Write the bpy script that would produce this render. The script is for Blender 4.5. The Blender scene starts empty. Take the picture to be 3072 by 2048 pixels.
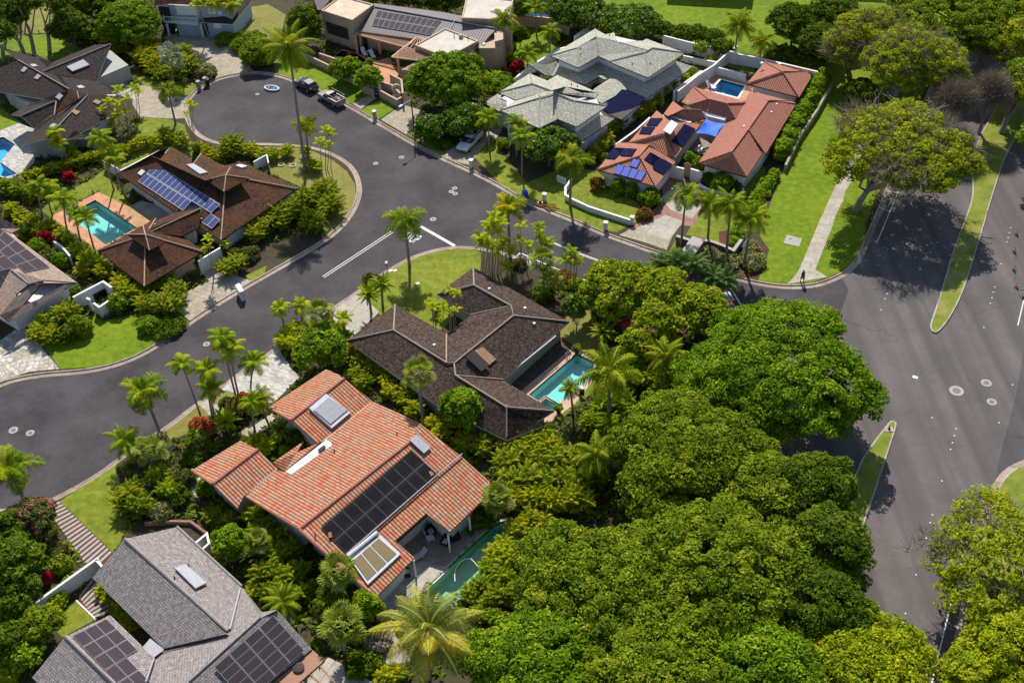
import bpy, math, random
import numpy as np
from mathutils import Vector, Matrix
from mathutils.geometry import tessellate_polygon
SC = bpy.context.scene
COL = SC.collection
R = math.radians
# ------------------------------------------------------------------ camera
CX, CY, FPX, H = 1536., 1024., 3594., 89.97
_n = np.array([1760-CX, 5000-CY, FPX]); _n /= np.linalg.norm(_n)
UP = -_n
_f = np.array([0, 0, 1.]); YA = _f-_f.dot(UP)*UP; YA /= np.linalg.norm(YA)
XA = np.cross(YA, UP)
cd = bpy.data.cameras.new('camera'); cam = bpy.data.objects.new('camera', cd); COL.objects.link(cam)
cd.sensor_width = 36; cd.lens = FPX/3072*36; cd.clip_start = 1; cd.clip_end = 3000
cam.matrix_world = Matrix(((XA[0], -XA[1], -XA[2], 0), (YA[0], -YA[1], -YA[2], 0), (UP[0], -UP[1], -UP[2], H), (0, 0, 0, 1)))
SC.camera = cam
# ------------------------------------------------------------------ world, sun
SUN_EL, SUN_AZ = 47., -1.           # azimuth measured from +Y towards +X
w = bpy.data.worlds.new('World'); SC.world = w; w.use_nodes = True
nt = w.node_tree; nt.nodes.clear()
o_ = nt.nodes.new('ShaderNodeOutputWorld'); b_ = nt.nodes.new('ShaderNodeBackground'); s_ = nt.nodes.new('ShaderNodeTexSky')
s_.sky_type = 'NISHITA'; s_.sun_disc = False; s_.sun_elevation = R(SUN_EL); s_.sun_rotation = R(SUN_AZ)
s_.air_density = 1.0; s_.dust_density = 0.6
nt.links.new(s_.outputs[0], b_.inputs[0]); nt.links.new(b_.outputs[0], o_.inputs[0]); b_.inputs[1].default_value = 0.12
sl = bpy.data.lights.new('sun', 'SUN'); sl.energy = 5.0; sl.angle = R(0.53); sl.color = (1, .955, .88)
so = bpy.data.objects.new('sun', sl); COL.objects.link(so)
_a, _e = R(SUN_AZ), R(SUN_EL)
sd = Vector((math.sin(_a)*math.cos(_e), math.cos(_a)*math.cos(_e), math.sin(_e)))
so.rotation_euler = sd.to_track_quat('Z', 'Y').to_euler(); so.location = (0, 150, 120)
SC.view_settings.view_transform = 'Standard'; SC.view_settings.look = 'None'
SC.view_settings.exposure = 0.18; SC.view_settings.gamma = 1.0; SC.view_settings.use_curve_mapping = False
SC.cycles.max_bounces = 6; SC.cycles.diffuse_bounces = 2; SC.cycles.glossy_bounces = 2
SC.cycles.transmission_bounces = 4; SC.cycles.transparent_max_bounces = 8
SC.cycles.caustics_reflective = False; SC.cycles.caustics_refractive = False

# ------------------------------------------------------------------ survey points -> ground points
TL = dict(a=(0, 0, 2.24), b=(750, 0, 2.24), c=(1500, 0, 2.24), d=(2272, 0, 2.24), e=(0, 650, 2.24), f=(750, 650, 2.24), g=(1500, 650, 2.24),
          h=(2272, 650, 2.24), i=(0, 1348, 2.24), j=(750, 1348, 2.24), k=(1500, 1348, 2.24), l=(2272, 1348, 2.24), m=(560, 1080, 3.734),
          n=(1000, 1200, 2.134), o=(760, 1480, 2.134), p=(1180, 1480, 2.134), q=(1280, 160, 2.6675), r=(1640, 60, 2.3217), s=(1780, 300, 2.3217),
          t=(2040, 160, 2.3217), u=(0, 120, 2.538), v=(560, 420, 2.6675), w=(280, 600, 2.3217), x=(0, 620, 1.7233), y=(1500, 700, 2.94),
          A=(380, 440, 6.03), B=(930, 0, 5.807), C=(1280, 0, 5.807), D=(440, 0, 5.807), E=(0, 380, 5.807), F=(1780, 480, 4.612), G=(180, 830, 5.807),
          H=(860, 200, 5.227), I=(500, 1750, 4.704), J=(960, 1700, 4.506), K=(1150, 600, 5.2275), L=(2400, 0, 3.409), M=(2872, 640, 4.355), S=(0, 0, 1))
def P(s):
    """survey string -> list of (x, y)"""
    out = []; t = None; b = []
    for k in s.replace('|', ' ').split():
        if k in TL: t = TL[k]; continue
        b.append(float(k))
        if len(b) == 2: out.append((t[0]+b[0]/t[2], t[1]+b[1]/t[2])); b = []
    return out
def ray(x, y):
    d = np.array([x-CX, y-CY, FPX]); return np.array([d@XA, d@YA, d@UP])
CAMP = np.array([0, 0, H])
def g(p, z=0.):
    d = ray(*p); t = (z-H)/d[2]; return np.array([d[0]*t, d[1]*t, z])
def G(s, z=0.): return [g(p, z) for p in P(s)]
def g1(s, z=0.): return g(P(s)[0], z)
def proj(q):
    q = np.array(q)-CAMP; d = q[0]*XA+q[1]*YA+q[2]*UP
    return CX+FPX*d[0]/d[2], CY+FPX*d[1]/d[2]
def ppm(q):
    q = np.array(q)-CAMP; return FPX/(q[0]*XA+q[1]*YA+q[2]*UP)[2]
def onplane(p, pl):
    d = ray(*p); t = (pl[0]-CAMP)@pl[1]/(d@pl[1]); return CAMP+d*t
def plane(a, b, c):
    n = np.cross(b-a, c-a); n /= np.linalg.norm(n)
    if n[2] < 0: n = -n
    return (a, n)
def height(base, top):
    """height of a vertical post from its foot and its top"""
    lo, hi = 0., 40.
    for _ in range(40):
        m = (lo+hi)/2
        if proj((base[0], base[1], m))[1] > top[1]: lo = m
        else: hi = m
    return lo

# ------------------------------------------------------------------ materials
MAT = {}
def newmat(name):
    m = bpy.data.materials.new(name); m.use_nodes = True; MAT[name] = m
    t = m.node_tree; return m, t, t.nodes['Principled BSDF'], t.nodes.new, t.links.new
def c4(c): return (c[0], c[1], c[2], 1)
def noise(N, L, vec, scale, detail=4, rough=.6):
    n = N('ShaderNodeTexNoise'); n.inputs['Scale'].default_value = scale; n.inputs['Detail'].default_value = detail; n.inputs['Roughness'].default_value = rough
    if vec: L(vec, n.inputs['Vector'])
    return n.outputs['Fac']
def ramp(N, L, fac, stops):
    r = N('ShaderNodeValToRGB'); L(fac, r.inputs[0]); e = r.color_ramp.elements
    while len(e) < len(stops): e.new(.5)
    for i, (p, c) in enumerate(stops): e[i].position = p; e[i].color = c4(c)
    return r.outputs[0]
def mixc(N, L, fac, a, b, mode='MIX'):
    m = N('ShaderNodeMix'); m.data_type = 'RGBA'; m.blend_type = mode
    for k, v in ((0, fac), (6, a), (7, b)):
        if isinstance(v, (int, float)): m.inputs[k].default_value = v
        elif isinstance(v, tuple): m.inputs[k].default_value = c4(v)
        else: L(v, m.inputs[k])
    return m.outputs[2]
def mth(N, L, op, a, b=0.):
    m = N('ShaderNodeMath'); m.operation = op
    for k, v in ((0, a), (1, b)):
        if isinstance(v, (int, float)): m.inputs[k].default_value = v
        else: L(v, m.inputs[k])
    return m.outputs[0]
def bump(N, L, bs, h, s, d=.05):
    b = N('ShaderNodeBump'); b.inputs['Strength'].default_value = s; b.inputs['Distance'].default_value = d; L(h, b.inputs['Height']); L(b.outputs[0], bs.inputs['Normal'])
def plain(name, col, rough=.7, metal=0., var=.12, scale=3., spec=.3):
    m, t, bs, N, L = newmat(name)
    geo = N('ShaderNodeTexCoord').outputs['Object']
    f = noise(N, L, geo, scale, 5)
    c = ramp(N, L, f, [(.3, tuple(v*(1-var) for v in col)), (.7, tuple(min(1, v*(1+var)) for v in col))])
    L(c, bs.inputs['Base Color']); bs.inputs['Roughness'].default_value = rough; bs.inputs['Metallic'].default_value = metal; bs.inputs['Specular IOR Level'].default_value = spec
    return m
def ground(name, stops, scale=1.2, fine=14., rough=.9, bmp=.4, big=.12):
    m, t, bs, N, L = newmat(name)
    v = N('ShaderNodeTexCoord').outputs['Object']
    a = noise(N, L, v, scale, 8, .65); b = noise(N, L, v, fine, 4, .7); c = noise(N, L, v, big, 3)
    f = mth(N, L, 'ADD', mth(N, L, 'MULTIPLY', a, .45), mth(N, L, 'ADD', mth(N, L, 'MULTIPLY', b, .3), mth(N, L, 'MULTIPLY', c, .25)))
    L(ramp(N, L, f, stops), bs.inputs['Base Color']); bs.inputs['Roughness'].default_value = rough; bs.inputs['Specular IOR Level'].default_value = .2
    if bmp: bump(N, L, bs, b, bmp, .08)
    return m
ground('lawn', [(.40, (.095, .135, .008)), (.5, (.17, .205, .014)), (.60, (.27, .27, .035))])
ground('lawn_dry', [(.38, (.15, .15, .025)), (.5, (.22, .205, .045)), (.64, (.30, .25, .085))])
ground('lawn_vivid', [(.40, (.080, .145, .003)), (.5, (.135, .21, .004)), (.60, (.22, .26, .010))])
ground('lawn_patchy', [(.38, (.10, .15, .015)), (.5, (.19, .23, .025)), (.60, (.34, .27, .11))], scale=.5)
ground('soil', [(.35, (.035, .03, .016)), (.55, (.075, .06, .032)), (.7, (.05, .075, .018))])
ground('mulch', [(.35, (.06, .025, .015)), (.6, (.17, .06, .035))])
def asphalt(name, c1, c2, streak=None):
    m, t, bs, N, L = newmat(name)
    v = N('ShaderNodeTexCoord').outputs['Object']
    a = noise(N, L, v, .18, 6, .6); b = noise(N, L, v, 40, 2, .8); e = noise(N, L, v, 1.6, 6, .7)
    f = mth(N, L, 'ADD', mth(N, L, 'MULTIPLY', a, .6), mth(N, L, 'ADD', mth(N, L, 'MULTIPLY', b, .15), mth(N, L, 'MULTIPLY', e, .25)))
    c = ramp(N, L, f, [(.41, c1), (.60, c2)])
    if streak:                                   # wheel-polished bands along the lanes, hairline cracks
        mp = N('ShaderNodeMapping'); L(v, mp.inputs[0]); mp.inputs['Rotation'].default_value = (0, 0, streak); mp.inputs['Scale'].default_value = (1, .012, 1)
        s = noise(N, L, mp.outputs[0], .62, 3, .5)
        c = mixc(N, L, ramp(N, L, s, [(.38, (0, 0, 0)), (.66, (.8, .8, .8))]), c, tuple(x*.78 for x in c1))
        vo = N('ShaderNodeTexVoronoi'); vo.feature = 'DISTANCE_TO_EDGE'; vo.inputs['Scale'].default_value = .16
        nn = N('ShaderNodeTexNoise'); nn.inputs['Scale'].default_value = .9; nn.inputs['Detail'].default_value = 6; L(v, nn.inputs['Vector'])
        L(mixc(N, L, .55, v, nn.outputs['Color']), vo.inputs['Vector'])
        k = ramp(N, L, vo.outputs[0], [(.0015, (.6, .6, .6)), (.005, (0, 0, 0))])
        kk = mth(N, L, 'MULTIPLY', k, ramp(N, L, noise(N, L, v, .07, 3), [(.45, (0, 0, 0)), (.6, (1, 1, 1))]))
        c = mixc(N, L, kk, c, tuple(x*.4 for x in c1))
    L(c, bs.inputs['Base Color']); bs.inputs['Roughness'].default_value = .85; bs.inputs['Specular IOR Level'].default_value = .25
    bump(N, L, bs, b, .15, .02)
    return m
asphalt('asphalt_new', (.042, .037, .039), (.080, .069, .071))
asphalt('asphalt_old', (.112, .097, .092), (.165, .141, .132), streak=math.atan2(.42, 1))
asphalt('asphalt_patch', (.080, .070, .071), (.115, .099, .098), streak=math.atan2(.42, 1))
def paving(name, kind, cols, scale, mortar, msize=.03, rot=0., bw=.5, rh=.25, uv=False, rough=.8, bmp=.3):
    m, t, bs, N, L = newmat(name)
    v = N('ShaderNodeTexCoord').outputs['UV' if uv else 'Object']
    mp = N('ShaderNodeMapping'); L(v, mp.inputs[0]); mp.inputs['Rotation'].default_value = (0, 0, rot); v2 = mp.outputs[0]
    if kind == 'brick':
        b = N('ShaderNodeTexBrick'); b.inputs['Scale'].default_value = scale; b.inputs['Mortar Size'].default_value = msize; b.inputs['Brick Width'].default_value = bw; b.inputs['Row Height'].default_value = rh
        b.inputs['Color1'].default_value = c4(cols[0]); b.inputs['Color2'].default_value = c4(cols[1]); b.inputs['Mortar'].default_value = c4(mortar); b.inputs['Mortar Smooth'].default_value = .2
        L(v2, b.inputs['Vector']); c = b.outputs['Color']; hgt = mth(N, L, 'SUBTRACT', 1., b.outputs['Fac'])
    else:
        vo = N('ShaderNodeTexVoronoi'); vo.inputs['Scale'].default_value = scale; L(v2, vo.inputs['Vector'])
        ve = N('ShaderNodeTexVoronoi'); ve.feature = 'DISTANCE_TO_EDGE'; ve.inputs['Scale'].default_value = scale; L(v2, ve.inputs['Vector'])
        sp = N('ShaderNodeSeparateColor'); L(vo.outputs['Color'], sp.inputs[0])
        c = ramp(N, L, sp.outputs[0], [(0, cols[0]), (1, cols[1])])
        e = ramp(N, L, ve.outputs[0], [(msize*.6, (0, 0, 0)), (msize*1.6, (1, 1, 1))]); c = mixc(N, L, e, mortar, c); hgt = e
    f = noise(N, L, v, 1.1, 7, .7)
    c = mixc(N, L, 1., c, ramp(N, L, f, [(.3, (.72, .72, .72)), (.65, (1.08, 1.08, 1.08))]), 'MULTIPLY')
    L(c, bs.inputs['Base Color']); bs.inputs['Roughness'].default_value = rough; bs.inputs['Specular IOR Level'].default_value = .25
    if bmp: bump(N, L, bs, hgt, bmp, .03)
    return m
paving('concrete', 'brick', [(.42, .38, .31), (.47, .42, .35)], .33, (.26, .22, .18), .012, .55, 1., 1.)
paving('kerb_concrete', 'brick', [(.40, .30, .235), (.50, .41, .33)], .4, (.2, .15, .12), .015, .4, 1., 1.)
paving('gutter_concrete', 'brick', [(.31, .225, .175), (.42, .33, .265)], .4, (.19, .14, .11), .015, .4, 1., 1.)
paving('walk', 'brick', [(.40, .345, .285), (.47, .41, .34)], .5, (.27, .22, .18), .012, R(21), 1., 1.)
paving('stone_paving', 'vor', [(.42, .34, .24), (.66, .62, .55)], 1.5, (.27, .24, .19), .05)
paving('stone_grey', 'brick', [(.42, .37, .31), (.66, .63, .58)], 1.4, (.33, .30, .26), .03, .45, .8, .4)
paving('stone_tan', 'brick', [(.36, .31, .22), (.45, .37, .28)], 1.2, (.22, .19, .13), .03, .5, .8, .8)
paving('brick_border', 'brick', [(.33, .14, .11), (.42, .21, .16)], 2.5, (.24, .15, .12), .03, .5)
paving('terracotta_tile', 'brick', [(.60, .27, .14), (.68, .34, .19)], 1.8, (.42, .22, .13), .03, .62, .5, .5)
paving('pink_coping', 'brick', [(.60, .38, .27), (.66, .45, .33)], 2.2, (.42, .27, .2), .03, .62, .5, .5)
paving('wood_deck', 'brick', [(.62, .36, .18), (.68, .42, .22)], 1., (.25, .13, .07), .03, R(-33), 6., .14)
paving('wood_deck_dark', 'brick', [(.12, .085, .062), (.17, .12, .088)], 1., (.03, .02, .015), .03, R(36), 6., .16)  # dark brown planks, with the roof's shadow partly put into the colour
paving('shed_tile', 'brick', [(.28, .235, .18), (.33, .28, .215)], 1.2, (.2, .165, .13), .02, .5, .6, .6)
paving('stone_wall', 'vor', [(.13, .11, .085), (.26, .22, .17)], 3., (.07, .06, .05), .06)
plain('white_wall', (.70, .68, .66)); plain('white_paint', (.78, .77, .74), var=.05)
plain('grey_green_wall', (.36, .37, .33)); plain('blue_wall', (.36, .42, .50)); plain('beige_wall', (.47, .335, .235)); plain('beige_roof', (.52, .46, .38), var=.16, scale=.6)
plain('beige_roof_warm', (.64, .46, .32), var=.2, scale=.7)
plain('peach_wood', (.62, .36, .22)); plain('brown_wall', (.13, .05, .035)); plain('dark_trim', (.04, .03, .028)); plain('ridge', (.33, .24, .185), var=.3, scale=5)
plain('ridge_tan', (.42, .27, .18), var=.25); plain('ridge_grey', (.29, .245, .215), var=.2); plain('ridge_orange', (.44, .17, .11), var=.2); plain('ridge_sage', (.33, .32, .26), var=.15)
plain('grey_metal', (.36, .36, .38), .65, .1); plain('white_metal', (.62, .62, .66), .6, 0.); plain('black', (.012, .012, .014), .4, spec=.5); plain('rubber', (.02, .02, .02), .8)
plain('white_line', (.72, .70, .67), var=.16, scale=8); plain('cream_line', (.70, .62, .48), var=.16, scale=8); plain('iron', (.18, .16, .15), .7, .2); plain('concrete_collar', (.36, .33, .30))
plain('blue_fabric', (.004, .12, .72), .6, var=.05); plain('charcoal_fabric', (.03, .028, .035), .9); plain('pale_fabric', (.55, .52, .56), .9); plain('orange_plastic', (.75, .16, .03), .5); plain('red_plastic', (.5, .015, .05), .45)
plain('wood', (.34, .20, .11), var=.25, scale=6); plain('bark', (.16, .12, .09), .95, var=.3, scale=5); plain('bark_pale', (.30, .255, .20), .95, var=.3, scale=5); plain('bark_grey', (.235, .20, .18), .95, var=.3, scale=5)
plain('terracotta_pot', (.32, .13, .07)); plain('skin', (.45, .26, .18)); plain('cloth_white', (.75, .76, .8)); plain('cloth_dark', (.035, .032, .06)); plain('hair', (.03, .02, .016)); plain('marble', (.62, .58, .52))
plain('flat_brown', (.34, .175, .105), var=.06); plain('solar_frame', (.26, .24, .26), .8, 0.)
def glass(name, col, rough=.08):
    m, t, bs, N, L = newmat(name); bs.inputs['Base Color'].default_value = c4(col); bs.inputs['Roughness'].default_value = rough; bs.inputs['Specular IOR Level'].default_value = .8
    return m
glass('window_glass', (.03, .04, .05)); [glass(n_, c_, .9) for n_, c_ in (('skylight_glass', (.30, .30, .31)), ('skylight_dark', (.11, .14, .18)), ('tinted_glass', (.25, .185, .10)), ('blue_glass', (.08, .14, .24)))]
for n_ in ('skylight_glass', 'skylight_dark', 'tinted_glass', 'blue_glass'): MAT[n_].node_tree.nodes['Principled BSDF'].inputs['Specular IOR Level'].default_value = .25
glass('car_glass', (.02, .025, .035), .05)
for n_, c_, me in (('suv_paint', (.035, .036, .045), .5), ('truck_paint', (.28, .26, .245), .5), ('white_paint_car', (.74, .73, .72), 0.), ('mower_red', (.55, .03, .02), 0.)):
    m, t, bs, N, L = newmat(n_); bs.inputs['Base Color'].default_value = c4(c_); bs.inputs['Metallic'].default_value = me; bs.inputs['Roughness'].default_value = .28; bs.inputs['Coat Weight'].default_value = .6
# roofs: UV in metres, u across the slope, v up the slope
def shingle(name, c1, c2, gap, rh=.28, bw=.3, rough=.9, bmp=.6, dirt=None, dk=.6):
    m, t, bs, N, L = newmat(name)
    v = N('ShaderNodeTexCoord').outputs['UV']
    b = N('ShaderNodeTexBrick'); b.inputs['Scale'].default_value = 1.; b.inputs['Mortar Size'].default_value = .022; b.inputs['Mortar Smooth'].default_value = .3
    b.inputs['Brick Width'].default_value = bw; b.inputs['Row Height'].default_value = rh; b.inputs['Color1'].default_value = c4(c1); b.inputs['Color2'].default_value = c4(c2); b.inputs['Mortar'].default_value = c4(gap); b.inputs['Bias'].default_value = 0
    L(v, b.inputs['Vector'])
    n1 = noise(N, L, v, 2.8, 6, .85); n2 = noise(N, L, v, .5, 5, .6)
    c = mixc(N, L, 1., b.outputs['Color'], ramp(N, L, n1, [(.40, (dk, dk, dk)), (.60, (1.45, 1.45, 1.45))]), 'MULTIPLY')
    if dirt: c = mixc(N, L, ramp(N, L, mth(N, L, 'ADD', mth(N, L, 'MULTIPLY', n1, .5), mth(N, L, 'MULTIPLY', n2, .5)), [(.42, (0, 0, 0)), (.62, (1, 1, 1))]), c, dirt)
    L(c, bs.inputs['Base Color']); bs.inputs['Roughness'].default_value = rough; bs.inputs['Specular IOR Level'].default_value = .15
    sx = N('ShaderNodeSeparateXYZ'); L(v, sx.inputs[0])
    saw = mth(N, L, 'FRACT', mth(N, L, 'MULTIPLY', sx.outputs[1], -1/rh))
    bump(N, L, bs, mth(N, L, 'ADD', mth(N, L, 'MULTIPLY', b.outputs['Fac'], -.6), mth(N, L, 'ADD', mth(N, L, 'MULTIPLY', saw, -.6), n1)), bmp, .05)
    return m
shingle('shake_dark', (.066, .042, .031), (.145, .098, .074), (.010, .008, .007), .26, .22, dk=.45)
shingle('shake_black', (.050, .036, .030), (.082, .060, .050), (.010, .008, .007), .26, .22, dk=.5)
shingle('shake_rust', (.050, .030, .022), (.115, .066, .042), (.010, .007, .005), .26, .2, dirt=(.13, .048, .020), dk=.3)
shingle('shingle_grey', (.25, .212, .198), (.34, .295, .275), (.10, .082, .078), .22, .32, bmp=.35, dk=.7)
shingle('shingle_sage', (.36, .345, .27), (.44, .42, .34), (.17, .16, .125), .34, .7, bmp=.35, dk=.75)
shingle('shingle_tan', (.28, .20, .155), (.35, .255, .20), (.11, .08, .06), .32, 1.6, bmp=.45, dk=.8)
def tile_roof(name, cols, pitch=.30, course=.40, b1=1., mort=.35):
    m, t, bs, N, L = newmat(name)
    v = N('ShaderNodeTexCoord').outputs['UV']
    sx = N('ShaderNodeSeparateXYZ'); L(v, sx.inputs[0])
    u_ = mth(N, L, 'MULTIPLY', sx.outputs[0], 1/pitch); v_ = mth(N, L, 'MULTIPLY', sx.outputs[1], 1/course)
    fu = mth(N, L, 'FLOOR', u_); fv = mth(N, L, 'FLOOR', v_)
    cb = N('ShaderNodeCombineXYZ'); L(fu, cb.inputs[0]); L(fv, cb.inputs[1])
    wn = N('ShaderNodeTexWhiteNoise'); L(cb.outputs[0], wn.inputs[0])
    c = ramp(N, L, wn.outputs['Value'], [(i/(len(cols)-1), cc) for i, cc in enumerate(cols)])
    wave = mth(N, L, 'ABSOLUTE', mth(N, L, 'SINE', mth(N, L, 'MULTIPLY', u_, math.pi)))          # barrel profile
    c = mixc(N, L, ramp(N, L, wave, [(.12, (.75, .75, .75)), (.42, (0, 0, 0))]), c, tuple(x*mort for x in cols[0]))
    fr = mth(N, L, 'FRACT', v_)
    c = mixc(N, L, ramp(N, L, fr, [(.06, (.6, .6, .6)), (.14, (0, 0, 0))]), c, tuple(x*mort*.8 for x in cols[0]))
    n1 = noise(N, L, v, 6, 4, .7)
    c = mixc(N, L, 1., c, ramp(N, L, n1, [(.3, (.8, .8, .8)), (.7, (1.15, 1.15, 1.15))]), 'MULTIPLY')
    L(c, bs.inputs['Base Color']); bs.inputs['Roughness'].default_value = .8; bs.inputs['Specular IOR Level'].default_value = .2
    bump(N, L, bs, mth(N, L, 'ADD', wave, mth(N, L, 'MULTIPLY', fr, -.35)), b1, .10)
    return m
tile_roof('barrel_tile', [(.54, .19, .09), (.57, .24, .125), (.36, .26, .17), (.56, .13, .065), (.52, .31, .20), (.57, .205, .10), (.43, .30, .20)], .34, .42)
tile_roof('orange_tile', [(.50, .19, .11), (.55, .235, .15), (.48, .20, .125)], .30, .36, .8, .5)
tile_roof('pink_tile', [(.42, .16, .11), (.48, .20, .14), (.42, .18, .13)], .30, .36, .8, .5)
def seam(name, col, pitch):
    m, t, bs, N, L = newmat(name)
    v = N('ShaderNodeTexCoord').outputs['UV']; sx = N('ShaderNodeSeparateXYZ'); L(v, sx.inputs[0])
    fr = mth(N, L, 'FRACT', mth(N, L, 'MULTIPLY', sx.outputs[0], 1/pitch))
    k = ramp(N, L, fr, [(.0, (0, 0, 0)), (.16, (1, 1, 1)), (.22, (.35, .35, .35))])
    c = mixc(N, L, k, tuple(x*.6 for x in col), tuple(x*1.5 for x in col)); L(c, bs.inputs['Base Color']); bs.inputs['Roughness'].default_value = .55; bs.inputs['Metallic'].default_value = .2
    bump(N, L, bs, k, .7, .05); return m
seam('metal_seam', (.15, .12, .12), .42)
def solar(name, cell, line, nu, nv, rough=.5, lw=.05):
    m, t, bs, N, L = newmat(name)
    v = N('ShaderNodeTexCoord').outputs['UV']; sx = N('ShaderNodeSeparateXYZ'); L(v, sx.inputs[0])
    ks = []
    for o, n in ((0, nu), (1, nv)):
        fr = mth(N, L, 'FRACT', mth(N, L, 'MULTIPLY', sx.outputs[o], n))
        ks.append(mth(N, L, 'GREATER_THAN', mth(N, L, 'ABSOLUTE', mth(N, L, 'SUBTRACT', fr, .5)), .5-lw))
    k = mth(N, L, 'MAXIMUM', ks[0], ks[1])
    L(mixc(N, L, k, cell, line), bs.inputs['Base Color']); bs.inputs['Roughness'].default_value = .9; bs.inputs['Specular IOR Level'].default_value = .05
    return m
solar('solar_blue', (.055, .075, .19), (.13, .15, .26), 6, 10); solar('solar_grid', (.038, .027, .032), (.15, .12, .125), 8, 12, .3, .06); solar('solar_navy', (.008, .010, .040), (.02, .025, .07), 6, 10)
solar('solar_black', (.008, .008, .010), (.016, .015, .018), 30, 1, .7, .2); MAT['solar_black'].node_tree.nodes['Principled BSDF'].inputs['Specular IOR Level'].default_value = .12; solar('solar_glare', (.16, .20, .62), (.26, .24, .55), 6, 10, .12); solar('solar_matte', (.105, .088, .090), (.12, .10, .10), 6, 10, .5)  # solar_glare: purple-blue glare painted into the cell colour
def water(name, tint, spec=.5):
    m, t, bs, N, L = newmat(name); t.nodes.remove(bs); out = t.nodes['Material Output']
    tr = N('ShaderNodeBsdfTransparent'); tr.inputs[0].default_value = c4(tint); gl = N('ShaderNodeBsdfGlossy'); gl.inputs['Roughness'].default_value = .0
    fr = N('ShaderNodeFresnel'); fr.inputs[0].default_value = 1.33
    v = N('ShaderNodeTexCoord').outputs['Object']; b = N('ShaderNodeBump'); b.inputs['Strength'].default_value = .06; b.inputs['Distance'].default_value = .02
    L(noise(N, L, v, 1.2, 2), b.inputs['Height']); L(b.outputs[0], gl.inputs['Normal']); L(b.outputs[0], fr.inputs['Normal'])
    mx = N('ShaderNodeMixShader'); L(fr.outputs[0], mx.inputs[0]); L(tr.outputs[0], mx.inputs[1]); L(gl.outputs[0], mx.inputs[2]); L(mx.outputs[0], out.inputs[0])
    return m
water('water_teal', (.72, .98, .97)); water('water_blue', (.55, .88, 1.)); water('water_green', (.80, .96, .86)); water('water_navy', (.15, .28, .5)); 
ground('basin_teal', [(.3, (.30, .66, .62)), (.7, (.48, .84, .80))], .5, 2., bmp=0); ground('basin_blue', [(.3, (.14, .55, .80)), (.7, (.24, .68, .90))], .5, 2., bmp=0)
ground('basin_green', [(.35, (.24, .52, .34)), (.65, (.50, .74, .52))], .18, .6, bmp=0); plain('basin_navy', (.02, .03, .09))
def leafmat(name, stops, trans=.28, rough=.55):
    """leaves: colour varies leaf by leaf and clump by clump"""
    m, t, bs, N, L = newmat(name); out = t.nodes['Material Output']
    at = N('ShaderNodeAttribute'); at.attribute_name = 'tone'
    c = ramp(N, L, at.outputs['Fac'], stops)
    L(c, bs.inputs['Base Color']); bs.inputs['Roughness'].default_value = .8; bs.inputs['Specular IOR Level'].default_value = .1
    tl = N('ShaderNodeBsdfTranslucent'); L(mixc(N, L, 1., c, (1.25, 1.15, .55), 'MULTIPLY'), tl.inputs[0])
    mx = N('ShaderNodeMixShader'); mx.inputs[0].default_value = trans; L(bs.outputs[0], mx.inputs[1]); L(tl.outputs[0], mx.inputs[2]); L(mx.outputs[0], out.inputs[0])
    return m
leafmat('leaf_monkeypod', [(0, (.055, .12, .003)), (.5, (.15, .27, .005)), (.85, (.30, .42, .012)), (1, (.42, .46, .04))])
leafmat('leaf_pod_yellow', [(0, (.12, .17, .004)), (.5, (.31, .37, .006)), (1, (.60, .58, .016))])
leafmat('leaf_pod_lime', [(0, (0.162, 0.216, 0.0070)), (.5, (0.338, 0.406, 0.0112)), (1, (0.567, 0.559, 0.0210))], .35)
leafmat('leaf_pod_mid', [(0, (.065, .115, .004)), (.5, (.175, .255, .007)), (.85, (.33, .39, .014)), (1, (.46, .40, .05))])
leafmat('leaf_twig', [(0, (.15, .115, .09)), (1, (.40, .32, .23))], .05)
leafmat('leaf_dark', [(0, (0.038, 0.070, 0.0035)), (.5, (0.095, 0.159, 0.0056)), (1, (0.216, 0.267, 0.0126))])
leafmat('leaf_shrub', [(0, (0.061, 0.127, 0.0042)), (.5, (0.162, 0.279, 0.0070)), (1, (0.351, 0.432, 0.0154))])
leafmat('leaf_mango', [(0, (0.081, 0.146, 0.0035)), (.5, (0.257, 0.330, 0.0056)), (.9, (0.486, 0.470, 0.0140)), (1, (0.400, 0.220, 0.0900))])
leafmat('leaf_hedge', [(0, (0.081, 0.152, 0.0056)), (.5, (0.203, 0.330, 0.0084)), (1, (0.405, 0.457, 0.0140))])
leafmat('leaf_plumeria', [(0, (0.041, 0.089, 0.0042)), (.6, (0.135, 0.241, 0.0084)), (.86, (0.257, 0.343, 0.0140)), (.9, (0.600, 0.640, 0.5500)), (1, (0.750, 0.740, 0.6800))])
leafmat('leaf_orange', [(0, (.30, .06, .02)), (.6, (.60, .16, .04)), (1, (.35, .25, .05))]); leafmat('leaf_red', [(0, (.18, .004, .012)), (1, (.55, .012, .035))]); leafmat('leaf_redgreen', [(0, (.05, .09, .012)), (.6, (.12, .16, .02)), (.8, (.34, .10, .05)), (1, (.42, .08, .06))])
leafmat('leaf_bougain', [(0, (.05, .09, .015)), (.62, (.13, .17, .03)), (.7, (.55, .16, .16)), (1, (.60, .10, .16))]); leafmat('leaf_rusty', [(0, (.10, .06, .01)), (1, (.34, .17, .03))])
leafmat('leaf_cream', [(0, (.12, .14, .03)), (1, (.48, .45, .20))])
leafmat('frond_green', [(0, (0.068, 0.133, 0.0042)), (.5, (0.189, 0.292, 0.0070)), (1, (0.405, 0.457, 0.0140))], .3, .45)
leafmat('frond_gold', [(0, (.08, .15, .004)), (.45, (.22, .30, .006)), (.8, (.46, .46, .010)), (1, (.66, .52, .015))], .3, .45)
leafmat('frond_lime', [(0, (0.162, 0.229, 0.0056)), (.5, (0.338, 0.419, 0.0084)), (1, (0.581, 0.584, 0.0210))], .35, .45)
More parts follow.
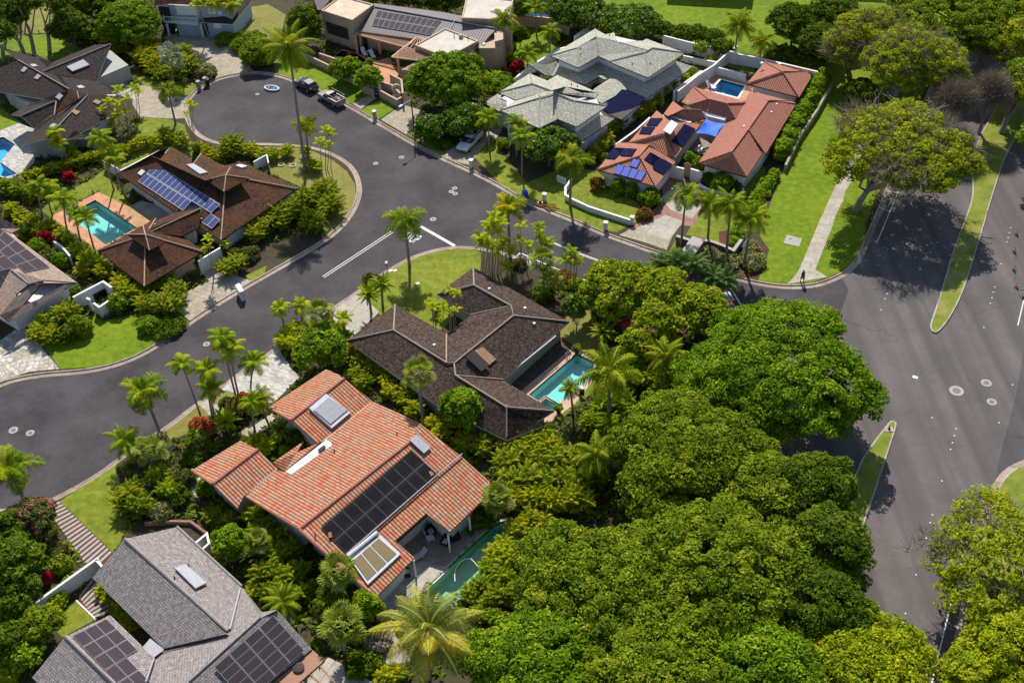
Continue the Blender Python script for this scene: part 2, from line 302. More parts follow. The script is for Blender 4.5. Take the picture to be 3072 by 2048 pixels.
leafmat('frond_olive', [(0, (.07, .13, .005)), (.5, (.19, .27, .008)), (1, (.44, .44, .02))], .3, .45)
leafmat('frond_coco', [(0, (.09, .13, .022)), (.5, (.22, .26, .04)), (.88, (.42, .43, .08)), (.95, (.62, .52, .05)), (1, (.80, .58, .03))], .3, .4)
leafmat('frond_fan', [(0, (0.095, 0.140, 0.0105)), (.5, (0.230, 0.292, 0.0210)), (1, (0.360, 0.400, 0.0900))], .3, .4)
leafmat('frond_silver', [(0, (0.130, 0.170, 0.1000)), (1, (0.320, 0.370, 0.2700))], .3, .5)
leafmat('frond_wispy', [(0, (0.081, 0.152, 0.0210)), (1, (0.200, 0.320, 0.0900))], .35, .5)

# ------------------------------------------------------------------ object helpers
def tag(o, label=None, cat=None, group=None, kind=None):
    if label: o['label'] = label
    if cat: o['category'] = cat
    if group: o['group'] = group
    if kind: o['kind'] = kind
    return o
def empty(name, loc=(0, 0, 0), label=None, cat=None, group=None):
    o = bpy.data.objects.new(name, None); COL.objects.link(o); o.location = tuple(float(v) for v in loc); o.empty_display_size = .3
    return tag(o, label, cat, group)
def link(name, me, mat, parent=None):
    o = bpy.data.objects.new(name, me); COL.objects.link(o)
    if parent:
        o.parent = parent; l = Vector((0, 0, 0)); q = parent
        while q: l += q.location; q = q.parent
        o.matrix_parent_inverse = Matrix.Translation(-l) if not any(getattr(parent, 'rotation_euler')) else Matrix()
    if mat:
        for mm in (mat if isinstance(mat, (list, tuple)) else [mat]):
            me.materials.append(MAT[mm])
    return o
def smooth(me, on=True):
    me.polygons.foreach_set('use_smooth', [on]*len(me.polygons))
class MB:
    def __init__(s): s.v = []; s.f = []; s.uv = []; s.m = []
    def face(s, pts, uv=None, m=0):
        b = len(s.v); s.v += [tuple(map(float, p)) for p in pts]; s.f.append(tuple(range(b, b+len(pts)))); s.uv += (uv if uv else [(float(p[0]), float(p[1])) for p in pts]); s.m.append(m)
    def quad(s, a, b, c, d, uv=None, m=0): s.face([a, b, c, d], uv, m)
    def prism(s, poly, z0, z1, top=True, bot=True, m=0):
        """poly: list of xy(z) points; vertical prism"""
        P3 = [Vector((float(p[0]), float(p[1]), 0)) for p in poly]; n = len(P3)
        ar = sum(P3[i].x*P3[(i+1) % n].y-P3[(i+1) % n].x*P3[i].y for i in range(n))
        if ar < 0: P3.reverse()
        def Z(p, z): return (p.x, p.y, z)
        for i in range(n):
            a, b = P3[i], P3[(i+1) % n]; l = (b-a).length
            s.quad(Z(a, z0), Z(b, z0), Z(b, z1), Z(a, z1), [(0, z0), (l, z0), (l, z1), (0, z1)], m)
        for t in tessellate_polygon([P3]):
            q = [P3[k] for k in t]; ar = (q[1]-q[0]).cross(q[2]-q[0]).z
            if ar < 0: q.reverse()
            if top: s.face([Z(p, z1) for p in q], m=m)
            if bot: s.face([Z(p, z0) for p in reversed(q)], m=m)
    def box(s, c, sx, sy, sz, rz=0., m=0, taper=1.):
        """centre of base, sizes, heading"""
        cs, sn = math.cos(rz), math.sin(rz)
        def T(x, y, z): return (c[0]+x*cs-y*sn, c[1]+x*sn+y*cs, c[2]+z)
        x, y = sx/2, sy/2; k = taper
        b = [T(-x, -y, 0), T(x, -y, 0), T(x, y, 0), T(-x, y, 0)]; t = [T(-x*k, -y*k, sz), T(x*k, -y*k, sz), T(x*k, y*k, sz), T(-x*k, y*k, sz)]
        for i in range(4): s.quad(b[i], b[(i+1) % 4], t[(i+1) % 4], t[i], m=m)
        s.quad(*t, m=m); s.quad(*b[::-1], m=m)
    def tube(s, pts, r0, r1=None, n=7, m=0, cap=True):
        r1 = r0 if r1 is None else r1; pts = [Vector(tuple(map(float, p))) for p in pts]; rings = []
        for i, p in enumerate(pts):
            d = (pts[min(i+1, len(pts)-1)]-pts[max(i-1, 0)]).normalized(); a = d.orthogonal().normalized() if i == 0 else (rings[-1][1]-rings[-1][1].dot(d)*d).normalized(); b = d.cross(a); r = r0+(r1-r0)*i/max(1, len(pts)-1)
            rings.append(([p+(a*math.cos(k*2*math.pi/n)+b*math.sin(k*2*math.pi/n))*r for k in range(n)], a))
        for i in range(len(rings)-1):
            for k in range(n): s.quad(rings[i][0][k], rings[i][0][(k+1) % n], rings[i+1][0][(k+1) % n], rings[i+1][0][k], m=m)
        if cap: s.face(rings[0][0][::-1], m=m); s.face(rings[-1][0], m=m)
    def lathe(s, c, prof, n=14, m=0, sx=1., sy=1.):
        """prof: (radius, z) pairs"""
        rg = [[(c[0]+r*sx*math.cos(k*2*math.pi/n), c[1]+r*sy*math.sin(k*2*math.pi/n), c[2]+z) for k in range(n)] for r, z in prof]
        for i in range(len(rg)-1):
            for k in range(n): s.quad(rg[i][k], rg[i][(k+1) % n], rg[i+1][(k+1) % n], rg[i+1][k], m=m)
        s.face(rg[0][::-1], m=m); s.face(rg[-1], m=m)
    def build(s, name, mat, parent=None, sm=False, weld=False):
        me = bpy.data.meshes.new(name); me.from_pydata(s.v, [], s.f); uv = me.uv_layers.new(name='UVMap')
        uv.data.foreach_set('uv', np.array(s.uv, dtype=np.float32).ravel()); me.polygons.foreach_set('material_index', s.m)
        if weld:
            import bmesh
            bm = bmesh.new(); bm.from_mesh(me); bmesh.ops.remove_doubles(bm, verts=bm.verts, dist=.0005); bm.to_mesh(me); bm.free()
        if sm: smooth(me)
        me.update(); return link(name, me, mat, parent)
def struct(o): return tag(o, kind='structure')
def poly_dense(pts, step=2.):
    out = []
    for i in range(len(pts)-1):
        a, b = np.array(pts[i][:2]), np.array(pts[i+1][:2]); n = max(1, int(np.linalg.norm(b-a)/step))
        out += [a+(b-a)*k/n for k in range(n)]
    return out+[np.array(pts[-1][:2])]
def smooth_line(pts, it=2, closed=False):
    pts = [np.array(p[:2], float) for p in pts]
    for _ in range(it):
        q = [] if closed else [pts[0]]
        for i in range(len(pts) if closed else len(pts)-1):
            a, b = pts[i], pts[(i+1) % len(pts)]; q += [a*.75+b*.25, a*.25+b*.75]
        if not closed: q.append(pts[-1])
        pts = q
    return pts
def offset(pts, d, closed=False):
    """shift a ground line sideways; positive d = to the left of travel"""
    n = len(pts); out = []
    for i in range(n):
        a = pts[(i-1) % n] if (closed or i > 0) else pts[i]; c = pts[(i+1) % n] if (closed or i < n-1) else pts[i]; b = pts[i]
        t1 = (b-a) if np.linalg.norm(b-a) > 1e-6 else (c-b); t2 = (c-b) if np.linalg.norm(c-b) > 1e-6 else t1
        t1 = t1/np.linalg.norm(t1); t2 = t2/np.linalg.norm(t2); n1 = np.array([-t1[1], t1[0]]); n2 = np.array([-t2[1], t2[0]])
        k = n1+n2; l = k@k; k = k*2/l if l > .3 else n1
        out.append(b+k*d*1.0)
    return out
def sheet(name, poly, z, mat, holes=(), thick=None, kind='structure', parent=None):
    loops = [[Vector((float(p[0]), float(p[1]), 0)) for p in lp] for lp in [poly]+list(holes)]
    flat = [p for lp in loops for p in lp]; mb = MB()
    for t in tessellate_polygon(loops):
        q = [flat[k] for k in t]
        if (q[1]-q[0]).cross(q[2]-q[0]).z < 0: q.reverse()
        mb.face([(p.x, p.y, z) for p in q])
    if thick:
        for lp in loops:
            for i in range(len(lp)):
                a, b = lp[i], lp[(i+1) % len(lp)]; mb.quad((a.x, a.y, z-thick), (b.x, b.y, z-thick), (b.x, b.y, z), (a.x, a.y, z))
    o = mb.build(name, mat, parent)
    return tag(o, kind=kind) if kind else o
def strip(mb, L1, z1, L2, z2, m=0):
    for i in range(len(L1)-1): mb.quad((*L1[i], z1), (*L1[i+1], z1), (*L2[i+1], z2), (*L2[i], z2), m=m)
ZL = .13       # level of the lots above the road
# ================================================================== GROUND
KA = G('S -700 1480|-250 1260|-60 1183|0 1161|45 1145|134 1130|223 1125|312 1112|402 1083|469 1047|536 1003|580 969|670 909|737 869|800 833|884 785|973 732|1027 689|1062 645|1083 600|1088 567|1079 527|1058 495|1027 473|991 455|945 441|897 435|850 431|799 429|735 430|670 429|625 417|594 397|574 366|565 339|565 312|576 295|598 272|625 257|661 239|714 228|759 223|800 226|840 233|890 252|956 281|1036 319|1116 366|1170 397|1241 440|1326 482|1411 520|1482 556|1550 598|1576 612|1647 640|1723 670|1808 708|1857 726|1946 757|1991 772|2058 797|2143 822|2214 844|2270 856|2330 866|2400 868|2460 861|2515 840|2552 820|2582 786|2600 750|2613 715|2640 655|2720 460|2810 250|2960 -80|3200 -500')
KB = G('S 1930 2400|2040 2060|2306 1400|2370 1270|2385 1190|2370 1120|2320 1068|2240 1025|2146 992|2010 941|1840 885|1765 855|1683 826|1602 792|1550 768|1500 752|1437 741|1395 738|1353 738|1286 750|1219 775|1174 800|1129 829|1062 878|995 922|910 985|830 1036|795 1063|750 1090|670 1152|580 1213|530 1253|478 1290|400 1342|344 1379|300 1413|230 1455|140 1502|80 1522|0 1526|-120 1530|-600 1600')
KE = G('S 3300 1340|3120 1360|3040 1390|3008 1412|2985 1440|2968 1475|2920 1655|2885 1795|2857 1942|2842 2010|2800 2250')
KA, KB, KE = [smooth_line(k, 2) for k in (KA, KB, KE)]
POOLS = dict(brown=G('a 640 1345 e 920 75 e 710 190 a 452 1442', ZL), shake=G('g 515 920|632 975|625 1065|395 1255|305 1205|262 1240|195 1195', ZL), spa=G('g 305 1212|400 1272|355 1302|262 1247', ZL),
             tiled=G('t 285 185|450 230|400 308|220 262', ZL), blue=G('E -260 420|0 190|70 187|262 312|5 620|290 820|180 892|-260 820', ZL),
             navy=G('B 560 885|800 940|985 1050|950 1105|760 1060|430 975', ZL), far=G('C 1770 205|2095 222|2085 300|1765 280', ZL))
gp = smooth_line(G('p 170 640|345 475|590 250|640 205|710 170|790 172|840 215|820 320|730 430|640 500|560 560|470 620|330 780', ZL), 1, True); POOLS['green'] = gp
holesA = [POOLS[k] for k in ('brown', 'tiled', 'blue', 'navy', 'far')]; holesB = [POOLS[k] for k in ('shake', 'spa', 'green')]
# the avenue's worn asphalt is the base sheet; the street's newer asphalt lies on it
sheet('avenue', [(-600, -200), (700, -200), (700, 900), (-600, 900)], 0., 'asphalt_old', holesA+holesB)
def far(p): return np.array(p, float)
ka_ = [p for p in KA if proj((*p, 0))[0] < 2560 and not (proj((*p, 0))[1] < 830 and proj((*p, 0))[0] > 2500)]; kb_ = [p for p in KB if proj((*p, 0))[1] < 1190 or proj((*p, 0))[0] < 1500]
sheet('street', offset(ka_, .2)+[q[:2] for q in G('S 2545 870|2505 985|2440 1075|2395 1180')]+offset(kb_, .2), .005, 'asphalt_new')
sheet('asphalt_patch', G('S 3300 1010|3072 1052|3045 1200|3004 1350|2985 1440|2968 1470|3008 1420|3050 1395|3300 1390'), .004, 'asphalt_patch')
def kerbline(K, land, name, outer, holes=(), mat='soil'):
    """gutter, kerb and the raised ground behind it; ground lies on the left of K"""
    g1_, g2_, g3_ = offset(K, .55), offset(K, .57), offset(K, .72)
    mb = MB(); strip(mb, K, .014, g1_, .009); strip(mb, K, -.05, K, .014); o = mb.build('gutter', 'gutter_concrete'); struct(o)
    mb = MB(); strip(mb, g1_, .009, g2_, ZL+.006); strip(mb, g2_, ZL+.006, g3_, ZL+.006); struct(mb.build('kerb', 'kerb_concrete'))
    poly = list(g3_)+[far(p) for p in outer]
    sheet(name, poly, ZL, mat, holes, .3)
kerbline(KA, 1, 'ground', [(450, 900), (-600, 900), (-600, 130)], holesA)
kerbline(KB, 1, 'ground', [(-600, 60), (-600, -200), (-30, -200)], holesB)
kerbline(KE, 1, 'ground', [(60, -150), (650, -150), (650, 120)], mat='lawn_patchy')
def island(poly, mat, zt=.15, rim=.16, lab=None):
    poly = smooth_line(poly, 2, True); ar = sum(poly[i][0]*poly[(i+1) % len(poly)][1]-poly[(i+1) % len(poly)][0]*poly[i][1] for i in range(len(poly)))
    if ar < 0: poly.reverse()
    inn = offset(poly, rim, True); mb = MB(); c = poly+[poly[0]]; ci = inn+[inn[0]]
    strip(mb, c, 0, c, zt); strip(mb, c, zt, ci, zt); struct(mb.build('kerb', 'kerb_concrete')); sheet('median', inn, zt-.004, mat)
island(G('h 1158 755|1162 715|1190 640|1240 480|1290 310|1340 150|1403 0 d 1445 1330|1443 1190|1436 1030|1580 760|1790 330|2000 -100|2300 -600|2420 -560|2150 0|1880 620|1792 850|1680 1025|1620 1190|1555 1400 h 1540 0|1480 205|1440 330|1410 430|1360 560|1290 690|1225 772|1185 788'), 'lawn_patchy')
island(G('h 905 1372|880 1385|740 1570 l 690 85|650 190|600 330|400 900|150 1600|-50 2200|200 2200|520 1100|690 580|830 180|885 0 h 938 1405|928 1378'), 'lawn_patchy')
island(G('S 1872 806|1888 800|1960 818|2060 850|2140 885|2150 905|2110 905|2000 872|1890 828'), 'mulch')
# lawns, paths and drives lie on the lots
_pz = 0; COVER = []
KK = [np.array(offset(k, .73)) for k in (KA, KB, KE)]
def snap(pts):
    """keep ground cover behind the kerb"""
    out = []
    for p in pts:
        for K in KK:
            a, b = K[:-1], K[1:]; d = b-a; t = np.clip(((p-a)*d).sum(1)/(d*d).sum(1), 0, 1); q = a+d*t[:, None]; r = np.hypot(*(p-q).T); i = int(r.argmin())
            if r[i] < 5 and d[i][0]*(p-a[i])[1]-d[i][1]*(p-a[i])[0] < 0: p = q[i]; break
        if not out or np.hypot(*(out[-1]-p)) > .02: out.append(np.array(p))
    return out
def patch(name, s, mat, lv=1, sm=0, holes=()):
    p = [q[:2] for q in G(s, ZL)]
    if sm: p = smooth_line(p, sm, True)
    p = snap(poly_dense(p+[p[0]], 1.2)[:-1]); COVER.append(np.array(p))
    global _pz; _pz += 1
    return sheet(name, p, ZL+.004*lv+.0003*_pz, mat, holes)
def band(mat, K, i0, i1, d0, d1, lv=1, name='lawn'):
    """ground cover along a kerb between two stations"""
    a = offset(K, d0)[i0:i1]; b = offset(K, d1)[i0:i1]; mb = MB(); z = ZL+.004*lv; strip(mb, a, z, b, z); return struct(mb.build(name, mat))
patch('lawn', 'S 1760 -700|3600 -700|3250 -500|2950 -90 d 1230 420|960 920|800 1340|725 1500 h 735 180|690 245|640 318|560 372|480 405|350 445|180 458|2 440|60 290|80 220|40 165|0 100 d 60 1440|180 1120|310 900|420 720|500 570|420 480 c 1780 385|1500 335|1280 280|1000 190|700 20', 'lawn_vivid')
patch('lawn', 'b 560 1610|690 1485|722 1350|705 1240|650 1150|560 1080|430 1020|330 995|100 985|60 1130|330 1250|500 1400|480 1600', 'lawn_dry')
patch('lawn', 'e 405 1022|330 915|200 800|330 700|540 690|620 660|700 700|900 660|1100 640|1270 660|1262 738|1180 800|1050 880|850 955|640 1008', 'lawn_vivid')
patch('lawn', 'a 950 785|1130 800|1240 840|1270 930|1330 985|1280 1040|1000 1100|860 1050', 'lawn')
patch('lawn', 'a 880 500|1100 540|1320 560|1300 640|1200 650|1000 600', 'lawn')
patch('lawn', 'a 700 1140|880 1080|1260 960|1300 1060|900 1110|740 1200|890 1390|800 1400|665 1280|340 1450 e 700 190|640 240|560 160|400 60|280 -40 a 240 1440|380 1330|620 1200', 'lawn')
patch('lawn', 'b 170 485|160 400|420 400|560 480|800 640|700 700|640 700|450 600|280 520', 'lawn_vivid')
patch('lawn', 'b 745 740|860 680|900 650|1000 700|960 740|865 800|820 790', 'lawn_vivid')
patch('lawn', 'b 1060 905|1130 820|1330 1000|1360 1030|1300 1060', 'lawn')
patch('lawn', 'b 1510 1060|1560 900|1640 870 c -40 960|180 1230|430 1120|650 1150|940 1380|940 1490|870 1510|790 1560|640 1545|490 1475|330 1400|170 1340|0 1235', 'lawn')
patch('lawn', 'g 1140 230|1190 140|1330 190|1240 280', 'lawn'); patch('lawn', 'g 1250 120|1330 -20|1560 -40|1640 30|1560 210|1350 140', 'lawn')
patch('lawn', 'c 90 150|300 140|430 200|340 370|210 470|110 500', 'lawn_vivid'); patch('lawn', 'c 1470 430|1540 370|1740 400|1700 500', 'lawn')
patch('lawn', 'g 1480 420|1470 100|1540 90|1620 380', 'mulch', 1); patch('lawn', 'g 1690 160|1780 200|1780 300|1700 430|1640 400|1620 330', 'mulch')
patch('lawn', 'c 1480 1540|1640 1150|1780 1120|1800 1480|1740 1560', 'lawn')
patch('lawn', 'f 850 395|1000 310|1100 262|1220 225|1350 212|1480 212|1560 240|1540 420|1300 760|900 700|860 640|720 480', 'lawn')
patch('lawn', 'i 395 350|640 190|765 85|800 200|860 470|800 640|755 690', 'lawn'); patch('lawn', 'i 510 1010|450 1050|360 1200|420 1260|640 1140', 'lawn')
patch('lawn', 'e 1090 1432|1350 1270|1430 1320|1300 1440|1150 1500', 'lawn_dry'); patch('lawn', 'e 1440 1260|1460 1190|1560 1170|1600 1200|1500 1290', 'lawn_dry')
patch('lawn', 'g 380 790|480 600|620 640|690 760|720 900|620 950|500 870', 'lawn_dry'); patch('lawn', 'g 640 1060|640 1160|400 1370|350 1340', 'lawn')
patch('lawn', 'a -20 700|0 720|150 830|100 860|-20 875', 'lawn_vivid'); patch('lawn', 'a -20 270|120 240|330 230|560 330|400 420|200 360|0 400', 'lawn_vivid'); patch('lawn', 'a 150 40|330 20|380 220|150 230', 'lawn_dry')
patch('lawn', 'b -60 60|120 30|240 100|200 300|0 330|-80 180', 'lawn_dry'); patch('lawn', 'e 1640 400|1790 330|1790 390|1700 440', 'lawn')
patch('lawn', 'l 1600 280|1640 215|1792 120|1900 120|1900 260|1650 320', 'lawn_patchy')
# street-side verge
patch('driveway', 'a 900 590|960 575|1080 600|1200 650|1285 655|1262 700|1262 790|1180 800|940 785|890 700', 'stone_tan', 2)
patch('driveway', 'a 1150 200|1560 210|1660 400|1700 490|1600 505|1460 535|1440 480|1340 420|1340 350|1100 260', 'stone_tan', 2)
patch('driveway', 'a 720 600|860 560|900 590|960 580|900 680|800 640', 'concrete', 3)
patch('driveway', 'b 880 805|980 735|1010 700|1180 750|1110 850|1050 905', 'stone_tan', 2); patch('path', 'b 690 700|800 640|850 660|745 735', 'stone_tan', 2)
patch('driveway', 'b 1290 1065|1330 1005|1600 870|1740 790 c 0 900|-50 960 b 1640 900|1510 1060|1470 1110|1380 1090', 'stone_tan', 2)
patch('driveway', 'g 810 125|930 40|1100 -110 c 1080 1180|1220 1180|1380 1300|1370 1420|1290 1520 g 1190 60|1120 225|930 160', 'brick_border', 2)
patch('driveway', 'c 1185 1240|1310 1290|1350 1400|1290 1470|1145 1410|1080 1330', 'concrete', 4); patch('driveway', 'c 1110 1445|1240 1490 g 1230 35|1135 165|905 85', 'concrete', 4); patch('driveway', 'g 800 125|900 75|1140 165|1120 225|960 170', 'stone_tan', 5)
patch('driveway', 'e 1200 640|1250 510|1390 430|1620 510|1560 560|1280 700', 'stone_tan', 2); patch('path', 'e 1340 360|1450 290|1600 400|1700 440|1620 490|1440 470', 'concrete', 2)
patch('driveway', 'e -20 840|20 820|150 720|400 1022|200 1040|0 1110|-40 1110', 'stone_paving', 2); patch('path', 'e 330 740|500 650|600 700|540 690|420 740', 'concrete', 2)
patch('driveway', 'f 560 608|700 520|760 540|870 640|680 820|560 700', 'concrete', 2)
patch('driveway', 'f -60 1130|100 935|180 880|330 1080|160 1250|0 1250', 'stone_grey', 2); patch('driveway', 'e 1480 1160|1640 1010|1830 900 f 60 980|0 1080 e 1700 1250|1570 1180', 'stone_grey', 3)
patch('path', 'm 140 500|240 440|410 550|330 610|270 630', 'concrete', 2); patch('path', 'm 700 770|890 640|960 590|1000 640|930 720|800 830', 'concrete', 2); patch('path', 'm 610 800|640 730|820 840|760 900|640 900', 'stone_tan', 3)
patch('path', 'd 690 960|710 915|790 920|760 1000|590 1290|580 1340|470 1568 h 530 0|390 355|470 405|200 455|265 385|290 335|430 0 d 380 1568|520 1260', 'walk', 2)
patch('path', 'd 860 640|900 600|960 600|930 680', 'walk', 2)
patch('utility_slab', 'h 196 122|300 148|280 202|176 178', 'concrete_collar', 3)
patch('patio', 'p 0 420|130 380|230 380|340 470|170 640 o 900 800 o 760 700|900 560', 'concrete', 2); patch('patio', 'p -20 300|210 110|380 250|560 90|640 150|590 235|345 475|130 420', 'shed_tile', 3)
patch('patio', 'j 860 1200|940 1170|1010 1300|1100 1420|900 1450', 'concrete', 2)
patch('patio', 'B 400 990|560 860|800 930|1180 1060|1400 1000|1450 1180|1560 1300|1300 1520|1060 1300|1090 1130', 'terracotta_tile', 2, holes=[POOLS['navy']])
patch('pool_deck', 'a 665 1290|860 1390|1040 1470 e 1000 60|920 90|655 225|340 0 a 345 1450', 'terracotta_tile', 2, holes=[POOLS['brown']])
patch('patio', 'a 850 1395|1040 1470|1150 1490|1200 1420|950 1350', 'concrete', 3)
patch('wood_deck', 'a 848 1402|890 1380|1035 1470|920 1530', 'wood_deck', 4)
patch('patio', 'E -260 90|0 70|330 -60|640 60|560 330|600 480|600 620|430 820|290 830|-260 960', 'stone_grey', 2, holes=[POOLS['blue']])
patch('pool_deck', 'g 500 868|645 945|650 1070|500 1260|310 1400|250 1330|140 1170', 'pink_coping', 2, holes=[POOLS['shake'], POOLS['spa']]); patch('wood_deck', 'g 375 805|497 872|140 1172|-60 1140|100 1000', 'wood_deck_dark', 3)
patch('pool_deck', 't 235 128|490 190|560 300|400 345|120 300|40 260', 'terracotta_tile', 2, holes=[POOLS['tiled']])
patch('patio', 'I 2280 1040|2700 1240|3300 1700|2400 1700|1900 1420', 'concrete', 2); patch('patio', 's 600 380|780 160|920 180|830 380|740 430', 'shed_tile', 2)
patch('path', 'i 1270 60|1360 180|1400 300|1330 350|1270 260', 'stone_paving', 2)
patch('patio', 'i 960 500|1150 470|1290 480|1420 600|1300 700|1100 560', 'soil', 2)
# stepping slabs beside the grey shingle house
def slabs(a0, b0, a1, b1, n, fill, lab):
    q = [g(P(s)[0], ZL) for s in (a0, b0, a1, b1)]
    for k in range(n):
        t0, t1 = k/n, (k+fill)/n
        A, B_, C_, D_ = q[0]+(q[2]-q[0])*t0, q[1]+(q[3]-q[1])*t0, q[1]+(q[3]-q[1])*t1, q[0]+(q[2]-q[0])*t1
        mb = MB(); mb.prism([A, B_, C_, D_], ZL-.02, ZL+.05); tag(mb.build('stepping_slab', 'concrete_collar'), lab, 'paving slab', 'pale slabs laid like steps by the grey shingle house')
slabs('i 400 350', 'i 305 385', 'i 760 700', 'i 620 830', 19, .55, 'long pale slab in the ladder of slabs between the lawn and the flowering shrub')
slabs('i 625 860', 'i 530 990', 'i 790 1080', 'i 640 1140', 8, .55, 'long pale slab in the ladder of slabs between the grey roof and the small walled lawn')
patch('path', 'i 290 380|400 345|770 700|640 830', 'mulch', 1); patch('path', 'i 640 850|800 1080|640 1150|500 990', 'mulch', 1)
# ------------------------------------------------------------------ painted lines
def line(pts, wd, z=.010, mat='white_line', name='road_marking', kind='structure'):
    pts = poly_dense(pts, 3.); a, b = offset(pts, wd/2), offset(pts, -wd/2); mb = MB(); strip(mb, b, z, a, z); o = mb.build(name, mat); return tag(o, kind=kind)
def dline(s, gap=.17, w_=.11):
    pts = poly_dense(smooth_line(G(s), 1), 3.)
    line(offset(pts, gap), w_); line(offset(pts, -gap), w_, mat='cream_line')
dline('f 492 406|955 102'); dline('g 270 135|470 225|660 295|845 358', .10); dline('g 1440 560|1540 595|1650 625')
line(G('K 585 415|1118 718'), .42)
for i_, s in enumerate(['y 180 172|285 222|480 305|640 368|780 425|850 442', 'y 180 172|125 218', 'y 180 172|205 240', 'y 245 205|275 262', 'y 515 318|548 372', 'y 598 350|630 408', 'y 680 385|708 435', 'y 760 420|778 452', 'y 830 438|852 470']): line(G(s), .13, .010+.002*(i_ > 0))
line(G('l 1445 455|1340 870|1200 1450|1120 1800'), .12); line(G('d 965 1240|900 1400|830 1568 h 800 180'), .11); line(G('M 871 1120|790 1462'), .12); line(G('l 190 70|150 190'), .1)
for s in ('y 893 292|935 350', 'y 925 298|950 345', 'y 1965 525|2010 590', 'y 2015 515|2065 590', 'y 2050 508|2125 632', 'y 1985 520|2040 600'): line(G(s), .2)
def road_text(txt, p, up, hgt, wid):
    """painted word, its baseline direction set by two surveyed points"""
    a, b = g1(p), g1(up); cu = bpy.data.curves.new('road_marking', 'FONT'); cu.body = txt; cu.align_x = 'CENTER'; cu.size = 1
    o = bpy.data.objects.new('road_marking', cu); COL.objects.link(o); d = b-a; o.location = (a[0], a[1], .011); o.rotation_euler = (0, 0, math.atan2(d[1], d[0])-math.pi/2); o.scale = (wid, hgt, 1)
    cu.materials.append(MAT['white_line']); o['kind'] = 'structure'
road_text('STOP', 'K 390 650', 'K 645 400', 2.5, .85)
def marker(s, lab='white raised reflector dot on the avenue lane line', grp='raised dots of the avenue lane line'):
    for p in P(s):
        q = g(p); mb = MB(); mb.lathe((q[0], q[1], 0), [(.085, 0), (.07, .018), (.02, .022)], 8); tag(mb.build('road_marker', 'white_paint'), lab, 'road marker', grp)
marker('h 1703 75|1694 108|1686 142|1677 170|1638 317|1596 472|1586 507|1577 545|1566 582|1522 744|1336 1424|1325 1470|1311 1517|1298 1562 l 1241 210|1177 438|1162 491|1147 546|1136 594|1068 840|996 1100|981 1158|964 1219')
marker('h 1017 147|1004 180|991 210|872 517|859 551|832 625|1715 1128|1175 1350|1625 1383', 'lone white reflector dot on asphalt away from the long lane line', 'scattered reflector dots on the avenue')
def manhole(s, r, lab, collar=True, z=.006):
    q = g1(s); e = empty('manhole_cover', (q[0], q[1], 0), lab, 'manhole cover')
    if collar: mb = MB(); mb.lathe((q[0], q[1], z-.01), [(r, 0), (r, .012), (r*.58, .013)], 22); mb.build('collar', 'concrete_collar', e)
    mb = MB(); mb.lathe((q[0], q[1], z), [(r*.56, 0), (r*.56, .012), (r*.3, .016)], 18); mb.lathe((q[0], q[1], z+.012), [(r*.2, 0), (r*.2, .01)], 8); mb.build('lid', 'iron', e)
for a_ in [('h 1338 1169', .75, 'largest manhole cover with a wide pale collar on the avenue'), ('h 1539 1116', .56, 'pale manhole cover on the avenue, uppermost of the three near each other'), ('h 1575 1243', .50, 'small pale manhole cover on the avenue nearest the bottom median'),
           ('b 1376 1265', .36, 'top one of the tight trio of manhole covers at the junction'), ('b 1353 1288', .36, 'left one of the tight trio of manhole covers at the junction'), ('b 1379 1302', .36, 'bottom one of the tight trio of manhole covers at the junction'),
           ('b 1019 1057', .36, 'manhole cover with white ring just left of the lamp shadow'), ('b 845 1099', .36, 'dull manhole cover left of the lamp shadow'), ('e 90 1433', .5, 'brownish manhole cover on the street, left one of the lower pair'), ('e 203 1452', .45, 'brownish manhole cover on the street, right one of the lower pair'),
           ('e 1388 855', .4, 'faint manhole cover beside the slender palms over the street'), ('g 340 243', .32, 'manhole cover between the thin palms and the double line'), ('b 50 634', .3, 'small manhole cover near the middle of the cul-de-sac'), ('K 780 300', .42, 'worn pale cover in the middle of the junction above the big palm'), ('h 221 155', .34, 'round lid in the pale square slab on the park lawn')]:
    manhole(a_[0], a_[1], a_[2], z=(ZL+.02 if 'park lawn' in a_[2] else .012))
q = G('h 1045 1065|1080 1075|1076 1090|1042 1080'); mb = MB(); mb.prism(q, 0, .02); tag(mb.build('valve_box', 'white_paint'), 'small white rectangular utility lid in the avenue asphalt', 'utility cover')
# ------------------------------------------------------------------ pools
def pool(key, lab, wm, bm_, depth=1.3, wz=ZL-.10, cop=None):
    p = POOLS[key]; c = sum(p)/len(p); e = empty('swimming_pool', (c[0], c[1], ZL), lab, 'swimming pool')
    pts = [Vector((float(q[0]), float(q[1]), 0)) for q in p]; n = len(pts); mb = MB()
    ar = sum(pts[i].x*pts[(i+1) % n].y-pts[(i+1) % n].x*pts[i].y for i in range(n))
    if ar < 0: pts.reverse()
    for i in range(n):
        a, b = pts[i], pts[(i+1) % n]; mb.quad((b.x, b.y, ZL-depth), (a.x, a.y, ZL-depth), (a.x, a.y, ZL+.01), (b.x, b.y, ZL+.01))
    for t in tessellate_polygon([pts]):
        q = [pts[k] for k in t]
        if (q[1]-q[0]).cross(q[2]-q[0]).z < 0: q.reverse()
        mb.face([(v.x, v.y, ZL-depth) for v in q])
    mb.build('basin', bm_, e)
    sheet('water', [(v.x, v.y) for v in pts], wz, wm, kind=None, parent=e)
    if cop:
        P2 = [np.array([v.x, v.y]) for v in pts]; o2 = offset(P2, -cop[0], True); mb = MB(); A, B_ = P2+[P2[0]], o2+[o2[0]]; z = ZL+.035
        strip(mb, B_, z, A, z); strip(mb, B_, ZL, B_, z); mb.build('coping', cop[1], e)
    return e
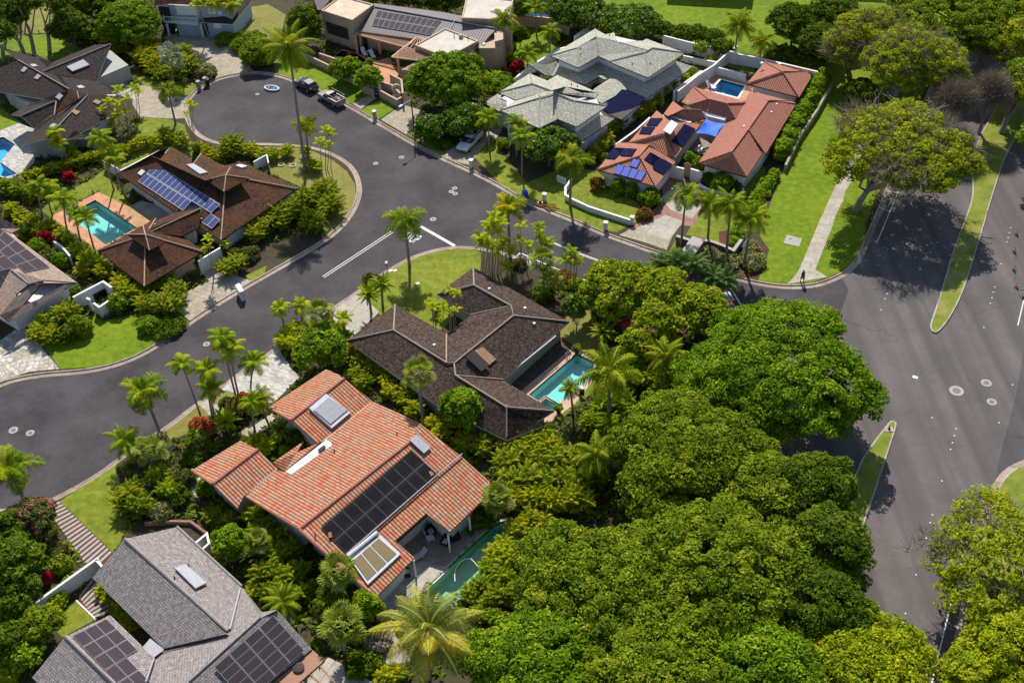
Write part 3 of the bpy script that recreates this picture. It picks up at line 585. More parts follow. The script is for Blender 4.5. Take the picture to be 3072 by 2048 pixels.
pool('brown', 'turquoise pool with an orange tiled surround behind the rust brown roof', 'water_teal', 'basin_teal', cop=(.25, 'terracotta_tile'))
pool('shake', 'long teal pool beside the dark shake roof and dark wooden deck', 'water_teal', 'basin_teal', 1.2, cop=(.25, 'pink_coping'))
pool('spa', 'small square spa at the foot of the long teal pool', 'water_teal', 'basin_teal', .7, ZL-.03, cop=(.2, 'pink_coping'))
pool('tiled', 'rectangular bright blue pool between orange tiled roofs', 'water_blue', 'basin_blue', cop=(.3, 'white_paint'))
pool('blue', 'angular blue pool in grey stone paving at the left edge', 'water_blue', 'basin_blue', cop=(.25, 'stone_grey'))
pool('navy', 'dark navy plunge pool in front of the two white loungers', 'water_navy', 'basin_navy', .7)
pool('far', 'pale blue pool glimpsed behind the curved wall at the top', 'water_blue', 'basin_blue', .8)
pool('green', 'curving green pool beside the terracotta house patio', 'water_green', 'basin_green', 1.3, cop=(.25, 'concrete'))
# ================================================================== BUILDINGS
def parse(s, sep='|'):
    """'tile x y [z] | x y [z] | ...' -> [(xy, z or None)]"""
    out = []; t = None
    for item in s.split(sep):
        k = item.split()
        if not k: continue
        if k[0] in TL: t = TL[k[0]]; k = k[1:]
        out.append(((t[0]+float(k[0])/t[2], t[1]+float(k[1])/t[2]), float(k[2]) if len(k) > 2 else None))
    return out
def facepts(s):
    v = parse(s); zs = [(g(p, z)) for p, z in v if z is not None]
    if len(zs) < 3: raise ValueError('face needs three heights: '+s)
    import itertools
    def spread(t): a, b, c = t; v = np.cross(b-a, c-a); return abs(v[2])/(max(np.linalg.norm(b-a), np.linalg.norm(c-a), np.linalg.norm(c-b))+.01)
    pl = plane(*max(itertools.combinations(zs, 3), key=spread)); return [g(p, z) if z is not None else onplane(p, pl) for p, z in v], pl
def roof(parent, mat, faces, thick=.20, name='roof', trim=None):
    """each roof plane is surveyed on its own; eaves get a real edge thickness"""
    mb = MB(); pls = []; allp = []
    for s in faces:
        pts, pl = facepts(s); pls.append(pl); allp.append(pts); n = pl[1]
        hz = Vector((-n[1], n[0], 0)); hz = hz.normalized() if hz.length > .02 else Vector((1, 0, 0)); up = Vector(tuple(n)).cross(hz)
        if up.z < 0: up = -up
        V3 = [Vector(tuple(p)) for p in pts]; uvf = lambda p: (p.dot(hz), p.dot(up))
        flat = [Vector((p.x, p.y, 0)) for p in V3]
        for t in tessellate_polygon([flat]):
            q = list(t)
            if (flat[q[1]]-flat[q[0]]).cross(flat[q[2]]-flat[q[0]]).z < 0: q.reverse()
            mb.face([V3[k] for k in q], [uvf(V3[k]) for k in q])
            mb.face([V3[k]-Vector((0, 0, thick)) for k in reversed(q)], [uvf(V3[k]) for k in reversed(q)], m=1)
        for i in range(len(V3)):
            a, b = V3[i], V3[(i+1) % len(V3)]
            shared = False
            for s2, q2 in zip(faces, allp[:-1]): pass
            dz = Vector((0, 0, thick)); mb.quad(a-dz, b-dz, b, a, m=1)
    return mb.build(name, [mat, trim or 'dark_trim'], parent), pls
def caps(parent, mat, segs, r=.13, name='ridge_cap', lift=.03):
    """ridge and hip caps: 'tile x y z | x y z | ...' polylines"""
    for s in segs:
        pts = [g(p, z)+np.array([0, 0, lift]) for p, z in parse(s)]; mb = MB(); mb.tube(pts, r, n=6); mb.build(name, mat, parent)
def inset(poly, d):
    p = [np.array(q[:2]) for q in poly]; ar = sum(p[i][0]*p[(i+1) % len(p)][1]-p[(i+1) % len(p)][0]*p[i][1] for i in range(len(p)))
    if ar < 0: p.reverse()
    return offset(p, d, True)
def walls(parent, s, z, mat, z0=0., d=.6, name='wall', top=True):
    """footprint surveyed along the eaves at height z, pulled in under the roof"""
    p = inset(G(s, z), d); mb = MB(); mb.prism(p, z0, z-.02, top=top); return mb.build(name, mat, parent), p
def onwall(p, A, B):
    n = np.array([B[1]-A[1], -(B[0]-A[0]), 0.]); n /= np.linalg.norm(n); return onplane(p, (np.array([A[0], A[1], 0.]), n))
def window(parent, A, B, s, frame='white_paint', pane='window_glass', name='window', bars=2, out=.05):
    """window on the wall line A-B from two surveyed corners (top left, bottom right)"""
    p1, p2 = [onwall(p, A, B) for p in P(s)]; a, b = (p1, p2) if p1[0] < p2[0] else (p2, p1); z0, z1 = min(p1[2], p2[2]), max(p1[2], p2[2])
    d = (b-a)[:2]; l = np.linalg.norm(d); d = d/l; n = np.array([d[1], -d[0]])
    if n@(-a[:2]) < 0: n = -n
    c = (a[:2]+b[:2])/2; rz = math.atan2(d[1], d[0]); f = MB(); h = z1-z0; nn = n*out
    f.box((c[0]+nn[0]*.5, c[1]+nn[1]*.5, z0-.06), l+.12, out*1.6, h+.12, rz); fo = f.build(name, frame, parent)
    k = MB()
    for j in range(bars):
        cc = a[:2]+d*l*(j+.5)/bars+nn*1.35; k.box((cc[0], cc[1], z0), l/bars-.06, .03, h, rz)
    k.build('pane', pane, fo); return fo
def winw(parent, A, B, t0, t1, z0, z1, **kw):
    A, B = np.array(A[:2]), np.array(B[:2]); p1 = A+(B-A)*t0; p2 = A+(B-A)*t1
    q1, q2 = proj((*p1, z1)), proj((*p2, z0)); return window(parent, A, B, 'S %f %f %f %f' % (*q1, *q2), **kw)
def panels(parent, pl, s, nx, ny, mat, frame='solar_frame', lift=.12, gap=.03, name='solar_panel'):
    """grid of panels; corners surveyed clockwise from the first, laid on the roof plane"""
    n = pl[1]; q = [onplane(p, pl)+n*lift for p in P(s)]
    for i in range(nx):
        for j in range(ny):
            def pt(u, v): return (q[0]*(1-u)+q[1]*u)*(1-v)+(q[3]*(1-u)+q[2]*u)*v
            a, b, c, d = [Vector(tuple(pt(u, v))) for u, v in ((i/nx, j/ny), ((i+1)/nx, j/ny), ((i+1)/nx, (j+1)/ny), (i/nx, (j+1)/ny))]
            m_ = (a+b+c+d)/4; nn = Vector(tuple(n)); L_ = max((b-a).length, (d-a).length); mb = MB(); S_ = lambda p, k: p+(m_-p).normalized()*k
            o4 = [S_(p, gap) for p in (a, b, c, d)]; i4 = [S_(p, gap+.06)+nn*.004 for p in (a, b, c, d)]
            mb.quad(*o4, m=1); mb.quad(*[p-nn*.05 for p in o4][::-1], m=1)
            for k in range(4): mb.quad(o4[k]-nn*.05, o4[(k+1) % 4]-nn*.05, o4[(k+1) % 4], o4[k], m=1)
            mb.quad(*i4, uv=[(0, 0), (1, 0), (1, 1), (0, 1)])
            if nn.dot((b-a).cross(d-a)) < 0: pass
            mb.build(name, [mat, frame], parent)
def slab_on(parent, pl, s, th, mat, name='skylight', frame=None, lift=.02, fw=.08):
    n = Vector(tuple(pl[1])); q = [Vector(tuple(onplane(p, pl)))+n*lift for p in P(s)]; c = sum(q, Vector())/len(q); mb = MB()
    t = [p+n*th for p in q]
    for k in range(len(q)): mb.quad(q[k], q[(k+1) % len(q)], t[(k+1) % len(q)], t[k])
    mb.face(t); o = mb.build(name, frame or mat, parent)
    if frame:
        m2 = MB(); m2.face([p+(c-p).normalized()*fw*1.4+n*.006 for p in t]); m2.build('pane', mat, o)
    return o
def flatz(z): return (np.array([0, 0, float(z)]), np.array([0, 0, 1.]))
def vents(parent, pl, s, mat='white_paint', sz=.35):
    for p in P(s):
        q = onplane(p, pl); mb = MB(); mb.box((q[0], q[1], q[2]-.08), sz, sz*.8, .2, .5, taper=.8); mb.build('roof_vent', mat, parent)
def pipes(parent, pl, s, mat='dark_trim', h=.5):
    for p in P(s):
        q = onplane(p, pl); mb = MB(); mb.tube([q, q+np.array([0, 0, h])], .06, n=6); mb.build('vent_pipe', mat, parent)
def house(name, s, label, cat='house', z=0.): q = g1(s); return empty(name, (q[0], q[1], 0), label, cat)

# ---- grey shingle house, bottom left
h = house('shingle_house', 'i 900 1000', 'grey shingled gable house with dark grid solar panels at the bottom left')
E2, RZ = 2.9, 5.0
o, pl = roof(h, 'shingle_grey', ['i 840 600 5.0|620 860 2.9|1100 1337 2.9|1525 1240', 'i 840 600 5.0|1190 520 2.9|1625 920 2.9|1535 1215', 'i 1625 920 2.9|I 1330 480 5.2|310 1400 5.2|-400 2050|i 960 1800|1000 1500|1035 1395', 'I 1330 480 5.2|310 1400 5.2|-400 2050|900 1900|1450 1400|2050 920 2.9|1560 370',
    'i 440 1255 4.7|740 1110 3.0|1035 1395 3.0|960 1750', 'i 440 1255 4.7|215 1530 2.9|600 1900 2.9|950 1760'])
NWp = pl[2]
roof(h, 'shingle_grey', ['i 1625 920 2.9|1760 1090 2.9|I 1560 370 5.2|1330 480 5.2'])
caps(h, 'ridge_grey', ['i 840 600 5.0|1530 1218 5.0', 'i 440 1255 4.7|800 1600 4.7', 'i 1190 520 2.9|1625 920 2.9'], .14, lift=.05); caps(h, 'dark_trim', ['I 1330 480 5.2|310 1400 5.2', 'i 1100 1340 3.0|1520 1243 4.9'], .06)
caps(h, 'grey_metal', ['i 1615 930 3.1|1545 1205 4.7'], .10, 'valley_flashing', 0); caps(h, 'grey_metal', ['i 1035 1400 3.1|980 1560 4.2'], .08, 'valley_flashing', 0)
walls(h, 'i 860 620|650 860|1090 1310|1500 1230|1740 1100|1620 940|1200 545', 2.8, 'grey_green_wall', d=.35); walls(h, 'I 600 1300|1450 1400|2050 920|1560 400|900 900', 2.8, 'grey_green_wall', d=.5); walls(h, 'i 460 1270|250 1530|600 1850|1200 1850|1035 1430|740 1140', 2.8, 'grey_green_wall', d=.4)
panels(h, pl[4], 'i 485 1257|715 1140|925 1352|700 1488', 3, 3, 'solar_grid'); panels(h, pl[4], 'i 700 1490|850 1402|1015 1570|865 1668', 2, 2, 'solar_grid'); panels(h, pl[3], 'I 660 1190|1500 450|1940 945|1110 1690', 4, 5, 'solar_grid', lift=.25)
slab_on(h, pl[1], 'i 1172 812|1240 785|1388 910|1310 948', .16, 'skylight_dark', frame='grey_metal', lift=.15); slab_on(h, flatz(2.95), 'i 1010 1270|1105 1345|1035 1398|955 1335', .06, 'blue_glass', frame='grey_metal')
pipes(h, pl[1], 'i 1270 785|1175 865', h=.35); mb = MB(); q = g1('i 1312 1552', 3.6); mb.lathe(q, [(.28, 0), (.28, .5), (.34, .52), (.30, .66)], 14); mb.build('roof_vent', 'grey_metal', h)
o, _ = roof(h, 'flat_brown', ['I 2050 925 2.75|2228 1080 2.75|1860 1400 2.75|1500 1560 2.75|1300 1500|1450 1400'], .25, 'patio_roof', 'flat_brown')
for a_, b_ in (('I 2150 1150', 'I 2380 1400'), ('I 2020 1270', 'I 2200 1430'), ('I 1900 1370', 'I 2000 1460')):
    mb = MB(); mb.tube([g1(a_, 2.6), g1(b_, 2.6)], .07, n=4); mb.build('pergola_beam', 'flat_brown', h)
mb = MB(); mb.tube([g1('I 2228 1090', 2.6), g1('I 1860 1410', 2.6)], .1, n=4); mb.build('pergola_beam', 'flat_brown', h)
mb = MB(); q = g1('I 1865 1190', 2.78); mb.lathe(q, [(.05, 0), (.45, .1), (.5, .16), (.2, .2)], 14); tag(mb.build('round_fan_cover', 'dark_trim'), 'round dark dish lying on the brown patio roof', 'roof dish')
def wallrun(name, s, z0, h_, th, mat, label, cat='garden wall', cap=None, group=None):
    """free-standing wall; s surveyed along its top edge"""
    P2 = [q[:2] for q in G(s, z0+h_)]; e = empty(name, (P2[0][0], P2[0][1], z0), label, cat, group)
    a, b = offset(P2, th/2), offset(P2, -th/2); mb = MB(); mb.prism(list(a)+list(b)[::-1], z0-.1, z0+h_); mb.build('wall_body', mat, e)
    if cap:
        a, b = offset(P2, th/2+.03), offset(P2, -th/2-.03); mb = MB(); mb.prism(list(a)+list(b)[::-1], z0+h_, z0+h_+.06); mb.build('wall_cap', cap, e)
    return e
wallrun('garden_wall', 'i -20 1215|650 735|660 745', .1, 1.7, .18, 'white_wall', 'tall white rendered wall running to the corner of the grey shingle roof', cap='white_paint')
wallrun('garden_wall', 'i 645 740|700 800', .1, 1.7, .18, 'white_wall', 'short white wall stub between the slab path and the grey roof', cap='white_paint')
wallrun('garden_wall', 'i 1300 640|1390 565|1405 630|1350 680', .1, 1.5, .15, 'white_wall', 'small white walled enclosure right of the grey shingle ridge', cap='white_paint')
wallrun('garden_wall', 'i 970 490|1150 478|1280 480|1390 560|1400 640', .1, .5, .25, 'brick_border', 'low curved brick planter wall above the grey shingle roof')
wallrun('kerb_edging', 'i 510 1010|645 1140', .1, .1, .15, 'white_paint', 'thin white edging of the small walled lawn', 'garden edging')

# ---- terracotta barrel tile house
h = house('terracotta_house', 'n 200 400', 'large house with orange terracotta barrel tile roofs and black solar mats')
o, pl = roof(h, 'barrel_tile', ['n 505 255 5.6|o 290 225 5.6|o 780 665 3.0|p 135 410|p 10 300|p 210 125|p 360 245|n 945 650|n 1005 525|n 820 360|n 550 145',
    'n 505 255 5.6|o 290 225 5.6|o 30 70|m 660 1525|1010 1232|1105 1252|1172 1280|1650 935|1570 880 3.6|n 250 10|n 400 75|n 550 145', 'm 1760 205 4.7|1170 667 4.7|910 530 3.2|1560 100 3.2|1700 160', 'm 1760 205 4.7|1170 667 4.7|1470 930 3.4|n 248 5',
    'm 795 1000 4.3|295 1382 4.3|60 1230 3.0|600 900 3.0', 'm 795 1000 4.3|295 1382 4.3|i 1595 395 3.1|m 640 1525|1015 1218', 'm 1100 1245 3.5|1470 928 3.5|960 1150 3.0|1310 905'], .22, trim='ridge_orange')
SE, NW, W1 = pl[0], pl[1], pl[3]
roof(h, 'beige_wall', ['m 1470 930 3.35|1620 790 3.35|n 230 0 3.35|n 262 25 3.35|m 1575 885 3.35'], .2, 'gutter_roof')
caps(h, 'ridge_orange', ['n 520 243 5.6|o 290 228 5.6', 'm 1765 203 4.7|1165 670 4.7', 'm 800 998 4.3|290 1385 4.3', 'o 290 228 5.6|780 665 3.0', 'm 910 530 3.2|1170 670 4.7', 'm 60 1230 3.0|290 1385 4.3'], .16)
caps(h, 'grey_metal', ['m 1010 1228 3.4|650 1525 3.15'], .1, 'valley_gutter', .0)
walls(h, 'n 505 255|n 550 160|n 820 375|n 1000 530|n 940 650|p 360 240|p 205 130|p 15 300|p 130 410|o 780 660|o 290 235', 2.95, 'white_wall', d=.7); walls(h, 'm 940 530|1560 110|1760 210|n 250 20|m 1470 920|1170 670', 3.1, 'white_wall', d=.5)
_, wp = walls(h, 'm 80 1230|600 910|795 1010|1000 1218|660 1500|520 1570|300 1382', 2.9, 'white_wall', d=.5); walls(h, 'm 1110 1250|1575 885|n 250 20|n 500 250|o 290 240|o 40 60', 3.3, 'white_wall', d=.5)
roof(h, 'white_wall', ['m 1105 1248 3.72|1565 888 3.72|1648 935 3.72|1172 1278 3.72'], .1, 'light_well', 'white_wall')
q = P('m 1435 1010 m 1560 960'); mb = MB()
slab_on(h, flatz(3.8), 'm 1470 1010|1540 955|1560 975|1490 1035', .1, 'window_glass', 'clerestory_window', frame='dark_trim')
panels(h, SE, 'o 432 225|n 500 328|n 665 480|o 600 392', 9, 2, 'solar_black', frame='black', lift=.14, gap=.01, name='solar_mat')
caps(h, 'black', [], .05)
slab_on(h, SE, 'n 485 262|532 230|622 312|578 350', .2, 'window_glass', frame='grey_metal', lift=.1)
slab_on(h, W1, 'm 1370 552|1560 392|1830 600|1622 775', .28, 'white_metal', 'skylight_kerb'); slab_on(h, W1, 'm 1420 578|1585 440|1800 575|1605 735', .12, 'skylight_glass', frame='grey_metal', lift=.3)
slab_on(h, SE, 'o 612 418|810 272|942 392|732 588', .2, 'white_metal', 'skylight_kerb')
for k in range(3):
    a = [P('o %f %f' % (x, y))[0] for x, y in ((635, 440), (805, 290), (918, 388), (725, 565))]
    lerp = lambda p, q, t: (p[0]+(q[0]-p[0])*t, p[1]+(q[1]-p[1])*t)
    t0, t1 = (k+.06)/3, (k+.94)/3; s4 = [lerp(a[0], a[1], t0), lerp(a[0], a[1], t1), lerp(a[3], a[2], t1), lerp(a[3], a[2], t0)]
    slab_on(h, SE, 'S '+' '.join('%f %f' % p for p in s4), .06, 'tinted_glass', 'skylight', lift=.21)
def pipe_on(parent, pl, s, r, mat, name, lift): mb = MB(); mb.tube([onplane(p, pl)+pl[1]*lift for p in P(s)], r, n=8); mb.build(name, mat, parent)
pipe_on(h, SE, 'o 602 412|792 258', .2, 'white_metal', 'roof_duct', .3); pipe_on(h, SE, 'o 595 395|n 665 485|n 822 352', .07, 'grey_metal', 'pipe', .25); pipe_on(h, SE, 'o 435 215|n 500 325|n 675 480', .05, 'dark_trim', 'pipe', .2); pipe_on(h, SE, 'n 500 322|n 660 470', .05, 'grey_metal', 'pipe', .25)
slab_on(h, SE, 'o 478 255|498 252|505 285|482 290', .22, 'terracotta_pot', 'roof_hatch'); slab_on(h, SE, 'n 608 465|625 460|645 480|625 495', .22, 'terracotta_pot', 'roof_hatch'); pipes(h, SE, 'o 397 272', h=.5)
pipes(h, NW, 'n 8 330|m 1655 1025|n 408 218', h=.35)
mb = MB()
for p_ in ('p 20 305', 'p 205 130'): pass
mb.tube([g1('p 15 312', 2.75), g1('p 212 135', 2.75)], .18, n=4); mb.build('fascia_beam', 'brown_wall', h)
for s_ in ('p 350 262', 'p 485 150', 'p 130 425'): q = g1(s_, 2.7); mb = MB(); mb.box((q[0], q[1], .1), .16, .16, 2.6); mb.build('post', 'white_paint', h)
winw(h, wp[0], wp[1], .1, .3, .9, 2.2)

# ---- dark shake house in the middle
h = house('shake_house', 'f 1300 1000', 'sprawling dark brown shake roofed house behind the lawn with the tall palm')
o, pl = roof(h, 'shake_dark', ['f 975 590 2.7|650 832 2.7|965 762 4.5', 'f 965 762 4.5|975 590 2.7|1320 785 2.7|1320 980', 'f 650 832 2.7|965 762 4.5|1372 985 4.6|1380 1065|1275 1280 2.7', 'f 1500 340 2.7|1258 520 2.7|1505 460 4.5', 'f 1500 340 2.7|1505 460 4.5|1755 600 4.6|g 465 705 2.7',
    'f 1258 520 2.7|1505 460 4.5|1755 600 4.6|1487 660', 'f 1755 600 4.7|g 90 665 4.7|f 1372 985 4.7|f 1320 980|f 1320 787 2.7|f 1487 660 2.7', 'g 90 665 4.7|465 705 2.7|f 1700 1095 2.7|f 1380 1068|f 1372 985 4.7', 'g 72 590 4.6|90 665 4.7|465 705 2.7',
    'f 1380 1065 4.6|f 1725 1280 4.6|g 362 1305 2.7|f 1700 1095 2.7', 'f 1380 1065 4.6|f 1725 1280 4.6|g 45 1500 2.7|f 1275 1280 2.7', 'f 1725 1280 4.6|g 362 1305 2.7|g 45 1500 2.7|g 300 1400'], .2, trim='grey_green_wall')
caps(h, 'ridge', ['f 975 592 2.75|965 762 4.5|1320 980 4.6|1372 985 4.65|1380 1065 4.65|1725 1280 4.65|g 45 1480 2.8', 'f 650 832 2.75|965 762 4.5', 'f 1500 342 2.75|1505 460 4.5|1755 600 4.65|g 90 665 4.7|g 465 705 2.75', 'f 1258 520 2.75|1505 460 4.5', 'g 90 665 4.72|f 1372 985 4.7', 'f 1320 790 2.75|1320 980 4.6', 'f 1487 660 2.75|1755 600 4.6', 'f 1725 1280 4.65|g 362 1305 2.75', 'f 1380 1068 4.6|1700 1095 2.8'], .10)
walls(h, 'f 975 610|670 835|1275 1275|g 45 1490|g 350 1305|g 20 1095|g 450 705|f 1500 360|f 1275 520|f 1487 655|f 1320 787', 2.65, 'grey_green_wall', d=.55)
slab_on(h, pl[7], 'f 1440 952|1492 908|1598 1012|1548 1052', .2, 'skylight_dark', frame='dark_trim', lift=.25); slab_on(h, pl[7], 'f 1505 905|1560 880|1652 962|1605 1000', .1, 'wood', 'timber_lattice', lift=.1)
vents(h, pl[2], 'f 1018 842|1410 1120'); vents(h, pl[1], 'f 1238 862'); vents(h, pl[4], 'f 1608 485|g 168 615'); vents(h, pl[7], 'g 230 718'); vents(h, pl[9], 'f 1495 1185')
mb = MB(); mb.tube([g1('g 15 1092', 2.65), g1('g 375 800', 2.65)], .07, n=5); mb.build('gutter_pipe', 'white_paint', h)

# ---- rust brown shake house with two raised caps
h = house('rust_shake_house', 'v 300 500', 'rust brown shake roofed house with blue solar panels and two raised pyramid caps')
RA = 'v 315 285 5.0'
o, pl = roof(h, 'shake_rust', ['a 790 1165 2.7|A 430 160 4.5|A 1420 610 4.6|w 570 95 2.7|A 880 1180', 'A 430 160 4.5|A 800 0 2.7|A 1170 205|A 1190 330|A 1355 120|A 1740 350|A 1960 300|v 410 165 2.9|v 315 285 5.0|A 1420 610', 'v 315 285 5.0|v 410 165 2.7|v 880 390 2.7', 'v 315 285 5.0|v 880 390 2.7|v 275 800 2.7', 'v 315 285 5.0|v 275 800 2.7|v 95 690|A 1310 1110|A 1420 610 4.6',
    'a 790 1165 2.7|A 430 160 4.5|A 800 0 2.7|A 600 60', 'w 30 352 2.7|w 355 600 2.7|w 362 245 4.7', 'w 355 600 2.7|w 765 360 2.7|w 362 245 4.7', 'w 765 360 2.7|w 620 245|w 430 130 2.7|w 362 245 4.7', 'w 30 352 2.7|w 430 130 2.7|w 362 245 4.7',
    'w 400 200 4.0|w 745 60 4.3|w 575 88 2.8|w 340 180', 'w 400 225 4.0|w 745 60 4.3|w 738 188 3.2|w 615 250'], .2, trim='shake_black')
caps(h, 'ridge_tan', ['v 315 285 5.05|v 275 800 2.8', 'v 315 285 5.05|v 880 390 2.8', 'A 430 160 4.55|A 1420 610 4.65', 'w 362 245 4.7|w 355 600 2.8', 'w 362 245 4.7|w 765 360 2.8', 'w 362 245 4.7|w 30 352 2.8', 'w 400 222 4.0|w 745 60 4.35', 'A 780 20 2.8|A 690 135 4.0', 'A 1170 215 3.0|A 1050 375 4.3', 'A 1350 125 3.0|A 1205 320 4.2', 'A 1740 350 3.4|A 1640 500 4.2', 'A 1340 1120 3.9|A 1300 1440 2.9', 'w 435 130 2.8|w 388 205 4.0', 'w 478 152 2.9|w 435 222 3.8'], .09)
for nm, W_, S_, E_, N_, ap, zb in (('v', '155 322', '298 415', '500 308', '352 218', '315 282', 5.35), ('w', '236 240', '390 350', '512 288', '345 175', '362 240', 5.0)):
    L4 = ['%s %s %g' % (nm, q_, zb) for q_ in (W_, S_, E_, N_)]; A_ = '%s %s %g' % (nm, ap, zb+.85)
    roof(h, 'shake_rust', [L4[k]+'|'+L4[(k+1) % 4]+'|'+A_ for k in range(4)], .12, 'roof_cap', 'shake_black'); caps(h, 'ridge_tan', [L4[1]+'|'+A_+'|'+L4[3], L4[0]+'|'+A_+'|'+L4[2]], .08)
    walls(h, nm+' '+W_+'|'+S_+'|'+E_+'|'+N_, zb-.1, 'dark_trim', z0=3.4, d=.75, name='roof_louvre')
walls(h, 'a 800 1165|A 600 100|A 800 30|A 1130 260|A 1200 330|A 1345 190|A 1700 400|v 410 200|v 870 392|v 280 785|v 95 680|w 590 100|A 880 1170', 2.65, 'white_wall', d=.75); walls(h, 'w 50 352|w 355 590|w 750 362|w 430 140', 2.65, 'beige_wall', d=.7); walls(h, 'w 440 200|w 720 70|w 720 190|w 600 240', 2.65, 'white_wall', d=.4)
SWp = pl[0]
panels(h, SWp, 'A 530 325|1700 1050|1532 1212|368 486', 14, 1, 'solar_blue', 'white_metal'); panels(h, SWp, 'A 366 488|1182 998|1022 1168|212 640', 10, 1, 'solar_blue', 'white_metal'); panels(h, SWp, 'A 1532 1215|1702 1328|1545 1495|1370 1385', 2, 1, 'solar_blue', 'white_metal')
slab_on(h, pl[1], 'A 1080 350|1210 333|1470 490|1325 520', .2, 'skylight_glass', frame='grey_metal'); slab_on(h, SWp, 'A 205 495|285 420|348 462|268 535', .15, 'white_metal', 'skylight'); slab_on(h, pl[2], 'v 390 218|425 208|485 222|440 235', .25, 'white_metal', 'skylight')
vents(h, pl[8], 'w 430 172', sz=.2); vents(h, pl[4], 'v 118 632', sz=.2)
gdr = G('w 575 470|668 425', 2.2); mb = MB()
q0, q1 = G('w 583 512|672 470', .1); mb.box(((q0[0]+q1[0])/2, (q0[1]+q1[1])/2, .1), np.linalg.norm(q1-q0), .1, 2.1, math.atan2(*(q1-q0)[1::-1])); mb.build('garage_door', 'beige_wall', h)
wallrun('picket_fence', 'a 690 1080|815 1145|1075 1012', .1, 1.5, .12, 'white_wall', 'white fence panel run behind the rust brown roof near two leaning palms', 'fence', cap='white_paint')
wallrun('picket_fence', 'v 535 178|640 120|655 185', .1, 1.5, .1, 'white_paint', 'short white fence at the rear corner of the rust brown roof', 'fence', cap='white_paint')
wallrun('garden_wall', 'e 1480 210|1330 300', .1, 2., .15, 'white_wall', 'white entrance wall under two small palms by the rust brown roof', cap='white_paint')
wallrun('garden_wall', 'e 1595 455|1625 505', .1, 1.3, .5, 'white_wall', 'white gatepost block at the driveway below the rust brown roof', 'gatepost', cap='white_paint')

# ---- black brown shake house, top left
h = house('shake_house', 'u 500 400', 'dark brown many-winged shake house at the upper left with small skylights')
o, pl = roof(h, 'shake_black', ['u 845 30 4.7|320 245 4.7|735 315 2.8|1020 190 2.8|735 315', 'u 845 30 4.7|320 245 4.7|400 170 3.4|720 38', 'u 735 315 2.8|900 410 2.5|640 425 3.6|520 375|320 245 4.5', 'u 140 155 5.0|525 375 5.0|190 508 2.8|420 465|0 395|-90 250', 'u 140 155 5.0|525 375 5.0|250 100 3.2|400 170|20 60',
    'u 420 465 4.5|160 577 4.0|265 678 2.8|415 570', 'u 420 465 4.5|160 577 4.0|85 566 2.9|190 508', 'u 665 425 4.7|350 750 4.7|160 802 2.8|265 678|430 555|600 450', 'u 665 425 4.7|350 750 4.7|690 745 2.8|565 690|480 778|870 570|860 425'], .2, trim='grey_green_wall')
roof(h, 'shake_rust', ['u 530 375 5.7|605 450 4.7|425 555 4.4'], .15); roof(h, 'shake_black', ['u 530 375 5.7|605 450 4.7|655 415 4.3|560 380'], .15)
caps(h, 'ridge_grey', ['u 845 30 4.75|320 245 4.75', 'u 140 155 5.05|525 375 5.1', 'u 160 577 4.05|420 465 4.55', 'u 265 678 2.9|350 610 3.9|420 565 4.3', 'u 665 425 4.75|440 660 4.75'], .08); caps(h, 'ridge_tan', ['u 428 468 4.6|414 570 4.2', 'u 588 392 5.2|600 448 4.7'], .08)
walls(h, 'u 840 50|1010 190|735 310|880 405|660 430|520 375|400 175|720 50', 2.7, 'grey_green_wall', d=.5); walls(h, 'u 140 170|-60 260|10 392|190 500|420 470|520 380|390 180|250 115', 2.7, 'grey_green_wall', d=.6)
_, wp = walls(h, 'u 172 800|345 768|480 775|560 700|690 742|860 570|660 440|430 570|275 680', 2.7, 'grey_green_wall', d=.5); walls(h, 'u 190 800|345 768|480 775|560 700|670 720|660 450|440 580|290 690', 3.3, 'grey_green_wall', d=.9)
for s_, p_ in (('u 160 240|190 205|215 220|185 250', 3), ('u 262 295|290 262|318 278|288 305', 3), ('u 425 440|455 408|485 428|455 460', 3), ('u 225 192|262 190|290 205|250 210', 4), ('u 582 358|620 350|650 368|605 374', 2), ('u 380 660|410 640|440 650|405 672', 7)): slab_on(h, pl[p_], s_, .12, 'skylight_dark', frame='grey_metal')
slab_on(h, pl[0], 'u 508 213|635 158|682 198|552 248', .25, 'skylight_glass', frame='grey_metal'); slab_on(h, pl[8], 'u 540 548|565 535|610 552|580 578', .15, 'leaf_cream' if 0 else 'concrete_collar', frame='wood'); slab_on(h, pl[8], 'u 705 478|728 457|772 475|748 498', .15, 'concrete_collar', frame='wood')
slab_on(h, pl[2], 'u 785 410|850 390|905 412|850 440', .04, 'grey_metal', 'corrugated_sheet')
A_, B_ = g1('E 560 380', 2.5), g1('E 1150 600', 0); 
qa, qb = g1('E 600 480', .1), g1('E 1150 610', .1); window(h, qa, qb, 'E 640 335 820 470', 'dark_trim', 'window_glass')
# ---- tan tile house, left edge
h = house('tan_tile_house', 'e 150 400', 'tan flat tile roofed house with a big solar array at the left edge')
o, pl = roof(h, 'shingle_tan', ['e 60 105 2.8|520 445 2.8|190 452 4.7|290 428|75 355|-200 200|-200 -80', 'e 520 445 2.8|62 705 2.8|290 428 4.3|100 540|0 662', 'e 62 705 2.8|-200 540 2.8|75 355 4.7|110 520', 'e 190 452 4.7|290 428|75 355 4.7|110 520 3.9'], .2, trim='brown_wall')
roof(h, 'shingle_tan', ['e -200 -60 4.2|0 0 4.2|135 80 2.8|80 110 2.8|-60 60'], .2, trim='brown_wall'); caps(h, 'ridge_grey', ['e 520 445 2.85|290 428 4.35|185 452 4.6', 'e 75 355 4.75|190 450 4.7'], .09); caps(h, 'white_paint', ['e 520 448 2.75|62 708 2.75|-100 610 2.75'], .05, 'gutter_pipe', -.05)
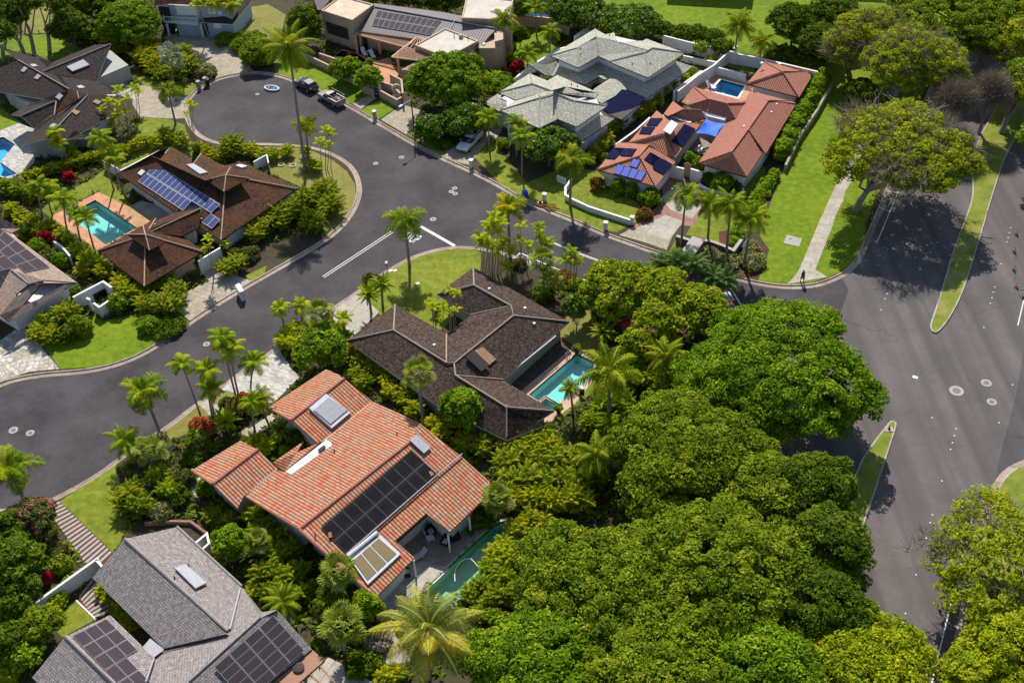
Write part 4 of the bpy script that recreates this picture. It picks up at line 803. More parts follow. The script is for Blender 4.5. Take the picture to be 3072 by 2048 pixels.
_, wp = walls(h, 'e 60 130|500 445|70 690|-200 530|-200 -50', 2.7, 'white_wall', d=.7)
panels(h, pl[0], 'e 30 105|335 345|165 380|-60 190', 4, 2, 'solar_grid'); panels(h, pl[0], 'e -60 190|120 345|-60 380|-200 270', 2, 2, 'solar_grid'); panels(h, pl[0], 'e 30 105|-60 190|-260 30|-150 -40', 2, 3, 'solar_grid')
# ---- white walled bin yard
wallrun('garden_wall', 'G 225 360|750 85|900 190', .1, 1.9, .2, 'white_wall', 'tall white stuccoed wall at the back of the bin yard', cap='white_paint')
wallrun('garden_wall', 'G 465 370|525 405', .1, 1.9, .2, 'white_wall', 'short white wall stub beside the bin yard gate', cap='white_paint')
wallrun('garden_wall', 'G 585 460|685 530|850 420', .1, 1.6, .2, 'white_wall', 'white corner wall in front of the dark bins', cap='white_paint')
wallrun('garden_wall', 'e -20 15|110 150|230 250', .1, 1.5, .15, 'white_wall', 'pale wall between the tan tile house and the hedge', cap='white_paint')
wallrun('garden_wall', 'e 360 165|420 205|470 265', .1, 1.6, .18, 'white_wall', 'white wall piece showing through the hedge above the tan roof', cap='white_paint')
# ---- blue grey two storey house, top left
h = house('two_storey_house', 'D 800 500', 'blue grey two storey house with a white balcony at the top of the cul-de-sac')
def block(parent, s, z, z1, mat, z0=0., name='wall'):
    p = [q[:2] for q in G(s, z)]; mb = MB(); mb.prism(p, z0, z1); mb.build(name, mat, parent); return p
lo = block(h, 'D 1050 400|1490 425|1800 40|1400 -100|900 -60', 2.6, 2.6, 'blue_wall'); up_ = block(h, 'D 375 85|1010 110|1440 115|1560 -40|500 -120', 5.0, 5.0, 'blue_wall', 2.5)
block(h, 'D 520 400|960 405|1060 100|500 60', 2.4, 2.4, 'blue_wall'); block(h, 'D 200 120|380 120|400 -20|200 -30', 4.8, 4.8, 'dark_trim')
roof(h, 'shake_rust', ['D 120 108 5.0|375 75 5.0|730 90 5.0|1450 118 5.0|1700 -260 7|200 -260 7'], .15, trim='white_paint')
roof(h, 'shake_black', ['D 940 392 2.6|1498 428 2.6|1870 -20 2.6|1560 -20 3.4|1350 290 3.3|980 250 3.3'], .12, trim='white_paint')
mb = MB(); bl = G('D 300 385|885 428|985 240|400 215', 2.4); mb.prism(bl, 2.25, 2.42); mb.build('balcony', 'white_paint', h)
bp = G('D 300 385|885 428|985 240|400 215', 2.4); top3 = 3.35
rl = MB()
for a_, b_ in ((bp[3], bp[0]), (bp[0], bp[1]), (bp[1], bp[2])):
    rl.tube([(a_[0], a_[1], top3), (b_[0], b_[1], top3)], .06, n=4); n_ = max(3, int(np.linalg.norm(b_-a_)/.3))
    for k in range(n_+1): c_ = a_+(b_-a_)*k/n_; rl.tube([(c_[0], c_[1], 2.4), (c_[0], c_[1], top3)], .03 if k % 5 else .07, n=4, cap=False)
rl.build('balcony_rail', 'white_paint', h)
for a_, b_ in ((bp[3], bp[0]), (bp[1], bp[2])): mb = MB(); d_ = b_-a_; c_ = (a_+b_)/2; mb.box((c_[0], c_[1], 2.42), np.linalg.norm(d_), .08, .85, math.atan2(d_[1], d_[0])); mb.build('balcony_side', 'white_paint', h)
for s_ in ('D 990 655', 'D 405 640'): q = g1(s_, .1); mb = MB(); mb.box((q[0], q[1], .1), .3, .3, 2.2); mb.build('column', 'white_wall', h)
window(h, up_[0], up_[1], 'D 505 95 880 265', bars=4); window(h, up_[1], up_[2], 'D 1075 150 1205 240', bars=3); window(h, up_[1], up_[2], 'D 1235 175 1300 250', bars=2); window(h, lo[0], lo[1], 'D 1170 425 1300 495', bars=4)
q0, q1 = G('D 530 520|945 545', .1); mb = MB(); c_ = (q0+q1)/2; mb.box((c_[0], c_[1], .1), np.linalg.norm(q1-q0), .12, 1.9, math.atan2(*(q1-q0)[1::-1])); mb.build('garage_door', 'blue_wall', h)

# ---- beige modern house
h = house('modern_house', 'B 1500 700', 'beige flat roofed modern house with slatted pergolas and a grey metal roof')
b1 = block(h, 'B 195 180|738 352|1110 78|540 -80', 5.2, 5.2, 'beige_wall'); 
def flatroof(parent, s, z, mat, pm='beige_wall', rim=.22, ph=.18):
    p = [q[:2] for q in G(s, z+ph)]; ar = sum(p[i][0]*p[(i+1) % len(p)][1]-p[(i+1) % len(p)][0]*p[i][1] for i in range(len(p)))
    if ar < 0: p.reverse()
    inn = offset(p, rim, True); mb = MB(); c, ci = p+[p[0]], inn+[inn[0]]
    strip(mb, c, z-.1, c, z+ph); strip(mb, c, z+ph, ci, z+ph); strip(mb, ci, z+ph, ci, z+.02); mb.build('parapet', pm, parent)
    sheet('flat_roof', inn, z+.02, mat, kind=None, parent=parent)
flatroof(h, 'B 195 180|738 352|1110 78|540 -80', 5.2, 'beige_roof_warm')
o, pl = roof(h, 'metal_seam', ['B 1125 120 5.0|C 1215 500 5.0|C 910 830|B 870 545 3.4', 'B 1125 120 5.0|C 1215 500 5.0|C 1215 440 4.6|C 600 270|B 1110 60'][:1], .15, trim='beige_wall')
roof(h, 'metal_seam', ['B 1110 60 4.3|B 2323 215 4.3|C 600 280 4.4|C 1215 505 5.05|B 1125 122 5.05'], .15, trim='dark_trim'); roof(h, 'metal_seam', ['B 60 -60 4.6|380 -40 4.6|200 180 3.6|125 175 3.6'], .15)
caps(h, 'grey_metal', ['B 1125 120 5.05|C 1215 500 5.05'], .1)
walls(h, 'B 1150 130|900 540|C 890 820|1200 510', 3.3, 'beige_wall', d=.5)
b3 = block(h, 'C 605 310|1440 345|1510 -10|700 -80', 5.8, 5.8, 'beige_wall'); flatroof(h, 'C 605 310|1440 345|1510 -10|700 -80', 5.8, 'beige_roof')
b2 = block(h, 'B 1820 782|C 325 490|905 708|C 355 1003', 4.4, 4.4, 'beige_wall'); flatroof(h, 'B 1820 782|C 325 490|905 708|C 355 1003', 4.4, 'beige_roof')
b4 = block(h, 'C 910 840|1010 692|1170 622|1225 510|1330 470|1340 780|1180 840', 3.9, 3.9, 'beige_wall'); b5 = block(h, 'C 1330 480|1460 500|1510 300|1350 250', 5., 5., 'beige_wall')
block(h, 'C 1180 620|1330 500|1345 760|1190 800', 3.9, 4.6, 'beige_wall', z0=1.2)
window(h, b1[0], b1[1], 'B 285 385 678 690', 'dark_trim', bars=4); window(h, b2[2], b2[3], 'C 765 905 828 1005', bars=2)
for s_ in ('C 970 775 1003 850', 'C 1068 720 1140 880', 'C 1235 550 1265 770'): 
    A_, B_ = b4[0], b4[4]; window(h, A_, B_, s_, 'white_wall', bars=2, out=.25)
panels(h, pl[0], 'B 1185 190|2290 370|2090 625|1080 455', 11, 2, 'solar_matte', 'grey_metal')
pipe_on(h, pl[0], 'C 425 500|490 375|C 600 345', .05, 'white_metal', 'pipe', .15); q = g1('C 598 660', 4.45); mb = MB(); mb.box(q, .5, .5, .35, .4); mb.lathe((q[0], q[1], q[2]+.35), [(.3, 0), (.3, .12), (.15, .2)], 10); mb.build('roof_vent', 'grey_metal', h)
pipes(h, flatz(4.45), 'C 480 650|722 690', h=.6)
def pergola(parent, s, z, n, mat, posts, zb=.1):
    q = G(s, z); e = MB()
    for a_, b_ in ((q[0], q[1]), (q[1], q[2]), (q[2], q[3]), (q[3], q[0])): e.tube([a_, b_], .14, n=4)
    e.build('pergola_beam', mat, parent)
    for k in range(n): t = (k+.5)/n; mb = MB(); mb.tube([q[0]+(q[1]-q[0])*t+[0, 0, .12], q[3]+(q[2]-q[3])*t+[0, 0, .12]], .05, n=4); mb.build('pergola_slat', mat, parent)
    for p in posts: c = g1(p, zb); mb = MB(); mb.box((c[0], c[1], zb), .38, .38, z-zb); mb.build('pergola_post', mat, parent)
pergola(h, 'B 800 595|1650 828|1830 720|870 540', 3.0, 30, 'peach_wood', ['B 830 930', 'B 1225 940', 'B 905 880'])
pergola(h, 'B 1425 1000|2110 1085|2180 1020|1650 820', 3.6, 22, 'peach_wood', ['B 1560 1320']); pergola(h, 'B 1650 820|2180 1020|2000 690|1860 655', 3.6, 8, 'peach_wood', [])
block(h, 'B 1580 1215|1880 1245|2150 1100|1850 1080', 2.2, 2.2, 'beige_wall'); 
def wr(s, z0, hh, lab, th=.22, mat='beige_wall', cap='beige_wall', nm='garden_wall', cat='garden wall'): return wallrun(nm, s, z0, hh, th, mat, lab, cat, cap=cap)
wr('B -250 880|0 985|300 1125|600 1285|850 1400', .1, 1.1, 'long beige garden wall above the lawn and the parked cars')
wr('B 155 930|420 1020|640 1060', .1, 1.1, 'thin beige rail wall edging the navy pool terrace')
wr('H 1480 240|1650 290|1780 420', .1, 1.4, 'beige stair wall with a sloping top by the round sculpture')
wr('H 1455 370|1730 520|1800 480', .1, 1.2, 'beige wall in front of the round stone sculpture'); wr('H 1160 270|1360 360', .1, 1.3, 'beige wall left of the small blue gate'); wr('H 1620 120|1800 210|1820 420', .1, 2., 'tall beige wall beside the pergola post')
wr('C 1520 265|1650 290|2000 300|2250 340|2480 460', .1, 1.8, 'curved beige wall behind the garden at the top', .2); wr('C 2900 700|2300 860|1800 1160|1420 1460', .1, 1.4, 'long pale wall climbing between the beige house and the sage roofs', .25, 'white_wall', 'white_paint')
q0, q1 = G('H 1375 415|1450 445', .1); e = empty('garden_gate', (q0[0], q0[1], .1), 'small blue and white patterned gate in the beige wall', 'gate'); mb = MB(); c_ = (q0+q1)/2; mb.box((c_[0], c_[1], .1), 1.0, .08, 1.7, -.5); mb.build('gate_frame', 'white_paint', e)
mb = MB(); [mb.box((c_[0]+.04, c_[1]-.06, .25+.5*k), .8, .06, .4, -.5) for k in range(3)]; mb.build('gate_panel', 'blue_glass', e)

# ---- sage green two storey house
h = house('two_storey_house', 'r 300 500', 'large two storey house with sage grey hipped roofs and a navy solar array')
U, T = 5.2, 6.5
roof(h, 'shingle_sage', ['r 25 250 5.2|222 333 5.2|215 195 6.3', 'r 222 333 5.2|362 252 5.2|345 118 6.5|215 195', 'r 25 250 5.2|215 195 6.3|345 118 6.5|338 62 5.3', 'r 338 62 5.3|345 118 6.5|500 155 6.4|458 92|495 152', 'r 362 252 5.2|345 118 6.5|700 212 6.5|690 225|436 290 5.2|430 282', 'r 345 118 6.5|470 88 5.3|490 155|662 145|705 210 6.5|500 150',
    'r 436 292 5.2|705 402 5.2|685 225 6.5', 'r 705 402 5.2|962 230 5.2|738 195 6.5|685 225 6.5', 'r 962 230 5.2|738 195 6.5|685 225 6.5|664 148|695 132 5.3'], .15, trim='dark_trim')
walls(h, 'r 45 255|222 325|360 250|690 395|945 235|690 145|480 100|340 75', 5.1, 'white_wall', d=.55)
SG = ['r -140 300 3.8|0 310 3.8|75 285 3.8|30 390 2.8|-10 385', 'r 30 390 2.8|75 300 3.7|210 372 3.7|350 290 3.7|490 350 3.7|400 380|270 450 2.8', 'r 400 380 3.2|490 345 3.8|700 440 3.8|900 305 3.8|960 370 2.8|700 545 2.8|560 485', 'r 900 285 3.8|1017 325 2.8|960 372 2.8|895 310', 'r 440 408 3.6|500 415 3.6|557 485 3.3|385 580 3.1|310 545|330 480', 'r 355 390 3.3|400 385 3.3|455 405 3.2|400 415']
roof(h, 'shingle_sage', SG, .15, trim='dark_trim'); walls(h, 'r 60 330|220 400|350 310|700 530|980 330|900 290|400 200', 2.8, 'white_wall', d=.5); walls(h, 'r 330 545|400 590|540 680|690 555|500 430', 2.7, 'white_wall', d=.6)
roof(h, 'shingle_sage', ['c 0 742 5.2|262 862 5.2|268 658 6.5', 'c 262 862 5.2|388 800 5.2|372 628 6.6|268 658 6.5', 'c 388 800 5.2|515 852 5.2|500 677 6.5|372 628 6.6', 'c 515 852 5.2|722 712 5.2|500 677 6.5', 'c 722 712 5.2|372 628 6.6|500 677 6.5', 'c 0 742 5.2|268 658 6.5|372 628 6.6|440 582 6.6|342 610|q 1000 295 6.4|710 375',
    'q 575 315 5.2|710 374 5.2|998 300 6.4|845 243 6.4', 'q 575 315 5.2|845 243 6.4|825 163 5.2', 'q 825 163 5.2|845 243 6.4|998 300 6.4|970 222', 'c 440 582 6.5|372 625 6.5|665 625 5.3|640 660', 'c 385 505 5.3|342 610|440 582 6.5|665 625 5.3', 'c 325 540 5.4|385 505 5.2|342 612 6.4'], .15, trim='dark_trim')
_, wp = walls(h, 'c 20 745|262 850|385 790|512 842|700 712|650 630|390 530|200 530|60 620|20 690', 5.1, 'white_wall', d=.5)
SL = ['q 455 400 2.8|585 467 2.8|650 405 3.5|570 322 3.5', 'c 500 985 2.8|768 800 2.8|665 765 3.7|505 890|430 925 3.7|445 960', 'c 355 870 3.6|400 815 3.6|515 885 3.6|440 960 3.2']
roof(h, 'shingle_sage', SL, .15, trim='dark_trim'); _, wq = walls(h, 'c 20 760|250 860|490 975|750 800|640 700|100 600|q 470 400', 2.8, 'white_wall', d=.45)
mb = MB(); [mb.tube([g1(a_, 4.4), g1(b_, 4.4)], .09, n=4) for a_, b_ in (('q 572 350', 'q 600 335'), ('q 572 352', 'q 640 385'))]; mb.build('pergola_beam', 'white_paint', h)
caps(h, 'ridge_sage', ['r 222 333 5.2|215 195 6.35', 'r 25 250 5.2|215 195 6.3|345 118 6.55|338 62 5.3', 'r 345 118 6.55|362 252 5.2', 'r 436 292 5.2|685 225 6.55|705 402 5.2', 'r 685 225 6.55|738 195 6.55|962 230 5.2', 'c 262 862 5.2|268 658 6.55|372 628 6.65|388 800 5.2', 'c 515 852 5.2|500 677 6.55|722 712 5.2', 'c 0 742 5.2|268 658 6.55', 'c 372 628 6.65|500 677 6.55', 'q 575 315 5.2|845 243 6.45|998 300 6.45', 'q 825 163 5.2|845 243 6.45'], .07)
def wh(k, a, b, z0, z1, P_=None, **kw): P_ = P_ or wp; winw(h, P_[k], P_[(k+1) % len(P_)], a, b, z0, z1, **kw)
def best_edge(P_, s, z):
    """wall segment that runs closest under a surveyed point"""
    q = g1(s, z)[:2]; bd = []
    for i in range(len(P_)): a, b = P_[i], P_[(i+1) % len(P_)]; d = b-a; t = np.clip((q-a)@d/(d@d), 0, 1); bd.append((np.linalg.norm(a+d*t-q), i))
    i = min(bd)[1]; return P_[i], P_[(i+1) % len(P_)]
def winat(parent, P_, s, z, **kw): A, B_ = best_edge(P_, s, z); window(parent, A, B_, s, **kw)
wN = inset(G('r 45 255|222 325|360 250|690 395|945 235|690 145|480 100|340 75', 5.1), .55)
winat(h, wN, 'r 430 295 485 330', 4.6, bars=3); winat(h, wN, 'r 722 345 790 400', 4.4, bars=3); winat(h, wN, 'r 800 300 880 350', 4.4, bars=4); winat(h, wp, 'r 112 708 160 745', 4.4, bars=2); winat(h, wp, 'q 760 560 830 590', 4.4, bars=2)
winat(h, wq, 'r 325 790 360 820', 1.8, bars=1); winat(h, wq, 'c 570 950 585 985', 1.5, bars=1); winat(h, wq, 'c 525 965 548 1005', 1.5, bars=1); winat(h, wq, 'q 680 640 705 690', 1.4, bars=1)
_, sp_ = facepts('r 525 487 3.6|700 550 3.2|385 628 2.9')
roof(h, 'dark_trim', ['r 525 487 3.5|700 550 3.1|520 695 2.9|385 628 2.8'], .15, 'array_deck'); panels(h, sp_, 'r 525 487|698 550|515 690|385 630', 5, 5, 'solar_navy', 'solar_navy', lift=.15, gap=.01)
pipes(h, flatz(6.4), 'c 540 335|735 245|890 440|1010 435|265 655|480 575|520 590', h=.35)

# ---- orange tile house
h = house('tiled_house', 't 400 500', 'sprawling house with pinkish orange tiled hip roofs, navy solar panels and a blue sail')
o, pl = roof(h, 'orange_tile', ['s 30 485 2.7|435 602 2.7|320 390 4.2', 's 435 602 2.7|572 432|500 385|387 313 4.3|320 390 4.25', 's 30 485 2.7|320 390 4.2|387 313 4.3|250 300|172 295',
    's 240 302 2.9|570 405 2.9|485 235 4.5', 's 570 405 2.9|720 205 2.9|640 160|485 235 4.5|530 180', 's 240 302 2.9|485 235 4.5|540 155|442 73 2.9',
    's 490 97 3.0|555 8 3.0|632 65 4.4|520 112', 's 520 112 3.1|682 157 3.1|632 65 4.4', 's 682 157 3.0|782 125|752 72 4.3|632 65 4.4', 's 540 155 3.6|690 160 3.2|782 125 3.1|720 205 2.9|620 220'], .18, trim='brown_wall')
o, p2 = roof(h, 'pink_tile', ['t 60 362 3|200 320 4.4|325 350 4.4|388 462 3|320 487|180 452', 't 200 320 4.4|325 350 4.4|472 345 3.1|95 233 3.0', 't 60 362 3.|200 320 4.4|95 233 3.|10 340', 't 325 350 4.4|472 345 3.1|388 462 3.0',
    't 128 765 2.8|360 686 4.7|475 530 4.7|615 330 4.7|540 275|480 275|390 460|315 490 2.9', 't 128 765 2.8|465 862 2.8|360 686 4.7', 't 360 686 4.7|465 862 2.8|572 702 2.8|475 530 4.7', 't 475 530 4.7|598 702 2.8|812 350 2.8|615 330 4.7', 't 615 330 4.7|812 350 2.9|760 330|540 275 2.9',
    't 465 212 3.0|830 306 3.0|715 128 4.6', 't 830 306 3.0|912 172 3.0|890 130|715 128 4.6', 't 912 172 3.0|900 125|590 60 3.0|715 128 4.6', 't 590 60 3.0|465 212 3.0|715 128 4.6'], .18, trim='brown_wall')
caps(h, 'ridge_orange', ['s 30 485 2.75|320 390 4.25|435 602 2.75', 's 320 390 4.25|387 313 4.35|505 385 3.3', 's 240 302 2.95|485 235 4.55|570 405 2.95', 's 520 112 3.15|632 65 4.45|682 157 3.1', 's 632 65 4.45|752 72 4.35', 't 60 362 3.05|200 320 4.45|325 350 4.45|388 462 3.05', 't 325 350 4.45|472 345 3.15', 't 200 320 4.45|95 233 3.05', 't 128 765 2.85|360 686 4.75|465 862 2.85', 't 360 686 4.75|475 530 4.75|615 330 4.75|540 275 3.', 't 475 530 4.75|598 702 2.85', 't 615 330 4.75|780 333 3.1', 't 465 212 3.05|715 128 4.65|830 306 3.05', 't 715 128 4.65|900 130 3.2', 't 715 128 4.65|590 60 3.05'], .08)
roof(h, 'white_wall', ['s 512 113 3.3|540 112 3.3|685 152 3.3|672 160 3.3'], .15, 'valley_flashing'); roof(h, 'beige_roof_warm', ['t 462 348 3.2|482 350 3.2|410 462 3.2|390 460 3.2'], .1, 'valley_flashing')
_, wa = walls(h, 's 45 483|430 590|560 430|380 320|190 305', 2.65, 'white_wall', d=.4); walls(h, 's 260 302|565 395|710 205|770 130|550 20|500 95|440 85', 2.85, 'white_wall', d=.4); _, wb = walls(h, 't 145 762|462 850|590 700|800 355|540 285|400 455|320 490', 2.75, 'white_wall', d=.45); walls(h, 't 75 362|180 445|320 480|450 350|100 245|25 340', 2.9, 'white_wall', d=.4); walls(h, 't 480 212|825 298|900 175|595 75', 2.9, 'white_wall', d=.5)
panels(h, pl[2], 's 145 335|305 345|270 398|195 395', 2, 1, 'solar_navy', 'solar_navy'); panels(h, pl[2], 's 145 335|225 342|150 418|85 412', 1, 1, 'solar_navy', 'solar_navy'); panels(h, pl[1], 's 392 366|550 450|485 525|415 485', 2, 1, 'solar_navy', 'solar_navy'); panels(h, pl[1], 's 392 366|465 405|415 458|350 418', 1, 1, 'solar_navy', 'solar_navy')
panels(h, pl[0], 's 170 447|372 503|335 567|138 515', 4, 1, 'solar_glare', 'solar_navy'); panels(h, pl[0], 's 280 408|332 425|302 480|250 462', 1, 1, 'solar_glare', 'solar_navy')
panels(h, pl[5], 's 400 130|487 132|445 185|368 182', 1, 1, 'solar_navy', 'solar_navy'); panels(h, pl[5], 's 345 190|435 192|398 244|318 240', 1, 1, 'solar_navy', 'solar_navy'); panels(h, pl[4], 's 632 168|710 205|622 332|540 292', 2, 3, 'solar_navy', 'solar_navy'); slab_on(h, pl[5], 's 548 158|597 185|542 257|492 230', .15, 'skylight_glass', frame='white_metal', lift=.25)
vents(h, p2[0], 't 195 398'); vents(h, p2[4], 't 445 510'); vents(h, p2[7], 't 635 412|672 357'); vents(h, p2[11], 't 570 70|695 78|825 118', sz=.5)
winat(h, wa, 's 230 560 290 600', 1.2, bars=4); winat(h, wa, 's 300 580 345 620', 1.2, bars=3); winat(h, wb, 's 820 490 850 530', 1.3, bars=1); winat(h, wb, 's 925 510 965 545', 1.3, bars=1)
# sail shade, four corners pulled taut
c4_ = G('t 180 458|318 490|250 582|108 556', 2.9); mb = MB(); N_ = 10; cc = sum(c4_)/4
gr = [[None]*(N_+1) for _ in range(N_+1)]
for i in range(N_+1):
    for j in range(N_+1):
        u_, v_ = i/N_, j/N_; p_ = (c4_[0]*(1-u_)+c4_[1]*u_)*(1-v_)+(c4_[3]*(1-u_)+c4_[2]*u_)*v_; k = .16*(1-min(1, abs(2*u_-1)**2))*(abs(2*v_-1)**2)+.16*(1-abs(2*v_-1)**2)*(abs(2*u_-1)**2)
        gr[i][j] = p_+(cc-p_)*k*.9+np.array([0, 0, -.25*math.sin(math.pi*u_)*math.sin(math.pi*v_)])
for i in range(N_):
    for j in range(N_): mb.quad(gr[i][j], gr[i+1][j], gr[i+1][j+1], gr[i][j+1])
o = mb.build('sail_shade', 'blue_fabric', None, True, True); tag(o, 'bright blue fabric sail stretched over the courtyard of the tiled house', 'shade sail')
wr('t -15 265|130 150|235 85|330 0|400 -50', .1, 1.8, 'white wall stepping up beside the bright blue pool', .2, 'white_wall', 'white_paint'); wr('t 240 95|460 150', .1, 1.2, 'low white wall between the bright blue pool and the small lawn', .2, 'white_wall', 'white_paint')
wr('t 340 -5|560 35|640 55|960 130', .1, 1.7, 'white rear wall behind the small lawn and the tiled pavilion', .2, 'white_wall', 'white_paint'); wr('r 1080 355|960 440|885 500', .1, 1.8, 'white wall right of the golden hedge beside the sage roofs', .2, 'white_wall', 'white_paint')
wr('r 480 870|620 770|720 680', .1, 1.2, 'grey wall below the hedge between sage and orange roofs', .2, 'stone_wall', 'white_wall'); wr('c 1095 240|1270 285|1480 330|1600 360', .1, 1.9, 'long white wall below the dark shrubs of the upper lawn', .2, 'white_wall', 'white_paint'); wr('c 1230 375|1320 395|1460 420', .1, 1., 'lower white wall right of the sage roofs', .2, 'white_wall', 'white_paint')
wr('c 500 250|600 170', .1, 1.8, 'white wall piece behind the upper left sage roof', .2, 'white_wall', 'white_paint')
wr('s 520 455|632 480', .1, 1.8, 'white courtyard wall left of the arched wooden gate', .2, 'white_wall', 'white_paint'); wr('s 678 480|760 505', .1, 1.8, 'white courtyard wall right of the arched wooden gate', .2, 'white_wall', 'white_paint')
q0, q1 = G('s 628 530|675 545', .1); e = empty('wooden_gate', ((q0[0]+q1[0])/2, (q0[1]+q1[1])/2, .1), 'arched brown wooden gate in the white courtyard wall', 'gate'); mb = MB()
for k in range(7): t = (k+.5)/7; p_ = q0+(q1-q0)*t; mb.box((p_[0], p_[1], .1), np.linalg.norm(q1-q0)/7*.92, .08, 1.9+.35*math.sin(math.pi*t), math.atan2(*(q1-q0)[1::-1]))
mb.build('gate_leaf', 'wood', e)
wr('c 478 1205|440 1260|440 1310|480 1335|600 1390|880 1480', .1, .75, 'low curving white wall round the front lawn by the driveway', .22, 'white_wall', 'white_paint'); wr('c 385 1180|440 1205', .1, .9, 'short white wall end behind the shaggy golden palm', .2, 'white_wall', 'white_paint')
wr('s 735 585|790 615|960 665|1040 672|1045 620', .1, .5, 'low white curved planter wall before the tiled house', .2, 'white_wall', 'white_paint')
wr('F 1150 1050|1430 1140|1380 1225', .1, 1.2, 'low stone wall by the driveway, left of the big stone pier', .35, 'stone_wall', 'concrete_collar'); wr('F 1450 1105|1620 1120|1800 1185|1940 1250|2050 1100', .1, 1.3, 'long dark stone wall behind the palm trunks', .35, 'stone_wall', 'concrete_collar')
def pier(s, zb, hh, sx, sy, rz, mat, cap, lab, nm='stone_pier', cat='pier', foot=True):
    q = g1(s, zb); e = empty(nm, (q[0], q[1], zb), lab, cat); mb = MB(); mb.box((q[0], q[1], zb), sx, sy, hh, rz); mb.build('shaft', mat, e); mb = MB(); mb.box((q[0], q[1], zb+hh), sx+.14, sy+.14, .12, rz); mb.build('cap', cap, e); return e
pier('F 1370 1370', .1, 2., 1.5, 3.0, -.55, 'stone_wall', 'concrete_collar', 'big stone entrance pier with a long pale top beside the palm trunks')
pier('y 1590 470', .15, 1.9, 1.3, 1.0, 0., 'stone_wall', 'concrete_collar', 'square stone pier among the wispy palms on the median')
for s_, lab, m_ in (('H 1385 810', 'pale mailbox pillar at the kerb below the parked pickup', 'beige_wall'), ('b 1488 1125', 'white mailbox pillar at the kerb by the white pickup', 'white_wall'), ('S 1634 604', 'pale mailbox pillar half in shade beside the fallen fronds', 'white_wall'), ('F 170 965', 'white capped mailbox pillar on the verge left of the tiled house drive', 'white_wall'),
        ('D 920 1540', 'stone mailbox pillar beside a dark bin at the cul-de-sac', 'stone_tan'), ('D 1035 1480', 'flat capped pillar behind the dark bin at the cul-de-sac', 'stone_tan'), ('F 535 890', 'white end pillar of the low curving wall', 'white_wall')):
    pier(s_, .1, 1.1, .42, .42, -.4, m_, 'white_wall' if m_ != 'stone_tan' else 'concrete_collar', lab, 'mailbox_pillar', 'mailbox pillar')

h = house('house', 'S 2100 -60', 'house beyond the top edge that shades the upper lawn'); hb = block(h, 'S 1998 -140|2236 -128|2260 -260|2010 -270', 6.2, 6.2, 'white_wall'); roof(h, 'shingle_tan', ['S 1990 -138 6.2|2245 -125 6.2|2265 -265 6.6|2000 -275 6.6'], .2)
block(h, 'S 2415 -150|2660 -140|2680 -260|2430 -270', 6.0, 6.0, 'white_wall')
# ================================================================== VEGETATION
RNG = np.random.default_rng(7)
def npmesh(name, V, F, tone=None, mat=None, smoothed=False):
    """V (n,3), F (m,k) all polygons with k corners"""
    me = bpy.data.meshes.new(name); n, m, k = len(V), len(F), F.shape[1]
    me.vertices.add(n); me.vertices.foreach_set('co', V.astype(np.float32).ravel()); me.loops.add(m*k); me.loops.foreach_set('vertex_index', F.astype(np.int32).ravel())
    me.polygons.add(m); me.polygons.foreach_set('loop_start', np.arange(0, m*k, k, dtype=np.int32)); me.polygons.foreach_set('loop_total', np.full(m, k, dtype=np.int32))
    if tone is not None: a = me.attributes.new('tone', 'FLOAT', 'FACE'); a.data.foreach_set('value', np.clip(tone, 0, 1).astype(np.float32))
    me.update(calc_edges=True)
    if mat: me.materials.append(MAT[mat])
    return me
def unit(v): return v/np.maximum(np.linalg.norm(v, axis=1, keepdims=True), 1e-9)
def quads(c, nrm, size, asp=1.7, rng=RNG, tone=None):
    """one leaf per point: c (n,3), normals (n,3), size (n,)"""
    n = len(c); a = unit(np.cross(nrm, rng.normal(size=(n, 3)))); b = np.cross(unit(nrm), a); s = size[:, None]*.5
    V = np.stack([c-a*s*asp, c-b*s*.8, c+a*s*asp, c+b*s*.8], 1).reshape(-1, 3); return V, np.arange(n*4).reshape(n, 4)
def clumpset(rng, R3, shape, n):
    """clump centres over the upper shell of a dome, edge ragged, with some in the body"""
    u = rng.uniform(-1, 1, n*3); z = rng.uniform(shape.get('zmin', -.15), 1, n*3); ph = rng.uniform(0, 2*math.pi, n*3)
    lob = 1+.13*np.sin(ph*3+rng.uniform(0, 6))+.09*np.sin(ph*5+rng.uniform(0, 6))+.06*np.sin(ph*9+z*4)
    r = np.sqrt(np.maximum(0, 1-np.maximum(z, -.15)**2)); sh = np.where(rng.random(n*3) < shape.get('inner', .2), rng.uniform(.45, .9, n*3), rng.uniform(.86, 1.05, n*3))
    p = np.stack([np.cos(ph)*r*sh*lob, np.sin(ph)*r*sh*lob, z*sh], 1)*np.array(R3)
    keep = rng.random(n*3) < 1/3.; return p[keep], sh[keep]
